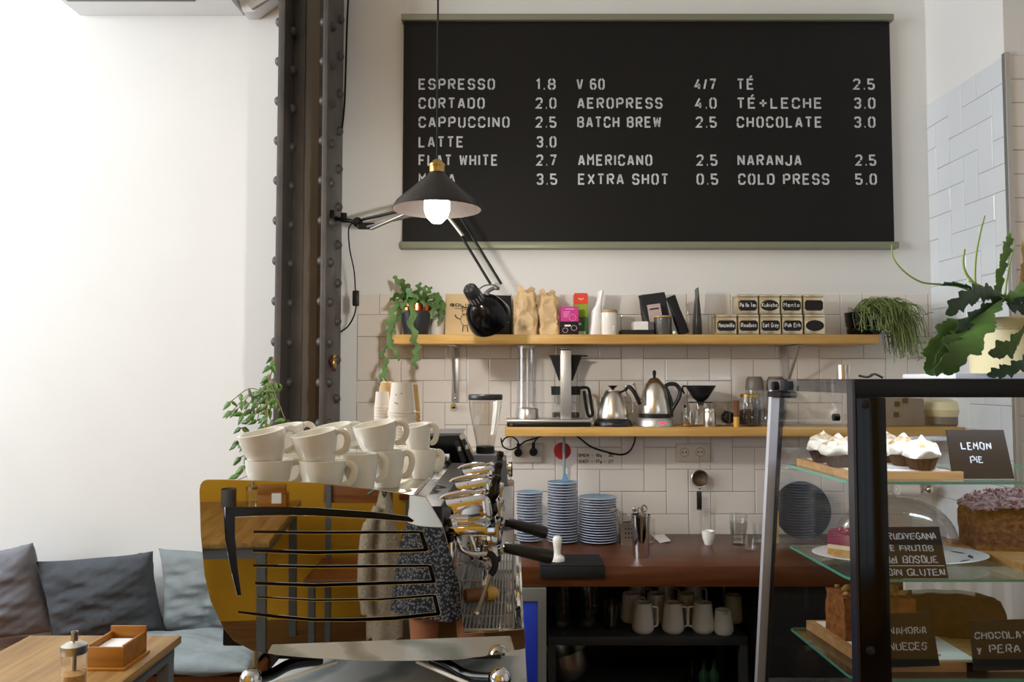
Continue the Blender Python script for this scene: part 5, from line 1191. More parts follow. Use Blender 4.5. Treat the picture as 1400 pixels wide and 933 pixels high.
b = MB(); b.box((fx1 + .004, 3.612, .2), (sx1 + .02, 3.622, CB - .004)); single('shade_panel', b, M_DARKC, 'dark panel added for the shade behind the mug shelf under the counter', 'panel', (.6, 3.617, .2), world=True)  # added dark sheet, stands for the shade over the tiled wall
def mug(r, h, handle=True):
    t = thing('mug', '', 'mug', (0, 0, 0), group='white mugs under the counter')
    b = MB(); b.lathe([(0, 0), (r * .78, 0), (r * .97, .010), (r, .02), (r * .8, h - .002), (r * .78, h), (r * .75, h - .002), (r * .93, .02), (0, .008)], seg=32); part('body', b, M_WHITE, t)
    b = MB(); b.tube(cr([(r * .8, 0, h * .84), (r * 1.18, 0, h * .84), (r * 1.3, 0, h * .74), (r * 1.3, 0, h * .3), (r * 1.22, 0, h * .2), (r * .94, 0, h * .17)], 5), .0048, seg=8); part('handle', b, M_WHITE, t)
    return t
md = 3.235; r = S(15, md); h = S(39, md); pm = None
MUGS = [(879, 3.235, 0, 'white mug with handle to the right, front row, left of three'), (920, 3.235, 0, 'white mug, middle of the front row under the counter'), (961, 3.235, PI, 'white mug with handle turned left, front row'),
        (863, 3.37, 0, 'white mug in the back row, behind the leftmost front mug'), (897, 3.37, 0, 'white mug in the back row, between the left and middle front mugs'), (938, 3.37, .1, 'white mug in the back row, between middle and right front mugs'), (872, 3.51, 0, 'dim white mug at the back, deepest row on the left'), (910, 3.51, 0, 'dim white mug at the back, deepest row in the middle'), (948, 3.51, 0, 'dim white mug at the back, deepest row on the right')]
for px, d, rz, lab in MUGS:
    loc = (X(px, d, 850), d, SZ + .0003)
    if pm is None: pm = mug(r, h); pm.location = loc; pm['label'] = lab
    else: dup(pm, loc, rz, lab)
def jug(px, d, hh, lab):
    t = thing('milk_jug', lab, 'jug', (X(px, d, 850), d, SZ + .0003)); r = S(13.8, d); h = S(hh, d)
    b = MB(); b.lathe([(0, 0), (r * .8, 0), (r, .014), (r * .95, .03), (r * .78, h - .002), (r * .74, h - .002), (r * .9, .03), (0, .01)], seg=32); part('body', b, M_CUP, t)
    b = MB(); b.prism([(-.012, -r * .70), (.012, -r * .70), (0, -r * 1.02)], h - .014, h, M_CUP); part('spout', b, M_CUP, t)
jug(989, 3.215, 32, 'small cream jug without handle at the right end of the mug shelf'); jug(1003, 3.37, 36, 'cream jug behind the small jug at the right end of the mug shelf')
for px, d, n, lab in ((770, 3.27, 5, 'left stack'), (806, 3.27, 4, 'right stack')):
    g = None
    for i in range(n):
        l = 'faceted glass, %s from the top of the dark %s under the counter' % (ORD[n - 1 - i] if i < n - 1 else 'first', lab); loc = (X(px, d, 850), d, SZ + .0003 + i * .034)
        if g is None: g = single('stacked_glass', facet(.036, .085), M_GLT, l, 'glass', loc, group='stacked glasses under the counter')
        else: dup(g, loc, .1 * i, l)
single('stacked_glass', facet(.036, .11), M_GLT, 'single faceted glass beside the stacks under the counter', 'glass', (X(837, 3.27, 850), 3.27, SZ + .0003))
q = (X(781, 3.32, 915), 3.32, .3703)
b = MB(); b.lathe([(0, 0), (.05, 0), (.085, .03), (.098, .085), (.1, .12), (.096, .12), (.08, .032), (0, .006)], seg=36); b.xform(Matrix.Rotation(-.25, 4, 'Y')); lo = min(v.co.z for v in b.bm.verts); b.move(Vector((0, 0, -lo))); single('steel_bowl', b, M_STEEL, 'tilted steel bowl on the bottom shelf under the counter', 'bowl', q)
M_BOT = mat('green_bottle', '20402a', .15)
for i, (px, hh, lab) in enumerate(((946, .13, 'dark bottle on the bottom shelf, left of the green ones'), (962, .10, 'green bottle on the bottom shelf, middle of three'), (976, .105, 'green bottle on the bottom shelf, right of three'))):
    b = MB(); b.lathe([(0, 0), (.022, 0), (.024, .004), (.024, hh * .5), (.01, hh * .7), (.009, hh), (0, hh)], seg=20); single('bottle', b, M_BLACKG if i == 0 else M_BOT, lab, 'bottle', (X(px, 3.25, 915), 3.25, .3703), group='bottles on the bottom shelf')
b = MB(); b.box((-.028, -.03, 0), (.028, .03, .18), bevel=.004); single('black_box', b, M_BLACK, 'upright black box on the bottom shelf under the jugs', 'box', (X(986, 3.3, 915), 3.3, .3703))

# seen through the pastry case, on and above the right end of the counter
t = thing('wall_tap', 'white and chrome tap body on the tiles, seen through the pastry case', 'tap', at(1248, 668, 3.6))
b = MB(); q = at(1240, 670, 3.56); b.cyl(q - Vector((.045, 0, 0)), q + Vector((.045, 0, 0)), .03, seg=24); part('body', b, M_WHITE, t, world=True)
b = MB(); q = at(1266, 668, 3.56); b.cyl(q - Vector((.02, 0, .0)), q + Vector((.02, 0, 0)), .024, seg=20); b.cyl(q + Vector((0, .06, .0)), q + Vector((0, -.03, 0)), .016, seg=16); b.sphere(q + Vector((.0, -.03, -.0)), .018); part('valve', b, M_CHROME, t, world=True)
b = MB(); b.lathe([(.0, .0), (.07, .004), (.12, .022), (.125, .022), (.125, .03), (.07, .012), (0, .008)], seg=40); b.xform(Matrix.Translation((X(1100, 3.5, 715), 3.55, CT + .118)) @ Matrix.Rotation(math.radians(80), 4, 'X')); single('dark_pan', b, mat('dark_pan_iron', '24272e', .6), 'dark round pan leaning on the tiles behind the left side of the pastry case', 'pan', (X(1100, 3.5, 715), 3.5, CT), world=True)
b = MB(); b.box((-.02, -.015, 0), (.02, .015, .14), bevel=.004); single('yellow_packet', b, mat('yellow_card', 'd8b020', .5), 'narrow yellow packet standing on the counter behind the rear post of the case', 'packet', (X(1059, 3.4, 700), 3.42, CT))
b = MB()
N_ = 40; F_ = []; K_ = []
for i in range(N_ + 1):
    x = X(1238, 2.975, 830) + i * (X(1420, 2.975, 830) - X(1238, 2.975, 830)) / N_
    w_ = .006 * math.sin(i * .9) + .004 * math.sin(i * 2.1)
    F_.append([b.bm.verts.new((x, CFY - .013 + w_ * (.2 + .8 * j / 8), CT + .002 - j * .042)) for j in range(9)]); K_.append([b.bm.verts.new((x, CFY - .010 + w_ * (.2 + .8 * j / 8), CT + .002 - j * .042)) for j in range(9)])
for i in range(N_):
    for j in range(8):
        b.face([F_[i][j], F_[i + 1][j], F_[i + 1][j + 1], F_[i][j + 1]]); b.face([K_[i][j], K_[i][j + 1], K_[i + 1][j + 1], K_[i + 1][j]])
for i in range(N_):
    b.face([F_[i][0], K_[i][0], K_[i + 1][0], F_[i + 1][0]]); b.face([F_[i][8], F_[i + 1][8], K_[i + 1][8], K_[i][8]])
for i in (0, N_):
    for j in range(8): b.face([F_[i][j], F_[i][j + 1], K_[i][j + 1], K_[i][j]])
single('tea_towel', b, M_PAPER, 'white cloth hanging over the counter front, seen through the pastry case', 'cloth', (X(1330, 2.97, 830), CFY, CT), world=True, angle=180)

# ================================================================== ESPRESSO BAR
BT = 1.04
bar = thing('bar_counter', 'pale marble-topped bar carrying the espresso machine', 'counter', (-.22, 1.8, 0))
b = MB(); b.box((-.468, 1.14, BT - .03), (.028, 2.78, BT), bevel=.003); part('marble_top', b, M_MARBLE, bar, world=True)
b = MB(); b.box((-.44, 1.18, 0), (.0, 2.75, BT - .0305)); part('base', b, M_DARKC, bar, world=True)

TZ = 1.385                                     # cup tray
MY0, MY1 = 1.435, 2.17
em = thing('espresso_machine', 'large polished steel espresso machine on the marble bar, its slotted mirror side facing the camera', 'espresso machine', (-.26, 1.8, BT))
# mirror side panel, cut with slots
yaw, tilt = math.radians(3.0), math.radians(1.5)
PN = Vector((math.sin(yaw) * math.cos(tilt), -math.cos(yaw) * math.cos(tilt), -math.sin(tilt)))
P0 = at(450, 760, 1.41)
PU = Vector((math.cos(yaw), math.sin(yaw), 0)).normalized(); PV = PU.cross(PN); PV = -PV if PV.z < 0 else PV
def onpl(px, py):
    r = ray(px, py); k = (P0 - EYE).dot(PN) / r.dot(PN); q = EYE + r * k - P0
    return (q.dot(PU), q.dot(PV))
OUT = [(283, 656.4), (310, 656.4), (345, 657.5), (400, 659), (450, 662.4), (510, 669.5), (570.7, 678.5), (582.5, 680.5), (604, 717), (617, 760), (628, 800), (633.5, 866), (674, 864), (716, 860), (717.5, 872), (717, 886), (675, 895), (631, 901), (570, 903), (510, 903), (440, 900), (378, 895), (346, 889), (321, 876), (306, 858), (297, 838), (289.3, 822), (281, 787), (275.5, 730), (273.8, 671), (275, 663), (278, 658.5)]
SLOTS = [[(305.4, 693), (380, 692.6), (430, 693.8), (510, 699.6), (558.6, 705.7), (566.7, 711.6), (564, 714.2), (510, 709.8), (430, 705.6), (380, 705), (322.5, 707.4), (322.5, 735.7), (326, 778.6), (331, 814.6), (324.6, 814.6), (316, 778.6), (308.6, 740)]]
def U(l1, l2, r1, r2, y1, y2, m1, m2):
    t1, t2 = 4.3, 5.4
    return [(l1, y1), (430, m1), (r1 - 6, r1y(y1, r1)), (r1, r1y(y1, r1) + 1), (r2, y2 - 2), (r2 - 3, y2 + .8), (564, y2 + 1.6), (430, m2 + t2), (l2, m2b(l2, m2) + t2 * .9), (l2, m2b(l2, m2)), (430, m2), (564, y2 - 3.4), (r2 - 8, y2 - 4.6), (r1 - 5, y1 + 4.6), (430, m1 + t1), (l1, y1 + t1)]
def r1y(y, r): return y + .4
def m2b(l, m): return m - 2.6
SLOTS += [U(347, 346, 578, 586.5, 725, 753.6, 726, 752.8), U(346.5, 349, 590, 597, 771, 797, 772.6, 797.5)]
SLOTS += [[(352.5, 814.6), (430, 818.8), (520, 817.5), (590, 812.2), (597, 812.8), (603, 838), (601, 841.8), (540, 848), (483, 850), (430, 849.6), (380, 845.6), (326, 838.6), (326, 834.7), (380, 840.4), (430, 845), (483.6, 844.4), (540, 842.2), (595.5, 836.5), (591, 816.3), (520, 821), (430, 822.2), (352.5, 817.4)]]
cv = bpy.data.curves.new('panel_outline', 'CURVE'); cv.dimensions = '2D'; cv.fill_mode = 'BOTH'; cv.extrude = 0.002
cv.bevel_depth = 0.0008; cv.bevel_resolution = 1
for loop in [OUT] + SLOTS:
    s = cv.splines.new('POLY'); s.points.add(len(loop) - 1)
    for pnt, q in zip(s.points, loop): u, v = onpl(*q); pnt.co = (u, v, 0, 1)
    s.use_cyclic_u = True
co = bpy.data.objects.new('panel_outline', cv); COL.objects.link(co)
dg = bpy.context.evaluated_depsgraph_get(); me = bpy.data.meshes.new_from_object(co.evaluated_get(dg))
bpy.data.objects.remove(co)
W3 = Matrix((PU, PV, PU.cross(PV))).transposed().to_4x4(); W3.translation = P0
me.transform(Matrix.Translation(-em.location) @ W3); me.materials.clear(); me.materials.append(M_MIRROR)
for p in me.polygons: p.material_index = 0; p.use_smooth = False
sp = bpy.data.objects.new('side_panel', me); COL.objects.link(sp); sp.parent = em; sp['label'] = 'slotted mirror-polished side panel'

b = MB(); b.box((-.515, MY0 + .004, 1.125), (-.125, MY1, TZ - .012), bevel=.004); part('body', b, M_BLACK, em, world=True)
b = MB(); b.box((-.53, MY0, TZ - .0115), (-.182, MY1 + .01, TZ), bevel=.002); part('cup_tray', b, M_STEEL, em, world=True)
b = MB()
b.box((-.54, MY0, TZ), (-.53, MY1 + .01, TZ + .02), bevel=.002); b.box((-.54, MY1 + .011, TZ - .01), (-.17, MY1 + .021, TZ + .012), bevel=.002)
part('tray_rail', b, M_CHROME, em, world=True)
b = MB(); b.prism([(-.1815, TZ - .004), (-.176, TZ + .004), (-.140, TZ - .042), (-.128, TZ - .062), (-.134, TZ - .066), (-.150, TZ - .046)], MY0 + .02, MY1 + .01, M_CHROME, axis='y')
for x_, z_ in ((-.178, TZ + .003), (-.159, TZ - .019), (-.138, TZ - .043)): b.cyl((x_, MY0 + .018, z_), (x_, MY1 + .012, z_), .0042, M_CHROME, seg=12)
part('top_trim', b, M_CHROME, em, world=True)
b = MB(); b.prism([(-.176, TZ - .005), (-.168, TZ - .005), (-.132, TZ - .055), (-.140, TZ - .055)], MY0 + .012, MY0 + .0195, M_BLACKG, axis='y'); b.prism([(-.150, TZ - .047), (-.120, TZ - .066), (-.105, TZ - .068), (-.105, TZ - .078), (-.14, TZ - .08)], MY0 + .012, MY1, M_BLACKG, axis='y'); part('trim_end', b, M_BLACKG, em, world=True)
b = MB(); b.box((-.122, MY0 + .03, 1.15), (-.108, MY1, TZ - .081), bevel=.002); part('splash_back', b, M_CHROME, em, world=True)
b = MB(); b.box((-.124, MY0 + .03, TZ - .072), (-.03, MY1, TZ - .055), bevel=.004); part('group_rail', b, M_CHROME, em, world=True)
# three brewing groups
def dpt(y): return y
for k, gy in enumerate((1.56, 1.81, 2.07)):
    gm = MB(); Mx = Matrix.Translation((-.095, gy, TZ - .03)) @ Matrix.Rotation(math.radians(-9), 4, 'Y')
    gm.box((-.052, -.052, -.034), (.056, .05, .022), bevel=.017, mtx=Mx, seg=6); g = part('group_cover', gm, M_CHROME, em, world=True)
    b = MB(); b.tube(cr([Mx @ Vector((-.048, -.03, .010)), Mx @ Vector((-.030, -.03, .026)), Mx @ Vector((.02, -.03, .027)), Mx @ Vector((.046, -.03, .008))]), .0048, seg=12); part('top_bar', b, M_CHROME, g, world=True)
    b = MB(); b.box((.0, -.0496, -.018), (.002, -.0475, .016), mtx=Mx); b.box((-.045, -.0496, -.0035), (.048, -.0475, -.002), mtx=Mx); part('seam', b, M_BLACKM, g, world=True, smooth=False)
    b = MB(); b.sphere(Vector((-.038, gy - .012, TZ - .036)), .014, sc=(.8, 1, 1.1)); part('paddle_knob', b, M_BLACKG, g, world=True)
    b = MB(); q = Vector((-.042, gy - .015, TZ - .03)); b.tube(cr([q, q + Vector((.006, -.002, .024)), q + Vector((.009, 0, .042)), q + Vector((.014, 0, .060))], 5), [.007] * 4 + [.010] * 6 + [.009] * 5 + [.006], seg=10, flat=.7); part('paddle', b, M_BLACKG, g, world=True)
    b = MB(); b.lathe([(0, .0), (.030, 0), (.031, -.012), (.028, -.02), (.031, -.03), (.033, -.046), (.030, -.052), (.034, -.056), (.034, -.07), (0, -.07)], seg=36, c=(-.052, gy + .012, TZ - .056)); part('group_head', b, M_CHROME, em, world=True)
    b = MB(); b.cyl((-.075, gy - .03, TZ - .056), (-.078, gy - .028, TZ - .10), .006); b.sphere((-.078, gy - .028, TZ - .10), .008, M_BRASS); b.cyl((-.03, gy - .03, TZ - .06), (-.03, gy - .03, TZ - .085), .005); part('fitting', b, M_CHROME, em, world=True)
    if k < 2:
        pz = TZ - (.098 if k == 0 else .102)
        pf = MB(); pf.lathe([(0, -.03), (.022, -.028), (.03, -.018), (.033, -.0), (.033, .012), (0, .012)], seg=30, c=(-.052, gy + .012, pz - .022 + .0))
        pf.tube([(-.03, gy + .005, pz - .02), (.0, gy, pz - .016)], [.008, .0075], seg=10); pr_ = part('portafilter', pf, M_CHROME, em, world=True)
        hm = MB(); a0 = Vector((-.016, gy, pz - .012 if k == 0 else pz - .004)); dv = Vector((.096, .0, -.020 if k == 0 else -.026))
        hm.tube([a0, a0 + dv * .04, a0 + dv * .3, a0 + dv * .6, a0 + dv * .88, a0 + dv * .98, a0 + dv], [.008, .0105, .0115, .0128, .0140, .0125, .006], seg=18); part('handle', hm, M_PLAST, pr_, world=True)
        sm = MB(); sm.tube(cr([(-.052, gy + .012, pz - .05), (-.052, gy + .012, pz - .062), (-.052, gy - .006, pz - .072), (-.052, gy - .012, pz - .084)]), .006, seg=10); part('spout', sm, M_CHROME, pr_, world=True)
# steam wand
wd_ = 1.475
b = MB(); b.tube(cr([at(624, 712, 1.5), at(625, 735, wd_), at(630, 750, wd_), at(643, 757, wd_), at(668, 757.5, wd_)]), .0047, seg=10); sw = part('steam_wand', b, M_CHROME, em, world=True)
b = MB(); b.tube(cr([at(666, 757, wd_), at(673, 760, wd_), at(677, 768, wd_), at(676, 778, wd_), at(671, 786, wd_)]), .0062, seg=12); part('rubber_grip', b, M_BLACKM, sw, world=True)
b = MB(); b.tube([at(671, 786, wd_), at(662, 812, wd_), at(652, 838, wd_)], [.0036, .0034, .003], seg=10); b.sphere(at(651.5, 839.5, wd_), .006); part('nozzle', b, M_STEEL, sw, world=True)
b = MB(); b.tube([at(637, 714, 1.52), at(650, 756, 1.52)], .0046, seg=10); part('water_tap', b, M_CHROME, em, world=True)
b = MB(); b.cyl(at(615, 712, 1.5), at(640, 712, 1.5), .008); b.sphere(at(619, 716, 1.49), .011); b.cyl(at(618, 722, 1.49), at(618, 742, 1.49), .0062); part('valve_block', b, M_CHROME, em, world=True)
# drip tray
GZ = 1.145
b = MB(); b.box((-.12, MY0 + .03, 1.10), (.018, MY1 - .04, 1.118)); b.box((.004, MY0 + .03, 1.1185), (.018, MY1 - .04, GZ + .003), bevel=.002); part('drip_pan', b, M_CHROME, em, world=True)
b = MB()
y0, y1 = MY0 + .035, MY1 - .05
for y in [y0 + i * (y1 - y0) / 7 for i in range(8)]: b.cyl((-.1, y, GZ - .003), (.002, y, GZ - .003), .0016, seg=6)
for i in range(15): b.cyl((-.1 + i * .00725, y0, GZ), (-.1 + i * .00725, y1, GZ), .0017, seg=6)
for x in (-.102, .002): b.cyl((x, y0, GZ), (x, y1, GZ), .0026, seg=8)
for y in (y0, y1): b.cyl((-.102, y, GZ), (.002, y, GZ), .0026, seg=8)
part('drip_grate', b, M_ALU, em, world=True)
for yy0, yy1, zz in ((1.66, 1.80, 1.185), (1.83, 1.98, 1.185)):
    b = MB()
    for y in (yy0, yy1): b.cyl((-.104, y, zz), (-.046, y, zz), .0024, seg=8)
    for x in (-.104, -.046): b.cyl((x, yy0, zz), (x, yy1, zz), .0024, seg=8)
    for i in range(11): b.cyl((-.1 + i * .0053, yy0, zz), (-.1 + i * .0053, yy1, zz), .0012, seg=6)
    for x in (-.1, -.05):
        for y in (yy0, yy1): b.cyl((x, y, GZ + .001), (x, y, zz), .002, seg=6)
    part('cup_grate', b, M_ALU, em, world=True)
b = MB(); q0, q1 = onz(636, 815, GZ + .016), onz(664, 812, GZ + .016)
b.tube([q0, q0.lerp(q1, .5), q1], [.013, .0135, .012], M_BENCH, seg=16); part_q = q1 + (q1 - q0).normalized() * .0005; b.tube([part_q, part_q + (q1 - q0).normalized() * .012, part_q + (q1 - q0).normalized() * .024], [.0135, .0145, .010], mat('yellow_bamboo', 'd8a444', .45), seg=16)
single('cleaning_brush', b, None, 'brown and yellow wooden brush handle lying on the drip grate', 'brush', (q0.x, q0.y, GZ), world=True)
# legs
b = MB(); b.box((-.42, MY0 + .02, 1.098), (-.02, MY1 - .05, 1.0995)); b.box((-.40, MY0 + .03, 1.1), (-.13, MY1 - .02, 1.1245)); part('underframe', b, M_BLACK, em, world=True)
for sx, pth, ball in ((-1, [(440, 902, 1.49), (400, 908, 1.46), (372, 922, 1.42), (350, 929, 1.385)], (343, 929)), (1, [(590, 901, 1.49), (612, 910, 1.46), (640, 925, 1.42), (672, 928, 1.385)], (684, 928))):
    b = MB(); b.tube(cr([at(*q) for q in pth]), .0085, seg=10, flat=1.2); lg = part('leg', b, M_BLACKG, em, world=True)
    b = MB(); b.tube([at(pth[0][0] + sx * -20, 905, 1.47), at(pth[2][0], 935, 1.40)], .0035, seg=8); part('strut', b, M_CUP, lg, world=True)
    q = at(ball[0], ball[1], 1.375); b = MB(); b.sphere(q, .0185, seg=24, n=14); b.lathe([(0, BT + .0003), (.02, BT + .0003), (.018, BT + .008), (.007, BT + .014), (.007, q.z - .016), (0, q.z - .016)], seg=20, c=(q.x, q.y, 0)); part('foot', b, M_CHROME, lg, world=True)
for x in (-.40, -.05):
    b = MB(); b.lathe([(0, BT + .0003), (.022, BT + .0003), (.02, BT + .01), (.01, BT + .02), (.01, 1.0975), (0, 1.0975)], seg=20, c=(x, MY1 - .1, 0)); part('foot', b, M_CHROME, em, world=True)

# ------------------------------------------------------------------ cups on the tray
def cup_proto(name, r, h, rb):
    t = thing(name, '', 'cup', (0, 0, 0), group='cream cups on the espresso machine')
    b = MB(); b.lathe([(0, .002), (rb * .8, .002), (rb * .82, 0), (rb, .0), (rb + .001, .003), (rb + (r - rb) * .62, h * .42), (rb + (r - rb) * .9, h * .78), (r, h), (r - .0022, h + .0006), (r - .0045, h), (rb + (r - rb) * .8, h * .7), (rb * .95, h * .25), (rb * .6, .008), (0, .006)], seg=40); part('body', b, M_CUP, t)
    b = MB(); z = h
    b.tube(cr([(r * .93, 0, z * .86), (r * 1.12, 0, z * .93), (r * 1.36, 0, z * .84), (r * 1.40, 0, z * .62), (r * 1.2, 0, z * .36), (rb + (r - rb) * .5, 0, z * .27)], 6), [.0034] * 4 + [.0042] * 24 + [.0036] * 3, seg=10, flat=1.5); part('handle', b, M_CUP, t)
    return t
protos = {}
def cup(kind, px, d, z, rz, label, tilt=0.0, k=1.0):
    x = X(px, d, 640); loc = (x, d, z)
    if kind not in protos:
        o = {'wide': lambda: cup_proto('cappuccino_cup', .0435, .0635, .026), 'tall': lambda: cup_proto('tall_cup', .0355, .072, .025), 'small': lambda: cup_proto('espresso_cup', .030, .062, .021)}[kind]()
        o.location = loc; protos[kind] = o
    else: o = dup(protos[kind], loc)
    o.rotation_euler = (0, 0, 0) if not (rz or tilt) else (Matrix.Rotation(math.radians(7) if tilt else 0, 4, 'X') @ Matrix.Rotation(tilt, 4, 'Y') @ Matrix.Rotation(rz, 4, 'Z')).to_euler()
    o['label'] = label
z0 = TZ + .0006; z1 = TZ + .0545
tl = math.radians(-9.5)
cup('wide', 368, 1.495, z0, .25, 'wide cream cup at the front left of the machine top, under a tilted cup')
cup('wide', 366, 1.495, z1, .35, 'tilted wide cream cup on top of the front left stack', tl)
cup('wide', 441, 1.49, z0, -.12, 'wide cream cup at the bottom of the second stack from the left')
cup('wide', 438, 1.49, z1, -.12, 'tilted wide cream cup on top of the second stack from the left', tl)
cup('wide', 397, 1.66, z0, .1, 'wide cream cup half hidden behind the two front stacks')
cup('wide', 393, 1.66, z1, .2, 'tilted wide cream cup in the second row, peeking between the front stacks', tl)
cup('wide', 463, 1.68, z0, 0, 'wide cream cup behind the tall single cup')
cup('wide', 460, 1.68, z1, .1, 'tilted wide cream cup on the stack behind the tall single cup', tl)
cup('tall', 492, 1.535, z0, 0, 'tall cream cup standing alone at the front, handle to the right')
cup('tall', 529, 1.60, z0, 0, 'tall cream cup under a tilted wide cup, third stack from the left')
cup('wide', 519, 1.60, TZ + .064, .0, 'tilted wide cream cup on top of the third stack', math.radians(-9))
cup('small', 578, 1.735, z0, -.05, 'small cream cup at the bottom of the rightmost stack')
cup('small', 574, 1.735, TZ + .055, 0, 'tilted small cream cup on top of the rightmost stack', math.radians(-8))
cup('small', 549, 1.80, z0, 0, 'small cream cup behind the tall cups, left of the rightmost stack')

# paper cups, upside down in stacks
def paper_cup(r0, r1, h, m):
    b = MB(); b.lathe([(0, h - .006), (r0 - .002, h - .006), (r0 - .0015, h), (r0, h), (r1, .003), (r1 + .0018, .0025), (r1 + .0018, 0), (r1 - .001, 0), (r0 - .001, h - .007)], m, seg=32); return b
M_PCUP = mat('paper_cup_white', 'ded6ca', .7); M_PCUPK = mat('paper_cup_kraft', 'c9a36a', .75)
def cup_stack(px, d, ytop, r0, r1, h, n, m, nm, grp):
    ztop = Z(ytop, d); zb = TZ + .0006; pit = (ztop - h - zb) / (n - 1); g = None; x = X(px, d, 560)
    for i in range(n):
        lab = '%s, %s from the top' % (nm, ORD[n - 1 - i] if i < n - 1 else 'first'); loc = (x, d, zb + i * pit)
        if g is None: g = single('paper_cup', paper_cup(r0, r1, h, m), m, lab, 'paper cup', loc, group=grp)
        else: dup(g, loc, 0, lab)
    return x, ztop
cup_stack(522.5, 2.06, 536, .0165, .0195, .04, 20, M_PCUP, 'upturned small white paper cup in the slim left stack', 'slim stack of paper cups')
x, zt = cup_stack(549.5, 2.02, 523, .026, .0345, .076, 18, M_PCUP, 'upturned white paper cup in the big stack', 'big stack of white paper cups')
b = MB()
for i, (du, dz) in enumerate(((-.012, .03), (.001, .027), (-.014, .05), (-.009, .052))): b.box((x + du, 2.02 - .0318, zt - dz - .002), (x + du + .0035, 2.02 - .0312, zt - dz))
single('cup_print', b, M_INK, 'tiny dark marks printed on the topmost white paper cup', 'print', (x, 1.99, zt - .05), world=True, smooth=False)
cup_stack(557, 2.105, 526, .027, .0335, .075, 12, M_PCUPK, 'upturned kraft paper cup in the stack behind the white ones', 'stack of kraft paper cups')
t = thing('paper_roll', 'crinkled tan paper bag standing behind the slim stack of paper cups', 'paper bag', (X(527, 2.125, 560), 2.125, TZ + .0006))
hh = Z(523, 2.125) - TZ; b = MB(); loft(b, [(0, .0155, .0155, 0, 0), (hh * .8, .0165, .0165, 0, 0), (hh * .92, .0168, .0168, 0, 0), (hh, .014, .012, .002, 0)], M_KRAFT, seg=28, n=2.3); crumple(b, .004, 60, 3); part('bag', b, M_KRAFT, t, angle=30)

# ------------------------------------------------------------------ grinders behind the machine
t = thing('black_grinder', 'black boxy coffee grinder with sloping front behind the espresso machine', 'grinder', (X(605, 2.4, 620), 2.45, BT))
pr2 = lambda px, py, d=2.35: (X(px, d, py), Z(py, d))
b = MB(); b.prism([(pr2(578, 650)[0], BT + .0003), (pr2(640, 650)[0], BT + .0003), pr2(640, 650), pr2(646, 632), pr2(628, 596), pr2(578, 598)], 2.34, 2.54, M_BLACKG, axis='y'); part('body', b, M_BLACKG, t, world=True)
b = MB(); b.prism([pr2(580, 597), pr2(628, 595), pr2(632, 592), pr2(584, 592.5)], 2.335, 2.545, M_GREYP, axis='y'); part('lid', b, M_GREYP, t, world=True)
for a, c, dd in (((622, 604), (634, 632), 2.338), ((631, 601), (645, 630), 2.338)):
    b = MB(); b.prism([pr2(a[0], a[1]), pr2(a[0] + 5, a[1] - 2), pr2(c[0] + 4, c[1] - 2), pr2(c[0] - 2, c[1] + 1)], dd - .012, dd, M_PLAST, axis='y'); pn = part('control_panel', b, mat('panel_grey', '37373a', .3), t, world=True, smooth=False)
    b = MB(); q = pr2((a[0] + c[0]) / 2 + 1, (a[1] + c[1]) / 2 - 5); b.box((q[0] - .004, dd - .0135, q[1] - .006), (q[0] + .004, dd - .0122, q[1] + .006)); part('button', b, M_ALU, pn, world=True, smooth=False)
gx, gd = X(663.5, 2.5, 600), 2.5
t = thing('hopper_grinder', 'coffee grinder with clear empty hopper and black lid, behind the brewing groups', 'grinder', (gx, gd, BT))
b = MB(); b.lathe([(S(12, gd), Z(612, gd)), (S(14, gd), Z(600, gd)), (S(19, gd), Z(575, gd)), (S(22.2, gd), Z(556, gd)), (S(22.6, gd), Z(547.5, gd)), (S(21.8, gd), Z(547.5, gd)), (S(21.4, gd), Z(556, gd)), (S(18.2, gd), Z(575, gd)), (S(13.2, gd), Z(600, gd)), (S(11.2, gd), Z(612, gd))], seg=40, c=(gx, gd, 0)); part('hopper', b, glass('hopper_plastic', (.93, .92, .90), .9, .07, .04), t, world=True)
b = MB(); b.lathe([(0, Z(547, gd)), (S(23, gd), Z(547, gd)), (S(23.4, gd), Z(546, gd)), (S(23.4, gd), Z(541, gd)), (S(22.5, gd), Z(539.6, gd)), (0, Z(539.6, gd))], seg=40, c=(gx, gd, 0)); part('hopper_lid', b, M_PLAST, t, world=True)
b = MB(); b.lathe([(0, Z(622, gd)), (S(12.5, gd), Z(622, gd)), (S(12.5, gd), Z(611, gd)), (S(11.5, gd), Z(610, gd)), (0, Z(610, gd))], seg=28, c=(gx, gd, 0)); part('collar', b, M_BLACK, t, world=True)
g2 = lambda px, py: (X(px, gd, py), Z(py, gd))
b = MB(); b.prism([g2(630, 660), g2(636, 630), g2(648, 620), g2(678, 620), g2(692, 628), g2(694, 660)], gd - .07, gd + .1, M_GREYP, axis='y'); part('housing', b, mat('housing_grey', '4a4b4e', .35), t, world=True)
b = MB(); x0, x1 = X(636, gd, 700), X(703, gd, 700); b.box((x0, gd - .06, BT + .0003), (x1, gd + .09, Z(660.5, gd)), bevel=.006); part('column', b, M_ALU, t, world=True)
b = MB(); q = at(690, 642, gd - .02); b.cyl(q, q + Vector((.012, 0, 0)), S(7, gd), M_STEEL, seg=24); b.cyl(q + Vector((.012, 0, 0)), q + Vector((.02, 0, 0)), S(10, gd), M_STEEL, seg=24); b.cyl(q + Vector((.02, 0, 0)), q + Vector((.024, 0, 0)), S(10, gd), M_BLACK, seg=24); part('adjusting_knob', b, None, t, world=True)

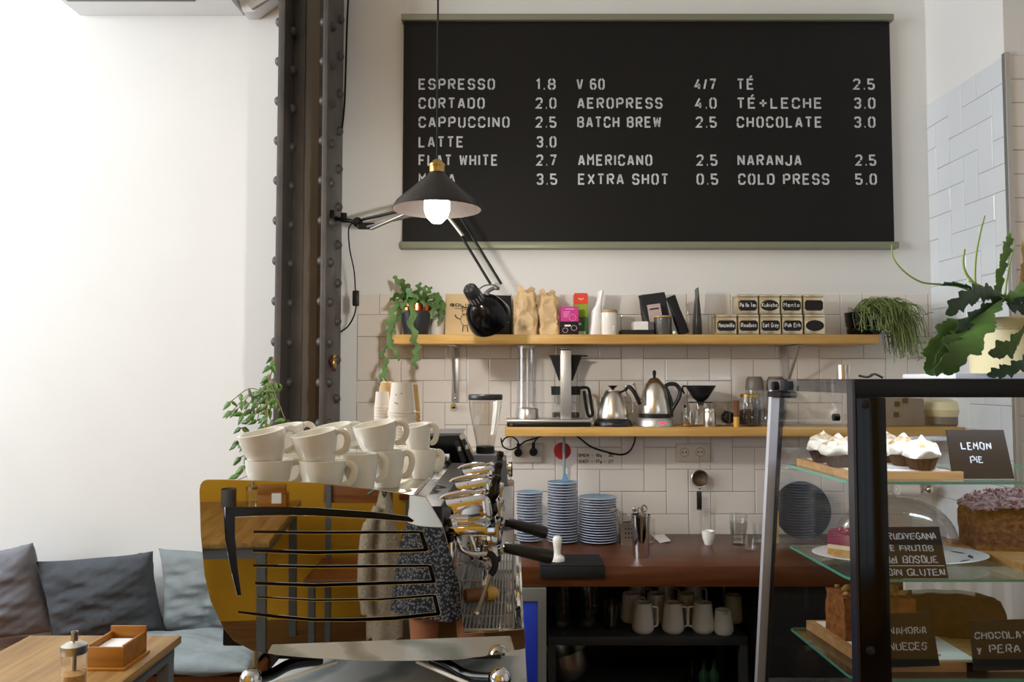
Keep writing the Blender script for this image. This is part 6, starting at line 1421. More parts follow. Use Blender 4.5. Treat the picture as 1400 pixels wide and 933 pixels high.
# ------------------------------------------------------------------ weeping fig behind the machine
fx, fy = -.88, 2.72
t = thing('weeping_fig', 'green weeping fig with thin stems beside the iron column', 'potted plant', (fx, fy, 0))
b = MB(); b.lathe([(0, 0), (.12, 0), (.13, .01), (.165, .3), (.17, .32), (.155, .32), (.15, .29), (0, .28)], seg=32); part('pot', b, M_WHITE, t)
b = MB(); b.lathe([(0, .3), (.15, .298)], seg=20); part('soil', b, M_SOIL, t)
rnd = random.Random(11); b = MB(); lf = MB()
trunk = [Vector((fx, fy, .3)), Vector((fx + .02, fy, .7)), Vector((fx + .0, fy + .02, 1.05)), Vector((fx + .03, fy + .03, 1.3)), Vector((fx + .03, fy + .05, 1.55)), Vector((at(374, 500, 2.78)))]
b.tube(cr(trunk), [.011 - .0088 * i / 40 for i in range(41)], seg=8)
def leaf(p, dv, L, w):
    dv = dv.normalized(); sd = dv.cross(Vector((rnd.uniform(-.4, .4), -1, rnd.uniform(-.2, .6)))).normalized()
    pts = [p, p + dv * L * .3, p + dv * L * .62 + Vector((0, 0, -.002)), p + dv * L + Vector((0, 0, -.006))]
    lf.ribbon(pts, [.001, w, w * .8, .0006], [.001, w, w * .8, .0006], sd, M_FIG if rnd.random() < .6 else M_LEAFL, .0004)
tips = [(316, 549), (325, 560), (333, 566), (341, 577), (318, 562), (330, 585), (345, 560), (352, 575), (360, 558), (366, 548), (359, 538), (368, 527), (370, 515), (371, 500), (372, 536), (356, 590), (340, 592), (326, 603), (324, 608), (330, 625), (332, 640), (327, 651), (366, 570), (371, 582), (364, 585), (349, 567), (338, 603), (369, 560), (378, 545), (390, 575), (385, 530), (352, 548)]
for px, py in tips:
    d = 2.72 + rnd.uniform(-.08, .12); e = at(px, py, d)
    k = min(range(len(trunk)), key=lambda i: abs(trunk[i].z - (e.z - .02))); s = trunk[k]
    q = cr([s, s.lerp(e, .5) + Vector((0, 0, .03)), e], 4); b.tube(q, .0016, seg=5)
    for j in range(3):
        f = .5 + j * .25; p = q[min(len(q) - 1, int(f * (len(q) - 1)))]
        leaf(p, Vector((rnd.uniform(-1, .6), rnd.uniform(-.5, .5), rnd.uniform(-1.1, .1))), rnd.uniform(.024, .038), rnd.uniform(.006, .0095))
    leaf(e, Vector((-.8, rnd.uniform(-.3, .3), rnd.uniform(-.8, .1))), .036, .009)
part('stems', b, M_BARK, t, world=True); part('foliage', lf, None, t, world=True, angle=180)

# ================================================================== PASTRY CASE
FY = 1.68; CXL = .717; CXR = 1.62; CTZ = 1.6; DK = .73
def rear(z): return 2.17 + (CTZ - z) * .215
case = thing('pastry_case', 'black framed glass pastry case on the right, filled with cakes on three glass shelves', 'pastry case', (1.17, 1.95, 0))
b = MB(); b.box((CXL + .006, FY, DK - .05), (CXL + .07, FY + .028, CTZ - .0395), bevel=.002); part('post', b, M_BLACKG, case, world=True)
b = MB(); b.box((CXL, FY + .001, DK - .05), (CXL + .0055, FY + .03, CTZ - .0005)); part('edge_strip', b, mat('dark_edge', '2c2c33', .2, spec=.6), case, world=True, smooth=False)
b = MB(); b.box((CXL + .006, FY, CTZ - .039), (CXR, FY + .028, CTZ), bevel=.002); part('top_rail', b, M_BLACK, case, world=True)
b = MB(); b.box((CXL + .0705, FY + .010, DK), (CXR, FY + .015, CTZ - .0395)); part('front_glass', b, M_GLP, case, world=True, smooth=False)
b = MB(); b.prism([(FY + .0305, DK), (rear(DK) - .02, DK), (rear(CTZ - .03) - .01, CTZ - .031), (FY + .0305, CTZ - .031)], CXL, CXL + .005, M_GLSIDE, axis='x'); part('side_glass', b, M_GLSIDE, case, world=True, smooth=False)
b = MB(); b.prism([(FY + .0305, CTZ - .0305), (rear(CTZ) - .06, CTZ - .0305), (rear(CTZ) - .06, CTZ - .0055), (FY + .0305, CTZ - .0055)], CXL, CXL + .005, M_GLD, axis='x'); part('tinted_band', b, M_GLD, case, 'grey tinted glass band', world=True, smooth=False)
b = MB(); b.box((CXL, FY + .0285, CTZ - .005), (CXR, rear(CTZ), CTZ)); part('roof', b, M_GLD, case, 'tinted glass roof', world=True, smooth=False)
b = MB(); b.prism([(rear(DK), DK), (rear(DK) + .006, DK), (rear(CTZ) + .006, CTZ - .006), (rear(CTZ), CTZ - .006)], CXL + .03, CXR, M_GLP, axis='x'); part('rear_glass', b, M_GLP, case, world=True, smooth=False)
b = MB(); b.prism([(rear(DK) - .012, DK - .05), (rear(DK) + .012, DK - .05), (rear(CTZ - .03) + .012, CTZ - .03), (rear(CTZ - .03) - .012, CTZ - .03)], CXL - .012, CXL + .010, M_GEDGEW, axis='x'); part('rear_post', b, M_GEDGEW, case, 'pale grey rear post', world=True, smooth=False)
b = MB(); b.prism([(rear(DK) + .002, DK), (rear(DK) + .014, DK), (rear(CTZ - .03) + .014, CTZ - .03), (rear(CTZ - .03) + .002, CTZ - .03)], CXL + .0105, CXL + .028, M_BLACK, axis='x'); part('rear_seal', b, M_BLACK, case, world=True, smooth=False)
b = MB(); b.box((CXL - .012, 2.10, CTZ - .032), (CXL + .035, 2.20, CTZ - .002), M_GREYP, bevel=.004); b.box((CXL - .014, 2.09, CTZ - .05), (CXL + .03, 2.2, CTZ - .033), M_BLACK, bevel=.004); b.cyl((CXL - .014, 2.115, CTZ - .018), (CXL - .026, 2.115, CTZ - .018), .012, M_BLACK); part('hinge', b, None, case, world=True)
for px, py, d, r in ((1183, 553, FY, .0095), (1190, 890, FY, .0095)):
    q = at(px, py, d); b = MB(); b.lathe([(r, 0), (r * .9, .003), (r * .4, .005), (0, .005)], seg=18, c=(q.x, FY - .0002, q.z), mtx=Matrix.Rotation(PI / 2, 4, 'X')); part('bolt', b, M_BLACKM, case, world=True)
b = MB(); q = at(1156, 571, 1.75); b.cyl((CXL - .001, 1.75, q.z), (CXL - .014, 1.75, q.z), .008); part('side_bolt', b, M_BLACK, case, world=True)
b = MB(); b.box((CXL, FY + .03, DK - .02), (CXR, rear(DK), DK - .0005)); part('deck', b, M_BLACKG, case, world=True)
b = MB(); b.box((CXL, FY + .0005, 0), (CXR, rear(DK) + .01, DK - .0505)); part('base', b, M_BLACK, case, world=True)
b = MB(); b.box((CXR - .02, FY + .03, DK), (CXR, rear(CTZ), CTZ - .0055)); part('end_panel', b, M_BLACK, case, world=True)
b = MB(); b.box((CXL + .02, FY + .032, CTZ - .022), (CXR - .03, FY + .05, CTZ - .0056), M_ALU); b.box((CXL + .02, FY + .034, CTZ - .0245), (CXR - .03, FY + .048, CTZ - .0222), M_LED); part('led_lamp', b, None, case, world=True, smooth=False)
cl = area('case_led', (1.15, FY + .06, CTZ - .026), (math.radians(38), 0, 0), .8, .02, 2.4, (0.80, 0.88, 1.0)); cl.parent = case; cl.location = Vector((1.15, FY + .06, CTZ - .026)) - case.location
SH = [Z(659, 1.75), Z(792.5, 1.75), Z(929, 1.75)]
for z in SH:
    b = MB(); R = .035
    pl = [(.735 + R * (1 - math.cos(a * PI / 12)), 1.75 + R * (1 - math.sin(a * PI / 12))) for a in range(7)]
    pl = [(CXR - .025, 1.75)] + pl[::-1] + [(.712 + .012, 2.10), (.73, 2.108), (CXR - .025, 2.108)]
    mi = b._m(M_GLS); me_ = b._m(M_GEDGE)
    A = [b.bm.verts.new((u, v, z - .006)) for u, v in pl]; B = [b.bm.verts.new((u, v, z)) for u, v in pl]; n = len(pl)
    for f in (A[::-1], B): b.bm.faces.new(f).material_index = mi
    for i in range(n): b.bm.faces.new([A[i], A[(i + 1) % n], B[(i + 1) % n], B[i]]).material_index = me_
    part('glass_shelf', b, None, case, world=True, smooth=False)

def sign(lines, TL, TR, BR, BL, dt, db, label, th=.004):
    C = [at(*TL, dt), at(*TR, dt), at(*BR, db), at(*BL, db)]
    base = (C[2] + C[3]) / 2
    t = thing('chalk_sign', label, 'sign', base, group='chalk signs in the pastry case')
    n = (C[1] - C[0]).cross(C[3] - C[0]).normalized()
    n = -n if n.y > 0 else n
    b = MB(); f = [b.bm.verts.new(p) for p in C]; k = [b.bm.verts.new(p - n * th) for p in C]
    b.bm.faces.new(f); b.bm.faces.new(k[::-1])
    for i in range(4): b.bm.faces.new([f[i], f[(i + 1) % 4], k[(i + 1) % 4], k[i]])
    part('board', b, M_CHALK, t, world=True, smooth=False)
    for txt, u0, u1, v0, hh, sw in lines:
        b = MB(); rr = random.Random(len(txt))
        PLN = lambda u, v, w: C[3].lerp(C[2], u).lerp(C[0].lerp(C[1], u), v) + n * (w + .0003)
        if txt == '_':
            b.poly([PLN(u0, v0, .0006), PLN(u1, v0, .0006), PLN(u1, v0 + sw * .6, .0006), PLN(u0, v0 + sw * .6, .0006)])
        else:
            lettering(b, txt, u0, u1, v0, hh, sw, M_CHALKW, PLN, .0006, jit=.010, rnd=rr)
        part('chalk_writing', b, M_CHALKW, t, world=True, smooth=False)
    return t
sign([('LEMON', .21, .72, .60, .13, .020), ('PiE', .34, .53, .32, .13, .020)], (1294, 588), (1372, 588), (1387, 655), (1303, 655), 1.81, 1.79, 'small chalk sign reading LEMON PIE on the top glass shelf')
sign([('CRUDiVEGANA', .12, .92, .76, .115, .017), ('DE FRUTOS', .13, .84, .53, .105, .017), ('del BOSQUE', .13, .88, .30, .125, .018), ('SiN GLUTEN', .13, .95, .06, .115, .017), ('_', .1, .97, .235, .02, .022)], (1194, 721), (1284, 720.5), (1297, 791), (1203, 791), 1.775, 1.757, 'chalk sign with four lines ending SIN GLUTEN, on the middle glass shelf')
sign([('ZANAHORiA', .07, .87, .62, .115, .017), ('y NUECES', .07, .83, .32, .125, .018)], (1192, 840), (1273, 838), (1285, 911), (1200, 914), 1.775, 1.76, 'chalk sign reading ZANAHORIA y NUECES on the bottom glass shelf')
sign([('CHOCOLATE', .06, .97, .64, .115, .017), ('y PERA', .07, .72, .36, .14, .020)], (1326, 849), (1412, 847), (1424, 916), (1332, 918), 1.775, 1.76, 'chalk sign reading CHOCOLATE y PERA at the right of the bottom shelf')

# boards and cakes -- top shelf
z1 = SH[0] + .0005
b = MB(); b.prism([(.752, 1.785), (1.005, 1.785), (1.005, 2.09), (.742, 2.09)], z1, z1 + .017, M_BOARDW); single('serving_board', b, M_BOARDW, 'wooden board under the lemon pies on the top glass shelf', 'board', (.88, 1.93, z1), world=True, group='wooden boards in the pastry case', smooth=False)
b = MB(); b.box((.765, 1.80, z1 + .0172), (.985, 2.075, z1 + .0182)); single('paper_sheet', b, M_PAPER, 'white paper sheet on the board under the lemon pies', 'paper', (.88, 1.93, z1 + .0172), world=True, group='paper sheets under the cakes', smooth=False)
pz = z1 + .0184
def pie():
    t = thing('lemon_pie', '', 'pie', (0, 0, 0), group='meringue lemon pies on the top shelf')
    r = .037; b = MB(); R = []
    n = 36
    prof = [(.024, 0), (.027, .002), (.0365, .026), (.0375, .028), (.035, .028)]
    for q, z in prof: R.append([b.bm.verts.new(((q * (1 + (.035 if k % 2 else -.02) * (z > 0))) * math.cos(2 * PI * k / n), (q * (1 + (.035 if k % 2 else -.02) * (z > 0))) * math.sin(2 * PI * k / n), z)) for k in range(n)])
    for i in range(len(R) - 1):
        for k in range(n): b.face([R[i][k], R[i][(k + 1) % n], R[i + 1][(k + 1) % n], R[i + 1][k]])
    b.face(R[0][::-1]); b.face(R[-1]); part('paper_case', b, M_CHOCO, t, angle=20)
    b = MB(); R = []; n = 40
    prof = [(.033, .0285), (.041, .031), (.0435, .037), (.0425, .046), (.038, .055), (.030, .062), (.019, .067), (.009, .073), (.002, .080)]
    for j, (q, z) in enumerate(prof):
        ring = []
        for k in range(n):
            a = 2 * PI * k / n; w = 1 + .09 * math.sin(3 * a + j * 1.1) + .05 * math.sin(6 * a - j * 1.7)
            ring.append(b.bm.verts.new((q * w * math.cos(a) + (.002 * j / 8), q * w * math.sin(a), z + .003 * math.sin(2 * a + j * 1.5))))
        R.append(ring)
    for i in range(len(R) - 1):
        for k in range(n): b.face([R[i][k], R[i][(k + 1) % n], R[i + 1][(k + 1) % n], R[i + 1][k]], M_TOAST if i in (5, 6) or (i == 4 and k % 10 < 5) else M_CREAM)
    b.face(R[0][::-1], M_CREAM); b.face(R[-1], M_TOAST); part('meringue', b, None, t, angle=80)
    return t
PIES = [(1126, 1.985, 'lemon pie furthest left, on the back of the board'), (1146.5, 1.88, 'lemon pie second from the left, just left of the black post'), (1190, 1.835, 'lemon pie mostly hidden behind the black post'), (1213, 1.985, 'lemon pie in the back row just right of the black post'), (1236, 1.90, 'lemon pie behind the big one at the right end'), (1260, 1.818, 'big lemon pie at the front right end of the board'), (1172, 1.985, 'lemon pie in the back row behind the black post')]
pp = None
for i, (px, d, lab) in enumerate(PIES):
    loc = (X(px, d, 640), d, pz)
    if pp is None: pp = pie(); pp.location = loc; pp['label'] = lab; pp.scale = (.9, .9, .95)
    else: dup(pp, loc, i * 1.1, lab)

# middle shelf
z2 = SH[1] + .0005
q = (X(1228, 1.93, 752), 1.925, z2)
t = thing('oval_platter', 'white oval platter with dark blue brush marks on the middle shelf', 'platter', q)
b = MB(); el = (.205, .118); b.lathe([(0, .003), (.5, .003), (.52, 0), (.58, .0), (.62, .005), (.97, .0165), (1, .0185), (.985, .0195), (.62, .0085), (0, .0065)], M_PLATE, seg=56, ell=el); part('plate', b, M_PLATE, t)
b = MB()
for a in range(12):
    th_ = a * 2 * PI / 12 + .3; c = Vector((el[0] * .8 * math.cos(th_), el[1] * .8 * math.sin(th_), .0139)); tg = Vector((-el[0] * math.sin(th_), el[1] * math.cos(th_), 0)).normalized()
    rd = Vector((math.cos(th_) * el[0], math.sin(th_) * el[1], .0105)).normalized()
    b.ribbon([c - tg * .022, c - tg * .008, c + tg * .008, c + tg * .022], [.001, .006, .007, .002], [.001, .006, .005, .001], rd, M_PLATEB, .0004)
part('blue_mark', b, M_PLATEB, t, kind='stuff')
t = thing('cheesecake_slice', 'slice of layered berry cheesecake with pale crust on the oval platter', 'cake', (q[0] - .12, 1.925, z2 + .0085))
cz = z2 + .0088; c0 = at(1127, 740, 1.95)
W = [(c0.x, 1.93), (c0.x + .055, 1.885), (c0.x + .12, 1.90), (c0.x + .12, 1.97), (c0.x + .03, 1.985)]
for nm, m, a0, a1 in (('crust', M_CRUST, 0, .02), ('cheese_layer', M_CHEESE, .0202, .030), ('berry_layer', M_BERRY, .0302, .057)):
    b = MB(); b.prism(W, cz + a0, cz + a1, m); part(nm, b, m, t, world=True, smooth=False)
b = MB(); rd = mat('red_berry', 'a5152c', .2)
for dx, dy in ((.03, .0), (.042, -.012), (.05, .006), (.06, -.004), (.04, .02)): b.sphere((c0.x + dx, 1.925 + dy, cz + .063), .0062, rd, seg=12, n=8)
part('berries', b, rd, t, world=True, kind='stuff')
t = thing('glass_dome', 'clear cake dome behind the cheesecake slice on the middle shelf', 'dome', (X(1222, 2.03, 740), 2.02, z2))
b = MB(); prof = [(.155 * math.sin(a * PI / 2 / 12), .125 * math.cos(a * PI / 2 / 12) + .018) for a in range(13)]; b.lathe([(0, prof[0][1])] + prof[1:] + [(.156, .018)], seg=48, ell=(1, .52)); part('dome', b, glass('milky_dome', (.82, .80, .78), .8, .14, .12), t)
b = MB(); b.sphere((0, 0, .155), .011); part('knob', b, M_GLT, t)
# coconut loaf on a slanted board
b = MB(); P = [(X(1290, 2.09, 735), 2.09), (X(1398, 1.81, 770), 1.81), (CXR - .07, 1.81), (CXR - .07, 2.09)]; b.prism(P, z2, z2 + .019, M_BOARDW); single('serving_board', b, M_BOARDW, 'wooden board with slanting edge under the coconut loaf, middle shelf', 'board', (1.25, 1.95, z2), world=True, group='wooden boards in the pastry case', smooth=False)
def loaf(name, label, c, L, W_, H, rz, m, seed, tm=None, tlabel=None):
    t = thing(name, label, 'cake', c, rotz=rz); b = MB()
    secs = []
    n = 14
    for i in range(n + 1):
        f = -1 + 2 * i / n; e = (1 - abs(f) ** 7) ** .3 if abs(f) < 1 else .0
        secs.append((f * L / 2, W_ / 2 * (.88 + .12 * e), H * (.80 + .20 * math.cos(f * 1.2))))
    R = []
    for x, hw, h in secs:
        ring = []
        for k in range(20):
            a = PI * k / 19; y = hw * math.copysign(abs(math.cos(a)) ** .45, math.cos(a)) * (.86 + .14 * (math.sin(a))); z = h * math.sin(a) ** .55 if 0 < k < 19 else 0
            ring.append(b.bm.verts.new((x, y, z)))
        R.append(ring)
    for i in range(n):
        for k in range(19): b.face([R[i][k], R[i][k + 1], R[i + 1][k + 1], R[i + 1][k]], m)
        b.face([R[i][19], R[i][0], R[i + 1][0], R[i + 1][19]], m)
    b.face(R[0], m); b.face(R[-1][::-1], m)
    bmesh.ops.subdivide_edges(b.bm, edges=list(b.bm.edges), cuts=1, use_grid_fill=True); crumple(b, .006, 35, seed)
    part('loaf', b, m, t, angle=50)
    return t
lz = z2 + .0195
cc = Vector((X(1405, 1.98, 700), 1.985, lz))
t = loaf('coconut_loaf', 'loaf cake thickly topped with pink and white coconut flakes, middle shelf right', cc, .28, .13, .115, -.12, M_LOAF, 4)
rnd = random.Random(4)
b = MB(); n = 16
G_ = []
for i in range(n + 1):
    row = []
    for k in range(9):
        f = -1 + 2 * i / n; a = math.radians(22 + 136 * k / 8); ed = (1 - abs(f) ** 6) ** .5 if abs(f) < 1 else 0
        row.append(b.bm.verts.new((f * .143, .073 * math.cos(a) * (.6 + .4 * ed), .086 + .052 * math.sin(a) * (.35 + .65 * ed) * (1 - .22 * f * f))))
    G_.append(row)
for i in range(n):
    for k in range(8): b.face([G_[i][k], G_[i][k + 1], G_[i + 1][k + 1], G_[i + 1][k]])
part('frosting', b, M_COCOB, t, angle=50)
b = MB()
for i in range(620):
    f = rnd.uniform(-.98, .98); a = math.radians(rnd.uniform(15, 165)); ed = (1 - abs(f) ** 6) ** .5
    c = Vector((f * .143, .075 * math.cos(a) * (.6 + .4 * ed), .088 + .053 * math.sin(a) * (.35 + .65 * ed) * (1 - .22 * f * f)))
    u = Vector((rnd.uniform(-1, 1), rnd.uniform(-1, 1), rnd.uniform(-.5, 1))).normalized(); v = u.cross(Vector((rnd.uniform(-1, 1), rnd.uniform(-1, 1), rnd.uniform(-1, 1)))).normalized()
    L = rnd.uniform(.005, .010); b.ribbon([c - u * L, c, c + u * L], [.0005, .003, .0008], [.0005, .003, .0008], v, M_COCO if rnd.random() < .8 else mat('dried_petal', '8a3a3a', .8), .0004)
part('flakes', b, None, t, kind='stuff')

# bottom shelf
z3 = SH[2] + .0005
b = MB(); b.prism([(.792, 1.79), (1.05, 1.79), (1.05, 2.095), (.762, 2.095)], z3, z3 + .022, M_BOARDW); single('serving_board', b, M_BOARDW, 'wooden board under the carrot cake on the bottom glass shelf', 'board', (.92, 1.93, z3), world=True, group='wooden boards in the pastry case', smooth=False)
b = MB(); b.prism([(.808, 1.80), (1.03, 1.80), (1.03, 2.08), (.782, 2.08)], z3 + .0222, z3 + .0232, M_PAPER); single('paper_sheet', b, M_PAPER, 'white paper sheet under the carrot cake', 'paper', (.92, 1.93, z3 + .0222), world=True, group='paper sheets under the cakes', smooth=False)
t = thing('carrot_cake', 'block of brown carrot cake topped with walnuts on the bottom shelf', 'cake', (.87, 1.97, z3 + .0234))
b = MB(); b.prism([(-.078, -.045), (.09, -.05), (.09, .05), (-.085, .055)], 0, .10, M_CARROT)
bmesh.ops.subdivide_edges(b.bm, edges=list(b.bm.edges), cuts=6, use_grid_fill=True); crumple(b, .006, 45, 2); part('cake', b, M_CARROT, t, angle=30)
rnd = random.Random(8); b = MB()
for i in range(46):
    c = Vector((rnd.uniform(-.07, .08), rnd.uniform(-.045, .045), .103 + rnd.uniform(0, .01))); b.sphere(c, rnd.uniform(.005, .0095), seg=7, n=5, sc=(1.2, rnd.uniform(.6, 1), .7))
part('walnut_topping', b, M_NUT, t, angle=20, kind='stuff')
b = MB()
for i in range(26):
    c = Vector((.80 + rnd.uniform(.02, .17), 1.80 + rnd.uniform(.01, .1), z3 + .0262)); b.sphere(c, rnd.uniform(.003, .006), seg=6, n=4, sc=(1.2, 1, .6))
single('walnut_crumbs', b, M_NUT, 'walnut crumbs scattered on the paper before the carrot cake', 'crumbs', (.88, 1.86, z3 + .0234), world=True, angle=20, kind='stuff')
b = MB(); P = [(X(1262, 2.09, 880), 2.095), (X(1318, 1.80, 905), 1.79), (CXR - .08, 1.79), (CXR - .08, 2.095)]; b.prism(P, z3, z3 + .02, M_BOARDW); single('serving_board', b, M_BOARDW, 'wooden board under the chocolate loaf, bottom shelf right', 'board', (1.25, 1.94, z3), world=True, group='wooden boards in the pastry case', smooth=False)
b = MB(); b.box((1.13, 1.80, z3 + .0202), (1.40, 1.90, z3 + .0212)); single('paper_sheet', b, M_PAPER, 'white paper sheet at the front of the board behind the CHOCOLATE y PERA sign', 'paper', (1.26, 1.85, z3 + .0202), world=True, group='paper sheets under the cakes', smooth=False)
t = loaf('chocolate_loaf', 'dark chocolate loaf cake with a pale icing streak on the bottom shelf', Vector((1.085, 2.0, z3 + .0206)), .215, .11, .098, -.22, M_LOAFD, 6)
b = MB(); b.ribbon([Vector((x / 100, -.012 + .004 * math.sin(x), .0985 + .008 * (1 - (x / 12) ** 2) - .006)) for x in range(-9, 6)], [.006] * 15, [.007] * 15, (0, 1, 0), M_PAPER, .003); part('icing', b, mat('icing', 'd8c8b4', .5), t)

# ------------------------------------------------------------------ things on top of the case
b = MB(); r = S(8.8, 1.95); b.lathe([(0, 0), (r, 0), (r, .034), (r * .94, .034), (r * .94, .003), (0, .003)], seg=28); single('steel_cup', b, M_STEEL, 'small steel cylinder standing on the roof of the pastry case', 'cup', (X(1153.5, 1.95, 508), 1.95, CTZ + .0002))
b = MB(); wavy_strap(b, [at(1207, 514, 1.95), at(1196, 509, 1.95), at(1186, 513, 1.95), at(1174, 511, 1.95)], .011, lobes=3, side=(0, 1, .15), zig=True); lo = min(v.co.z for v in b.bm.verts); b.move(Vector((0, 0, CTZ + .0004 - lo))); single('fallen_leaf', b, M_LEAFD, 'fallen green cactus leaf lying on the roof of the pastry case', 'leaf', at(1190, 512, 1.95), world=True)
pd_ = 1.95; pcx = X(1400, pd_, 470)
b = MB(); b.box((X(1303, 1.84, 510), 1.83, CTZ + .0002), (X(1303, 1.84, 510) + .3, 2.08, CTZ + .013), bevel=.003); single('white_tray', b, M_PLATE, 'white square tray under the cream plant pot', 'tray', (pcx, 1.95, CTZ), world=True)
pzb = CTZ + .0134
t = thing('zigzag_cactus', 'large zigzag-leaved green cactus in a cream pot on top of the pastry case', 'potted plant', (pcx, pd_, pzb))
R = S(76, pd_); hp = Z(437, pd_) - pzb
b = MB(); b.lathe([(0, 0), (R * .84, 0), (R * .86, .004), (R * .90, hp * .78), (R * .98, hp * .8), (R, hp * .97), (R * .98, hp), (R * .9, hp), (R * .86, hp * .9), (0, hp * .88)], seg=48)
for i in range(14): a = i * 2 * PI / 14; 
part('pot', b, M_POTC, t)
b = MB(); b.lathe([(0, hp * .93), (R * .885, hp * .92)], seg=24); part('soil', b, M_SOIL, t)
ZL = [([(1372, 412, 1.93), (1345, 400, 1.88), (1318, 410, 1.84), (1294, 430, 1.82)], .026, 5, (.1, .2, 1), M_LEAFD),
      ([(1365, 415, 1.92), (1345, 425, 1.86), (1325, 440, 1.83), (1306, 454, 1.81)], .020, 4, (.2, .2, 1), M_LEAFD),
      ([(1372, 410, 1.92), (1352, 425, 1.84), (1338, 455, 1.79), (1312, 482, 1.77), (1278, 512, 1.765)], .036, 5, (1, .1, .6), M_LEAF),
      ([(1345, 428, 1.9), (1312, 440, 1.85), (1288, 462, 1.83), (1273, 492, 1.82), (1276, 514, 1.82)], .033, 4, (1, .3, .3), M_LEAFL),
      ([(1330, 450, 1.83), (1305, 465, 1.8), (1290, 490, 1.79), (1300, 513, 1.79)], .026, 4, (1, .2, .2), M_LEAF),
      ([(1412, 425, 1.9), (1400, 450, 1.82), (1382, 474, 1.79), (1352, 484, 1.785)], .027, 4, (.5, .1, 1), M_LEAF),
      ([(1420, 480, 1.85), (1398, 498, 1.80), (1372, 508, 1.795), (1350, 513, 1.795)], .018, 5, (.2, .2, 1), M_LEAFD),
      ([(1366, 415, 1.94), (1366, 385, 1.93), (1372, 358, 1.92), (1378, 335, 1.92), (1381, 319, 1.92)], .014, 5, (1, 0, .2), M_LEAFL),
      ([(1372, 410, 1.92), (1388, 402, 1.9), (1412, 385, 1.88)], .016, 3, (.2, .1, 1), M_LEAFL),
      ([(1380, 412, 1.94), (1400, 408, 1.95), (1420, 415, 1.95)], .02, 3, (.2, .1, 1), M_LEAFD),
      ([(1376, 414, 1.98), (1396, 420, 2.0), (1416, 424, 2.0)], .022, 3, (.2, .1, 1), M_LEAFD),
      ([(1368, 412, 1.93), (1392, 398, 1.93), (1400, 360, 1.94), (1398, 330, 1.95)], .008, 3, (1, .1, 0), mat('dry_stem', '9a7a4a', .8)),
      ([(1425, 415, 1.92), (1450, 400, 1.88), (1475, 420, 1.84), (1490, 450, 1.83)], .028, 4, (.1, .2, 1), M_LEAFD),
      ([(1430, 412, 1.98), (1462, 392, 2.02), (1485, 400, 2.06)], .024, 4, (.1, .2, 1), M_LEAF),
      ([(1415, 410, 2.0), (1430, 380, 2.04), (1450, 360, 2.06)], .016, 4, (1, .2, .1), M_LEAFL),
      ([(1340, 402, 1.92), (1322, 392, 1.9), (1300, 388, 1.89), (1286, 390, 1.88)], .006, 4, (0, .2, 1), M_LEAFD)]
for pts, w, lb, sd, m in ZL:
    b = MB(); wavy_strap(b, [at(*p) for p in pts], w, lobes=lb, side=sd, zig=True, n=14, th=.0016); part('leaf_stem', b, m, t, world=True)
for pts, r0 in (([(1345, 408, 1.93), (1334, 390, 1.92), (1334, 355, 1.92), (1340, 320, 1.92), (1346.5, 295, 1.92)], .0034), ([(1352, 405, 1.92), (1336, 392, 1.9), (1322, 376, 1.9), (1317, 360, 1.9), (1319, 341, 1.9)], .0042),
               ([(1335, 402, 1.92), (1312, 392, 1.9), (1285, 389, 1.9), (1260, 386, 1.9), (1238, 373, 1.9), (1222, 354, 1.9), (1219, 334, 1.9)], .003), ([(1366, 402, 1.93), (1345, 394, 1.92), (1325, 384, 1.9)], .005), ([(1374, 405, 1.95), (1377, 380, 1.95), (1383, 350, 1.95), (1387, 337, 1.95)], .0028)):
    b = MB(); q = cr([at(*p) for p in pts]); b.tube(q, [r0 * (1 - .5 * i / len(q)) for i in range(len(q))], seg=6); part('shoot', b, M_STEMG, t, world=True)

# ================================================================== THE ROOM BEHIND THE CAMERA (seen in the mirror panel)
def rtable(label, x0, x1, y0, y1, name='cafe_table'):
    t = thing(name, label, 'table', ((x0 + x1) / 2, (y0 + y1) / 2, 0))
    b = MB(); b.box((x0, y0, .722), (x1, y1, .75), bevel=.003); part('tabletop', b, M_TABLE, t, world=True)
    b = MB()
    for lo, hi in (((x0 + .02, y0 + .02, .67), (x1 - .02, y0 + .06, .7215)), ((x0 + .02, y1 - .06, .67), (x1 - .02, y1 - .02, .7215)), ((x0 + .02, y0 + .06, .67), (x0 + .06, y1 - .06, .7215)), ((x1 - .06, y0 + .06, .67), (x1 - .02, y1 - .06, .7215))): b.box(lo, hi)
    part('apron', b, M_GREYST, t, world=True)
    for x in (x0 + .02, x1 - .06):
        for y in (y0 + .02, y1 - .06):
            b = MB(); b.box((x, y, 0), (x + .04, y + .04, .6695)); part('leg', b, M_GREYST, t, world=True)
    return t
rtable('oak cafe table mirrored in the left part of the polished machine panel', -1.62, -.86, -1.78, -.86)
b = MB(); b.lathe([(0, 0), (.038, 0), (.04, .005), (.04, .10), (.037, .10), (.036, .006), (0, .005)], seg=24); single('black_tumbler', b, M_GREYP, 'dark tumbler on the mirrored cafe table', 'tumbler', (-1.22, -1.62, .7502))
t = thing('sugar_jar', 'glass sugar jar on the mirrored cafe table', 'jar', (-1.09, -1.6, .7502))
b = MB(); b.lathe([(0, 0), (.033, 0), (.034, .1), (.031, .1), (.031, .006), (0, .005)], seg=22); part('glass_body', b, M_GL, t)
b = MB(); b.lathe([(.035, .1002), (.035, .116), (.01, .124), (.008, .15), (0, .15)], seg=22); part('lid', b, M_STEEL, t)
t = thing('menu_holder', 'amber wooden box with a white card on the mirrored cafe table', 'box', (-.98, -1.6, .7502))
b = MB(); b.box((-.075, -.05, 0), (.075, .05, .075), bevel=.002); b.box((-.075, .03, .0755), (.075, .05, .13), bevel=.002); part('box', b, M_BOXW, t)
b = MB(); b.box((.0, .0505, .03), (.05, .0525, .085)); part('card', b, M_PAPER, t, 'white card')
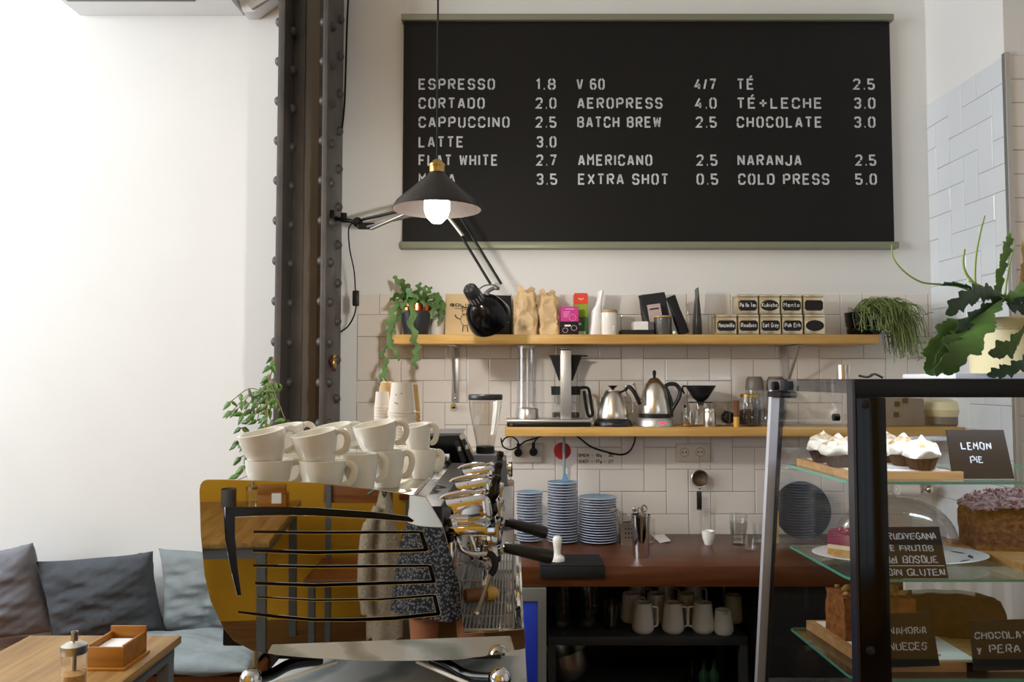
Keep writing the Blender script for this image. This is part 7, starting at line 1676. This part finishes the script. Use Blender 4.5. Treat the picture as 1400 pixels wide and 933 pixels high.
def chair(x, y, rz, label):
    t = thing('wooden_chair', label, 'chair', (x, y, 0), rotz=rz)
    b = MB(); b.box((-.2, -.2, .43), (.2, .2, .46), bevel=.008); part('seat', b, M_BENCH, t)
    b = MB(); b.box((-.19, -.215, .76), (.19, -.195, .88), bevel=.006); part('backrest', b, M_BENCH, t)
    for sx in (-.175, .145):
        b = MB(); b.box((sx, -.195, 0), (sx + .03, -.165, .429)); b.box((sx, -.1945, .4605), (sx + .03, -.18, .86)); part('leg', b, M_GREYST, t)
        b = MB(); b.box((sx, .165, 0), (sx + .03, .195, .429)); part('leg', b, M_GREYST, t)
    return t
chair(-.55, -1.42, .1, 'brown wooden chair on grey legs, mirrored in the middle of the panel')
chair(-1.72, -.5, PI / 2, 'brown wooden chair at the end of the mirrored cafe table')
# knitted cardigan hanging over the chair's back
t = thing('cardigan', 'beige knitted cardigan hanging on a coat stand, mirrored in the panel', 'cardigan', (-.36, -1.15, .25))
b = MB(); rings = []
for i in range(15):
    f = i / 14; z = .18 + .72 * f; w = .082 * (1 - f ** 3 * .7); dpp = .06 * (1 - f ** 4 * .6); ring = []
    for k in range(28):
        a = 2 * PI * k / 28; w2 = 1 + .16 * math.sin(4 * a + 2 * f) * (1 - f * .6); ring.append(b.bm.verts.new((-.36 + w * w2 * math.cos(a), -1.15 + dpp * w2 * math.sin(a), z + .02 * math.sin(3 * a))))
    rings.append(ring)
for i in range(14):
    for k in range(28): b.face([rings[i][k], rings[i][(k + 1) % 28], rings[i + 1][(k + 1) % 28], rings[i + 1][k]])
b.face(rings[0][::-1]); b.face(rings[-1]); part('body', b, M_KNIT, t, world=True, angle=80)
b = MB(); b.tube(cr([(-.39, -1.12, .84), (-.44, -1.1, .72), (-.455, -1.08, .5), (-.44, -1.07, .34)]), [.024] * 6 + [.032] * 15 + [.028] * 4, seg=14); part('sleeve', b, M_KNIT, t, world=True)
t = thing('coat_stand', 'slim grey coat stand holding the beige cardigan', 'coat stand', (-.36, -1.15, 0))
b = MB(); b.cyl((-.36, -1.15, .02), (-.36, -1.15, .97), .012); part('pole', b, M_GREYST, t, world=True)
b = MB(); b.lathe([(0, 0), (.16, 0), (.16, .015), (.02, .022), (0, .022)], seg=28, c=(-.36, -1.15, 0)); part('base', b, M_GREYST, t, world=True)
b = MB(); b.tube([(-.44, -1.15, .9), (-.36, -1.15, .95), (-.28, -1.15, .9)], .008); part('hook', b, M_GREYST, t, world=True)
t = thing('wall_bench', 'reddish brown wooden bench back against the mustard wall, mirrored at the top of the panel', 'bench', (-.5, -1.8, 0))
b = MB(); b.box((-.32, -1.97, .42), (.55, -1.66, .46), bevel=.004); part('seat', b, M_BENCH, t, world=True)
b = MB(); b.box((-.32, -1.995, .70), (.55, -1.965, .88), bevel=.004); part('backrest', b, mat('red_brown_wood', '6e3418', .4), t, world=True)
for x in (-.28, .45):
    b = MB(); b.box((x, -1.96, 0), (x + .05, -1.68, .4195)); part('leg', b, M_GREYST, t, world=True)
    b = MB(); b.box((x, -1.992, .4605), (x + .05, -1.968, .6995)); part('support', b, M_GREYST, t, world=True)

t = thing('low_cabinet', 'mustard yellow low cabinet behind the camera, reflected in the front glass of the pastry case', 'cabinet', (1.6, -1.3, 0))
b = MB(); b.box((.55, -1.5, .05), (3.2, -1.1, .68), bevel=.004); part('body', b, M_MUST, t, world=True)
b = MB(); b.box((.53, -1.52, .681), (3.22, -1.08, .71), bevel=.003); part('top', b, M_BENCH, t, world=True)
b = MB(); b.box((.6, -1.46, 0), (3.15, -1.14, .0495)); part('plinth', b, M_DARKC, t, world=True)

# the photographer, only her dress and legs show in the mirror
px_, py_ = -.07, -.36
per = thing('person', 'person in a white top and short dark patterned skirt, mirrored in the panel', 'person', (px_, py_, 0))
V = []; E = []; RR = []
def nd(x, y, z, r, par=None):
    V.append((x, y, z)); RR.append(r); i = len(V) - 1
    if par is not None: E.append((par, i))
    return i
pel = nd(0, 0, .92, (.15, .11)); w1 = nd(0, 0, 1.08, (.125, .095), pel); ch = nd(0, .0, 1.26, (.15, .105), w1); sh = nd(0, -.01, 1.38, (.10, .075), ch)
nk = nd(0, -.005, 1.44, (.052, .055), sh); jw = nd(0, .012, 1.49, (.056, .07), nk); hd_ = nd(0, .008, 1.55, (.073, .09), jw); cr_ = nd(0, .0, 1.615, (.066, .08), hd_); nd(0, -.005, 1.65, (.03, .04), cr_)
for s in (-1, 1):
    hp_ = nd(s * .088, 0, .84, (.092, .095), pel); md_ = nd(s * .092, .01, .66, (.075, .078), hp_); kn = nd(s * .092, .012, .49, (.054, .058), md_); cf = nd(s * .094, -.006, .36, (.05, .056), kn); an = nd(s * .095, -.012, .10, (.032, .036), cf)
    hl_ = nd(s * .096, -.012, .045, (.036, .036), an); ft = nd(s * .10, .08, .035, (.04, .03), hl_); nd(s * .104, .155, .026, (.032, .02), ft)
    so = nd(s * .165, -.01, 1.37, (.052, .055), sh); el_ = nd(s * .215, -.03, 1.11, (.038, .04), so); wr = nd(s * .12, .125, 1.27, (.026, .022), el_); pm_ = nd(s * .095, .16, 1.32, (.022, .034), wr)
    for k, (oy, ln) in enumerate(((.028, .062), (.010, .075), (-.008, .070), (-.024, .055))):
        a = nd(s * .085, .168 + oy * .5, 1.335 + oy * .8, (.0095, .0095), pm_); c = nd(s * (.085 - ln * .5), .178 + oy * .5, 1.345 + oy * .8, (.0085, .0085), a); nd(s * (.082 - ln * .85), .165 + oy * .5, 1.347 + oy * .8, (.0075, .0075), c)
    a = nd(s * .075, .135, 1.345, (.0105, .0105), pm_); c = nd(s * .052, .13, 1.362, (.0095, .0095), a); nd(s * .034, .132, 1.372, (.008, .008), c)
me = bpy.data.meshes.new('body_cage'); me.from_pydata(V, E, []); tmp = bpy.data.objects.new('body_cage', me); COL.objects.link(tmp)
md1 = tmp.modifiers.new('Skin', 'SKIN'); md1.use_smooth_shade = True
lay = me.skin_vertices[0].data if len(me.skin_vertices) else None
for i, r in enumerate(RR): lay[i].radius = r
for i in range(len(V)): lay[i].use_root = (i == 0)
md2 = tmp.modifiers.new('Subdivision', 'SUBSURF'); md2.levels = 2; md2.render_levels = 2
dg = bpy.context.evaluated_depsgraph_get(); bm_ = bpy.data.meshes.new_from_object(tmp.evaluated_get(dg)); bpy.data.objects.remove(tmp)
bm_.materials.clear(); bm_.materials.append(M_SKIN)
for p in bm_.polygons: p.use_smooth = True; p.material_index = 0
bo = bpy.data.objects.new('body', bm_); COL.objects.link(bo); bo.parent = per
def garment(secs, sleeves=False):
    b = MB(); R = []
    for z, w, d in secs:
        ring = []
        for k in range(48):
            a = 2 * PI * k / 48; fl = 1 + (.06 * math.sin(9 * a) * max(0, (1.0 - z)) / .4); ring.append(b.bm.verts.new((w * fl * math.cos(a), d * fl * math.sin(a) - .003, z)))
        R.append(ring)
    for i in range(len(R) - 1):
        for k in range(48): b.face([R[i][k], R[i][(k + 1) % 48], R[i + 1][(k + 1) % 48], R[i + 1][k]])
    if sleeves:
        for s in (-1, 1): b.tube([(s * .13, -.008, 1.385), (s * .175, -.012, 1.33), (s * .2, -.02, 1.22)], [.072, .068, .066], seg=20, cap=False)
    return b
part('skirt', garment([(.60, .215, .17), (.63, .213, .168), (.75, .202, .158), (.88, .182, .142), (.965, .152, .12), (.985, .148, .117)]), M_DRESS, per, 'dark patterned skirt', angle=80)
part('top', garment([(.945, .160, .128), (1.0, .152, .121), (1.07, .150, .118), (1.2, .165, .128), (1.32, .172, .12), (1.40, .14, .095), (1.43, .09, .075)], True), mat('white_cotton', 'dfe3e2', .9), per, 'white top', angle=80)
b = MB(); b.lathe([(0, .105), (.055, .095), (.088, .05), (.098, 0), (.098, -.06), (.085, -.14), (.07, -.17), (.05, -.165)], seg=30, c=(0, -.022, 1.575), ell=(.86, 1.0))
for v in list(b.bm.verts):
    if v.co.y > .055 and v.co.z < 1.615: v.co.y = .02 - .12 * abs(v.co.x)
part('hair', b, M_HAIR, per, angle=80)
b = MB()
for s in (-1, 1): b.sphere((s * .030, .087, 1.555), .0105, M_WHITE, seg=12, n=8); b.sphere((s * .030, .0955, 1.555), .005, M_HAIR, seg=10, n=6)
part('eyes', b, None, per)
b = MB(); b.tube([(0, .088, 1.552), (0, .104, 1.525), (0, .092, 1.512)], [.007, .012, .008], seg=10); part('nose', b, M_SKIN, per)
b = MB(); b.tube(cr([(-.024, .082, 1.488), (-.008, .091, 1.491), (.008, .091, 1.491), (.024, .082, 1.488)]), .0055, seg=8); part('mouth', b, mat('lips', '9a4a42', .5), per)
b = MB()
for s in (-1, 1): b.sphere((s * .078, 0, 1.545), .02, sc=(.35, .7, 1.2), seg=14, n=8)
part('ears', b, M_SKIN, per)
b = MB()
for s in (-1, 1): b.tube(cr([(s * .095, -.05, .03), (s * .097, .0, .032), (s * .101, .08, .03), (s * .106, .19, .022)]), [.03] * 8 + [.038] * 10 + [.032] * 7, seg=16, flat=.75)
lo = min(v.co.z for v in b.bm.verts); b.move(Vector((0, 0, -lo))); part('shoes', b, M_BLACKM, per)
bpy.context.view_layer.update()
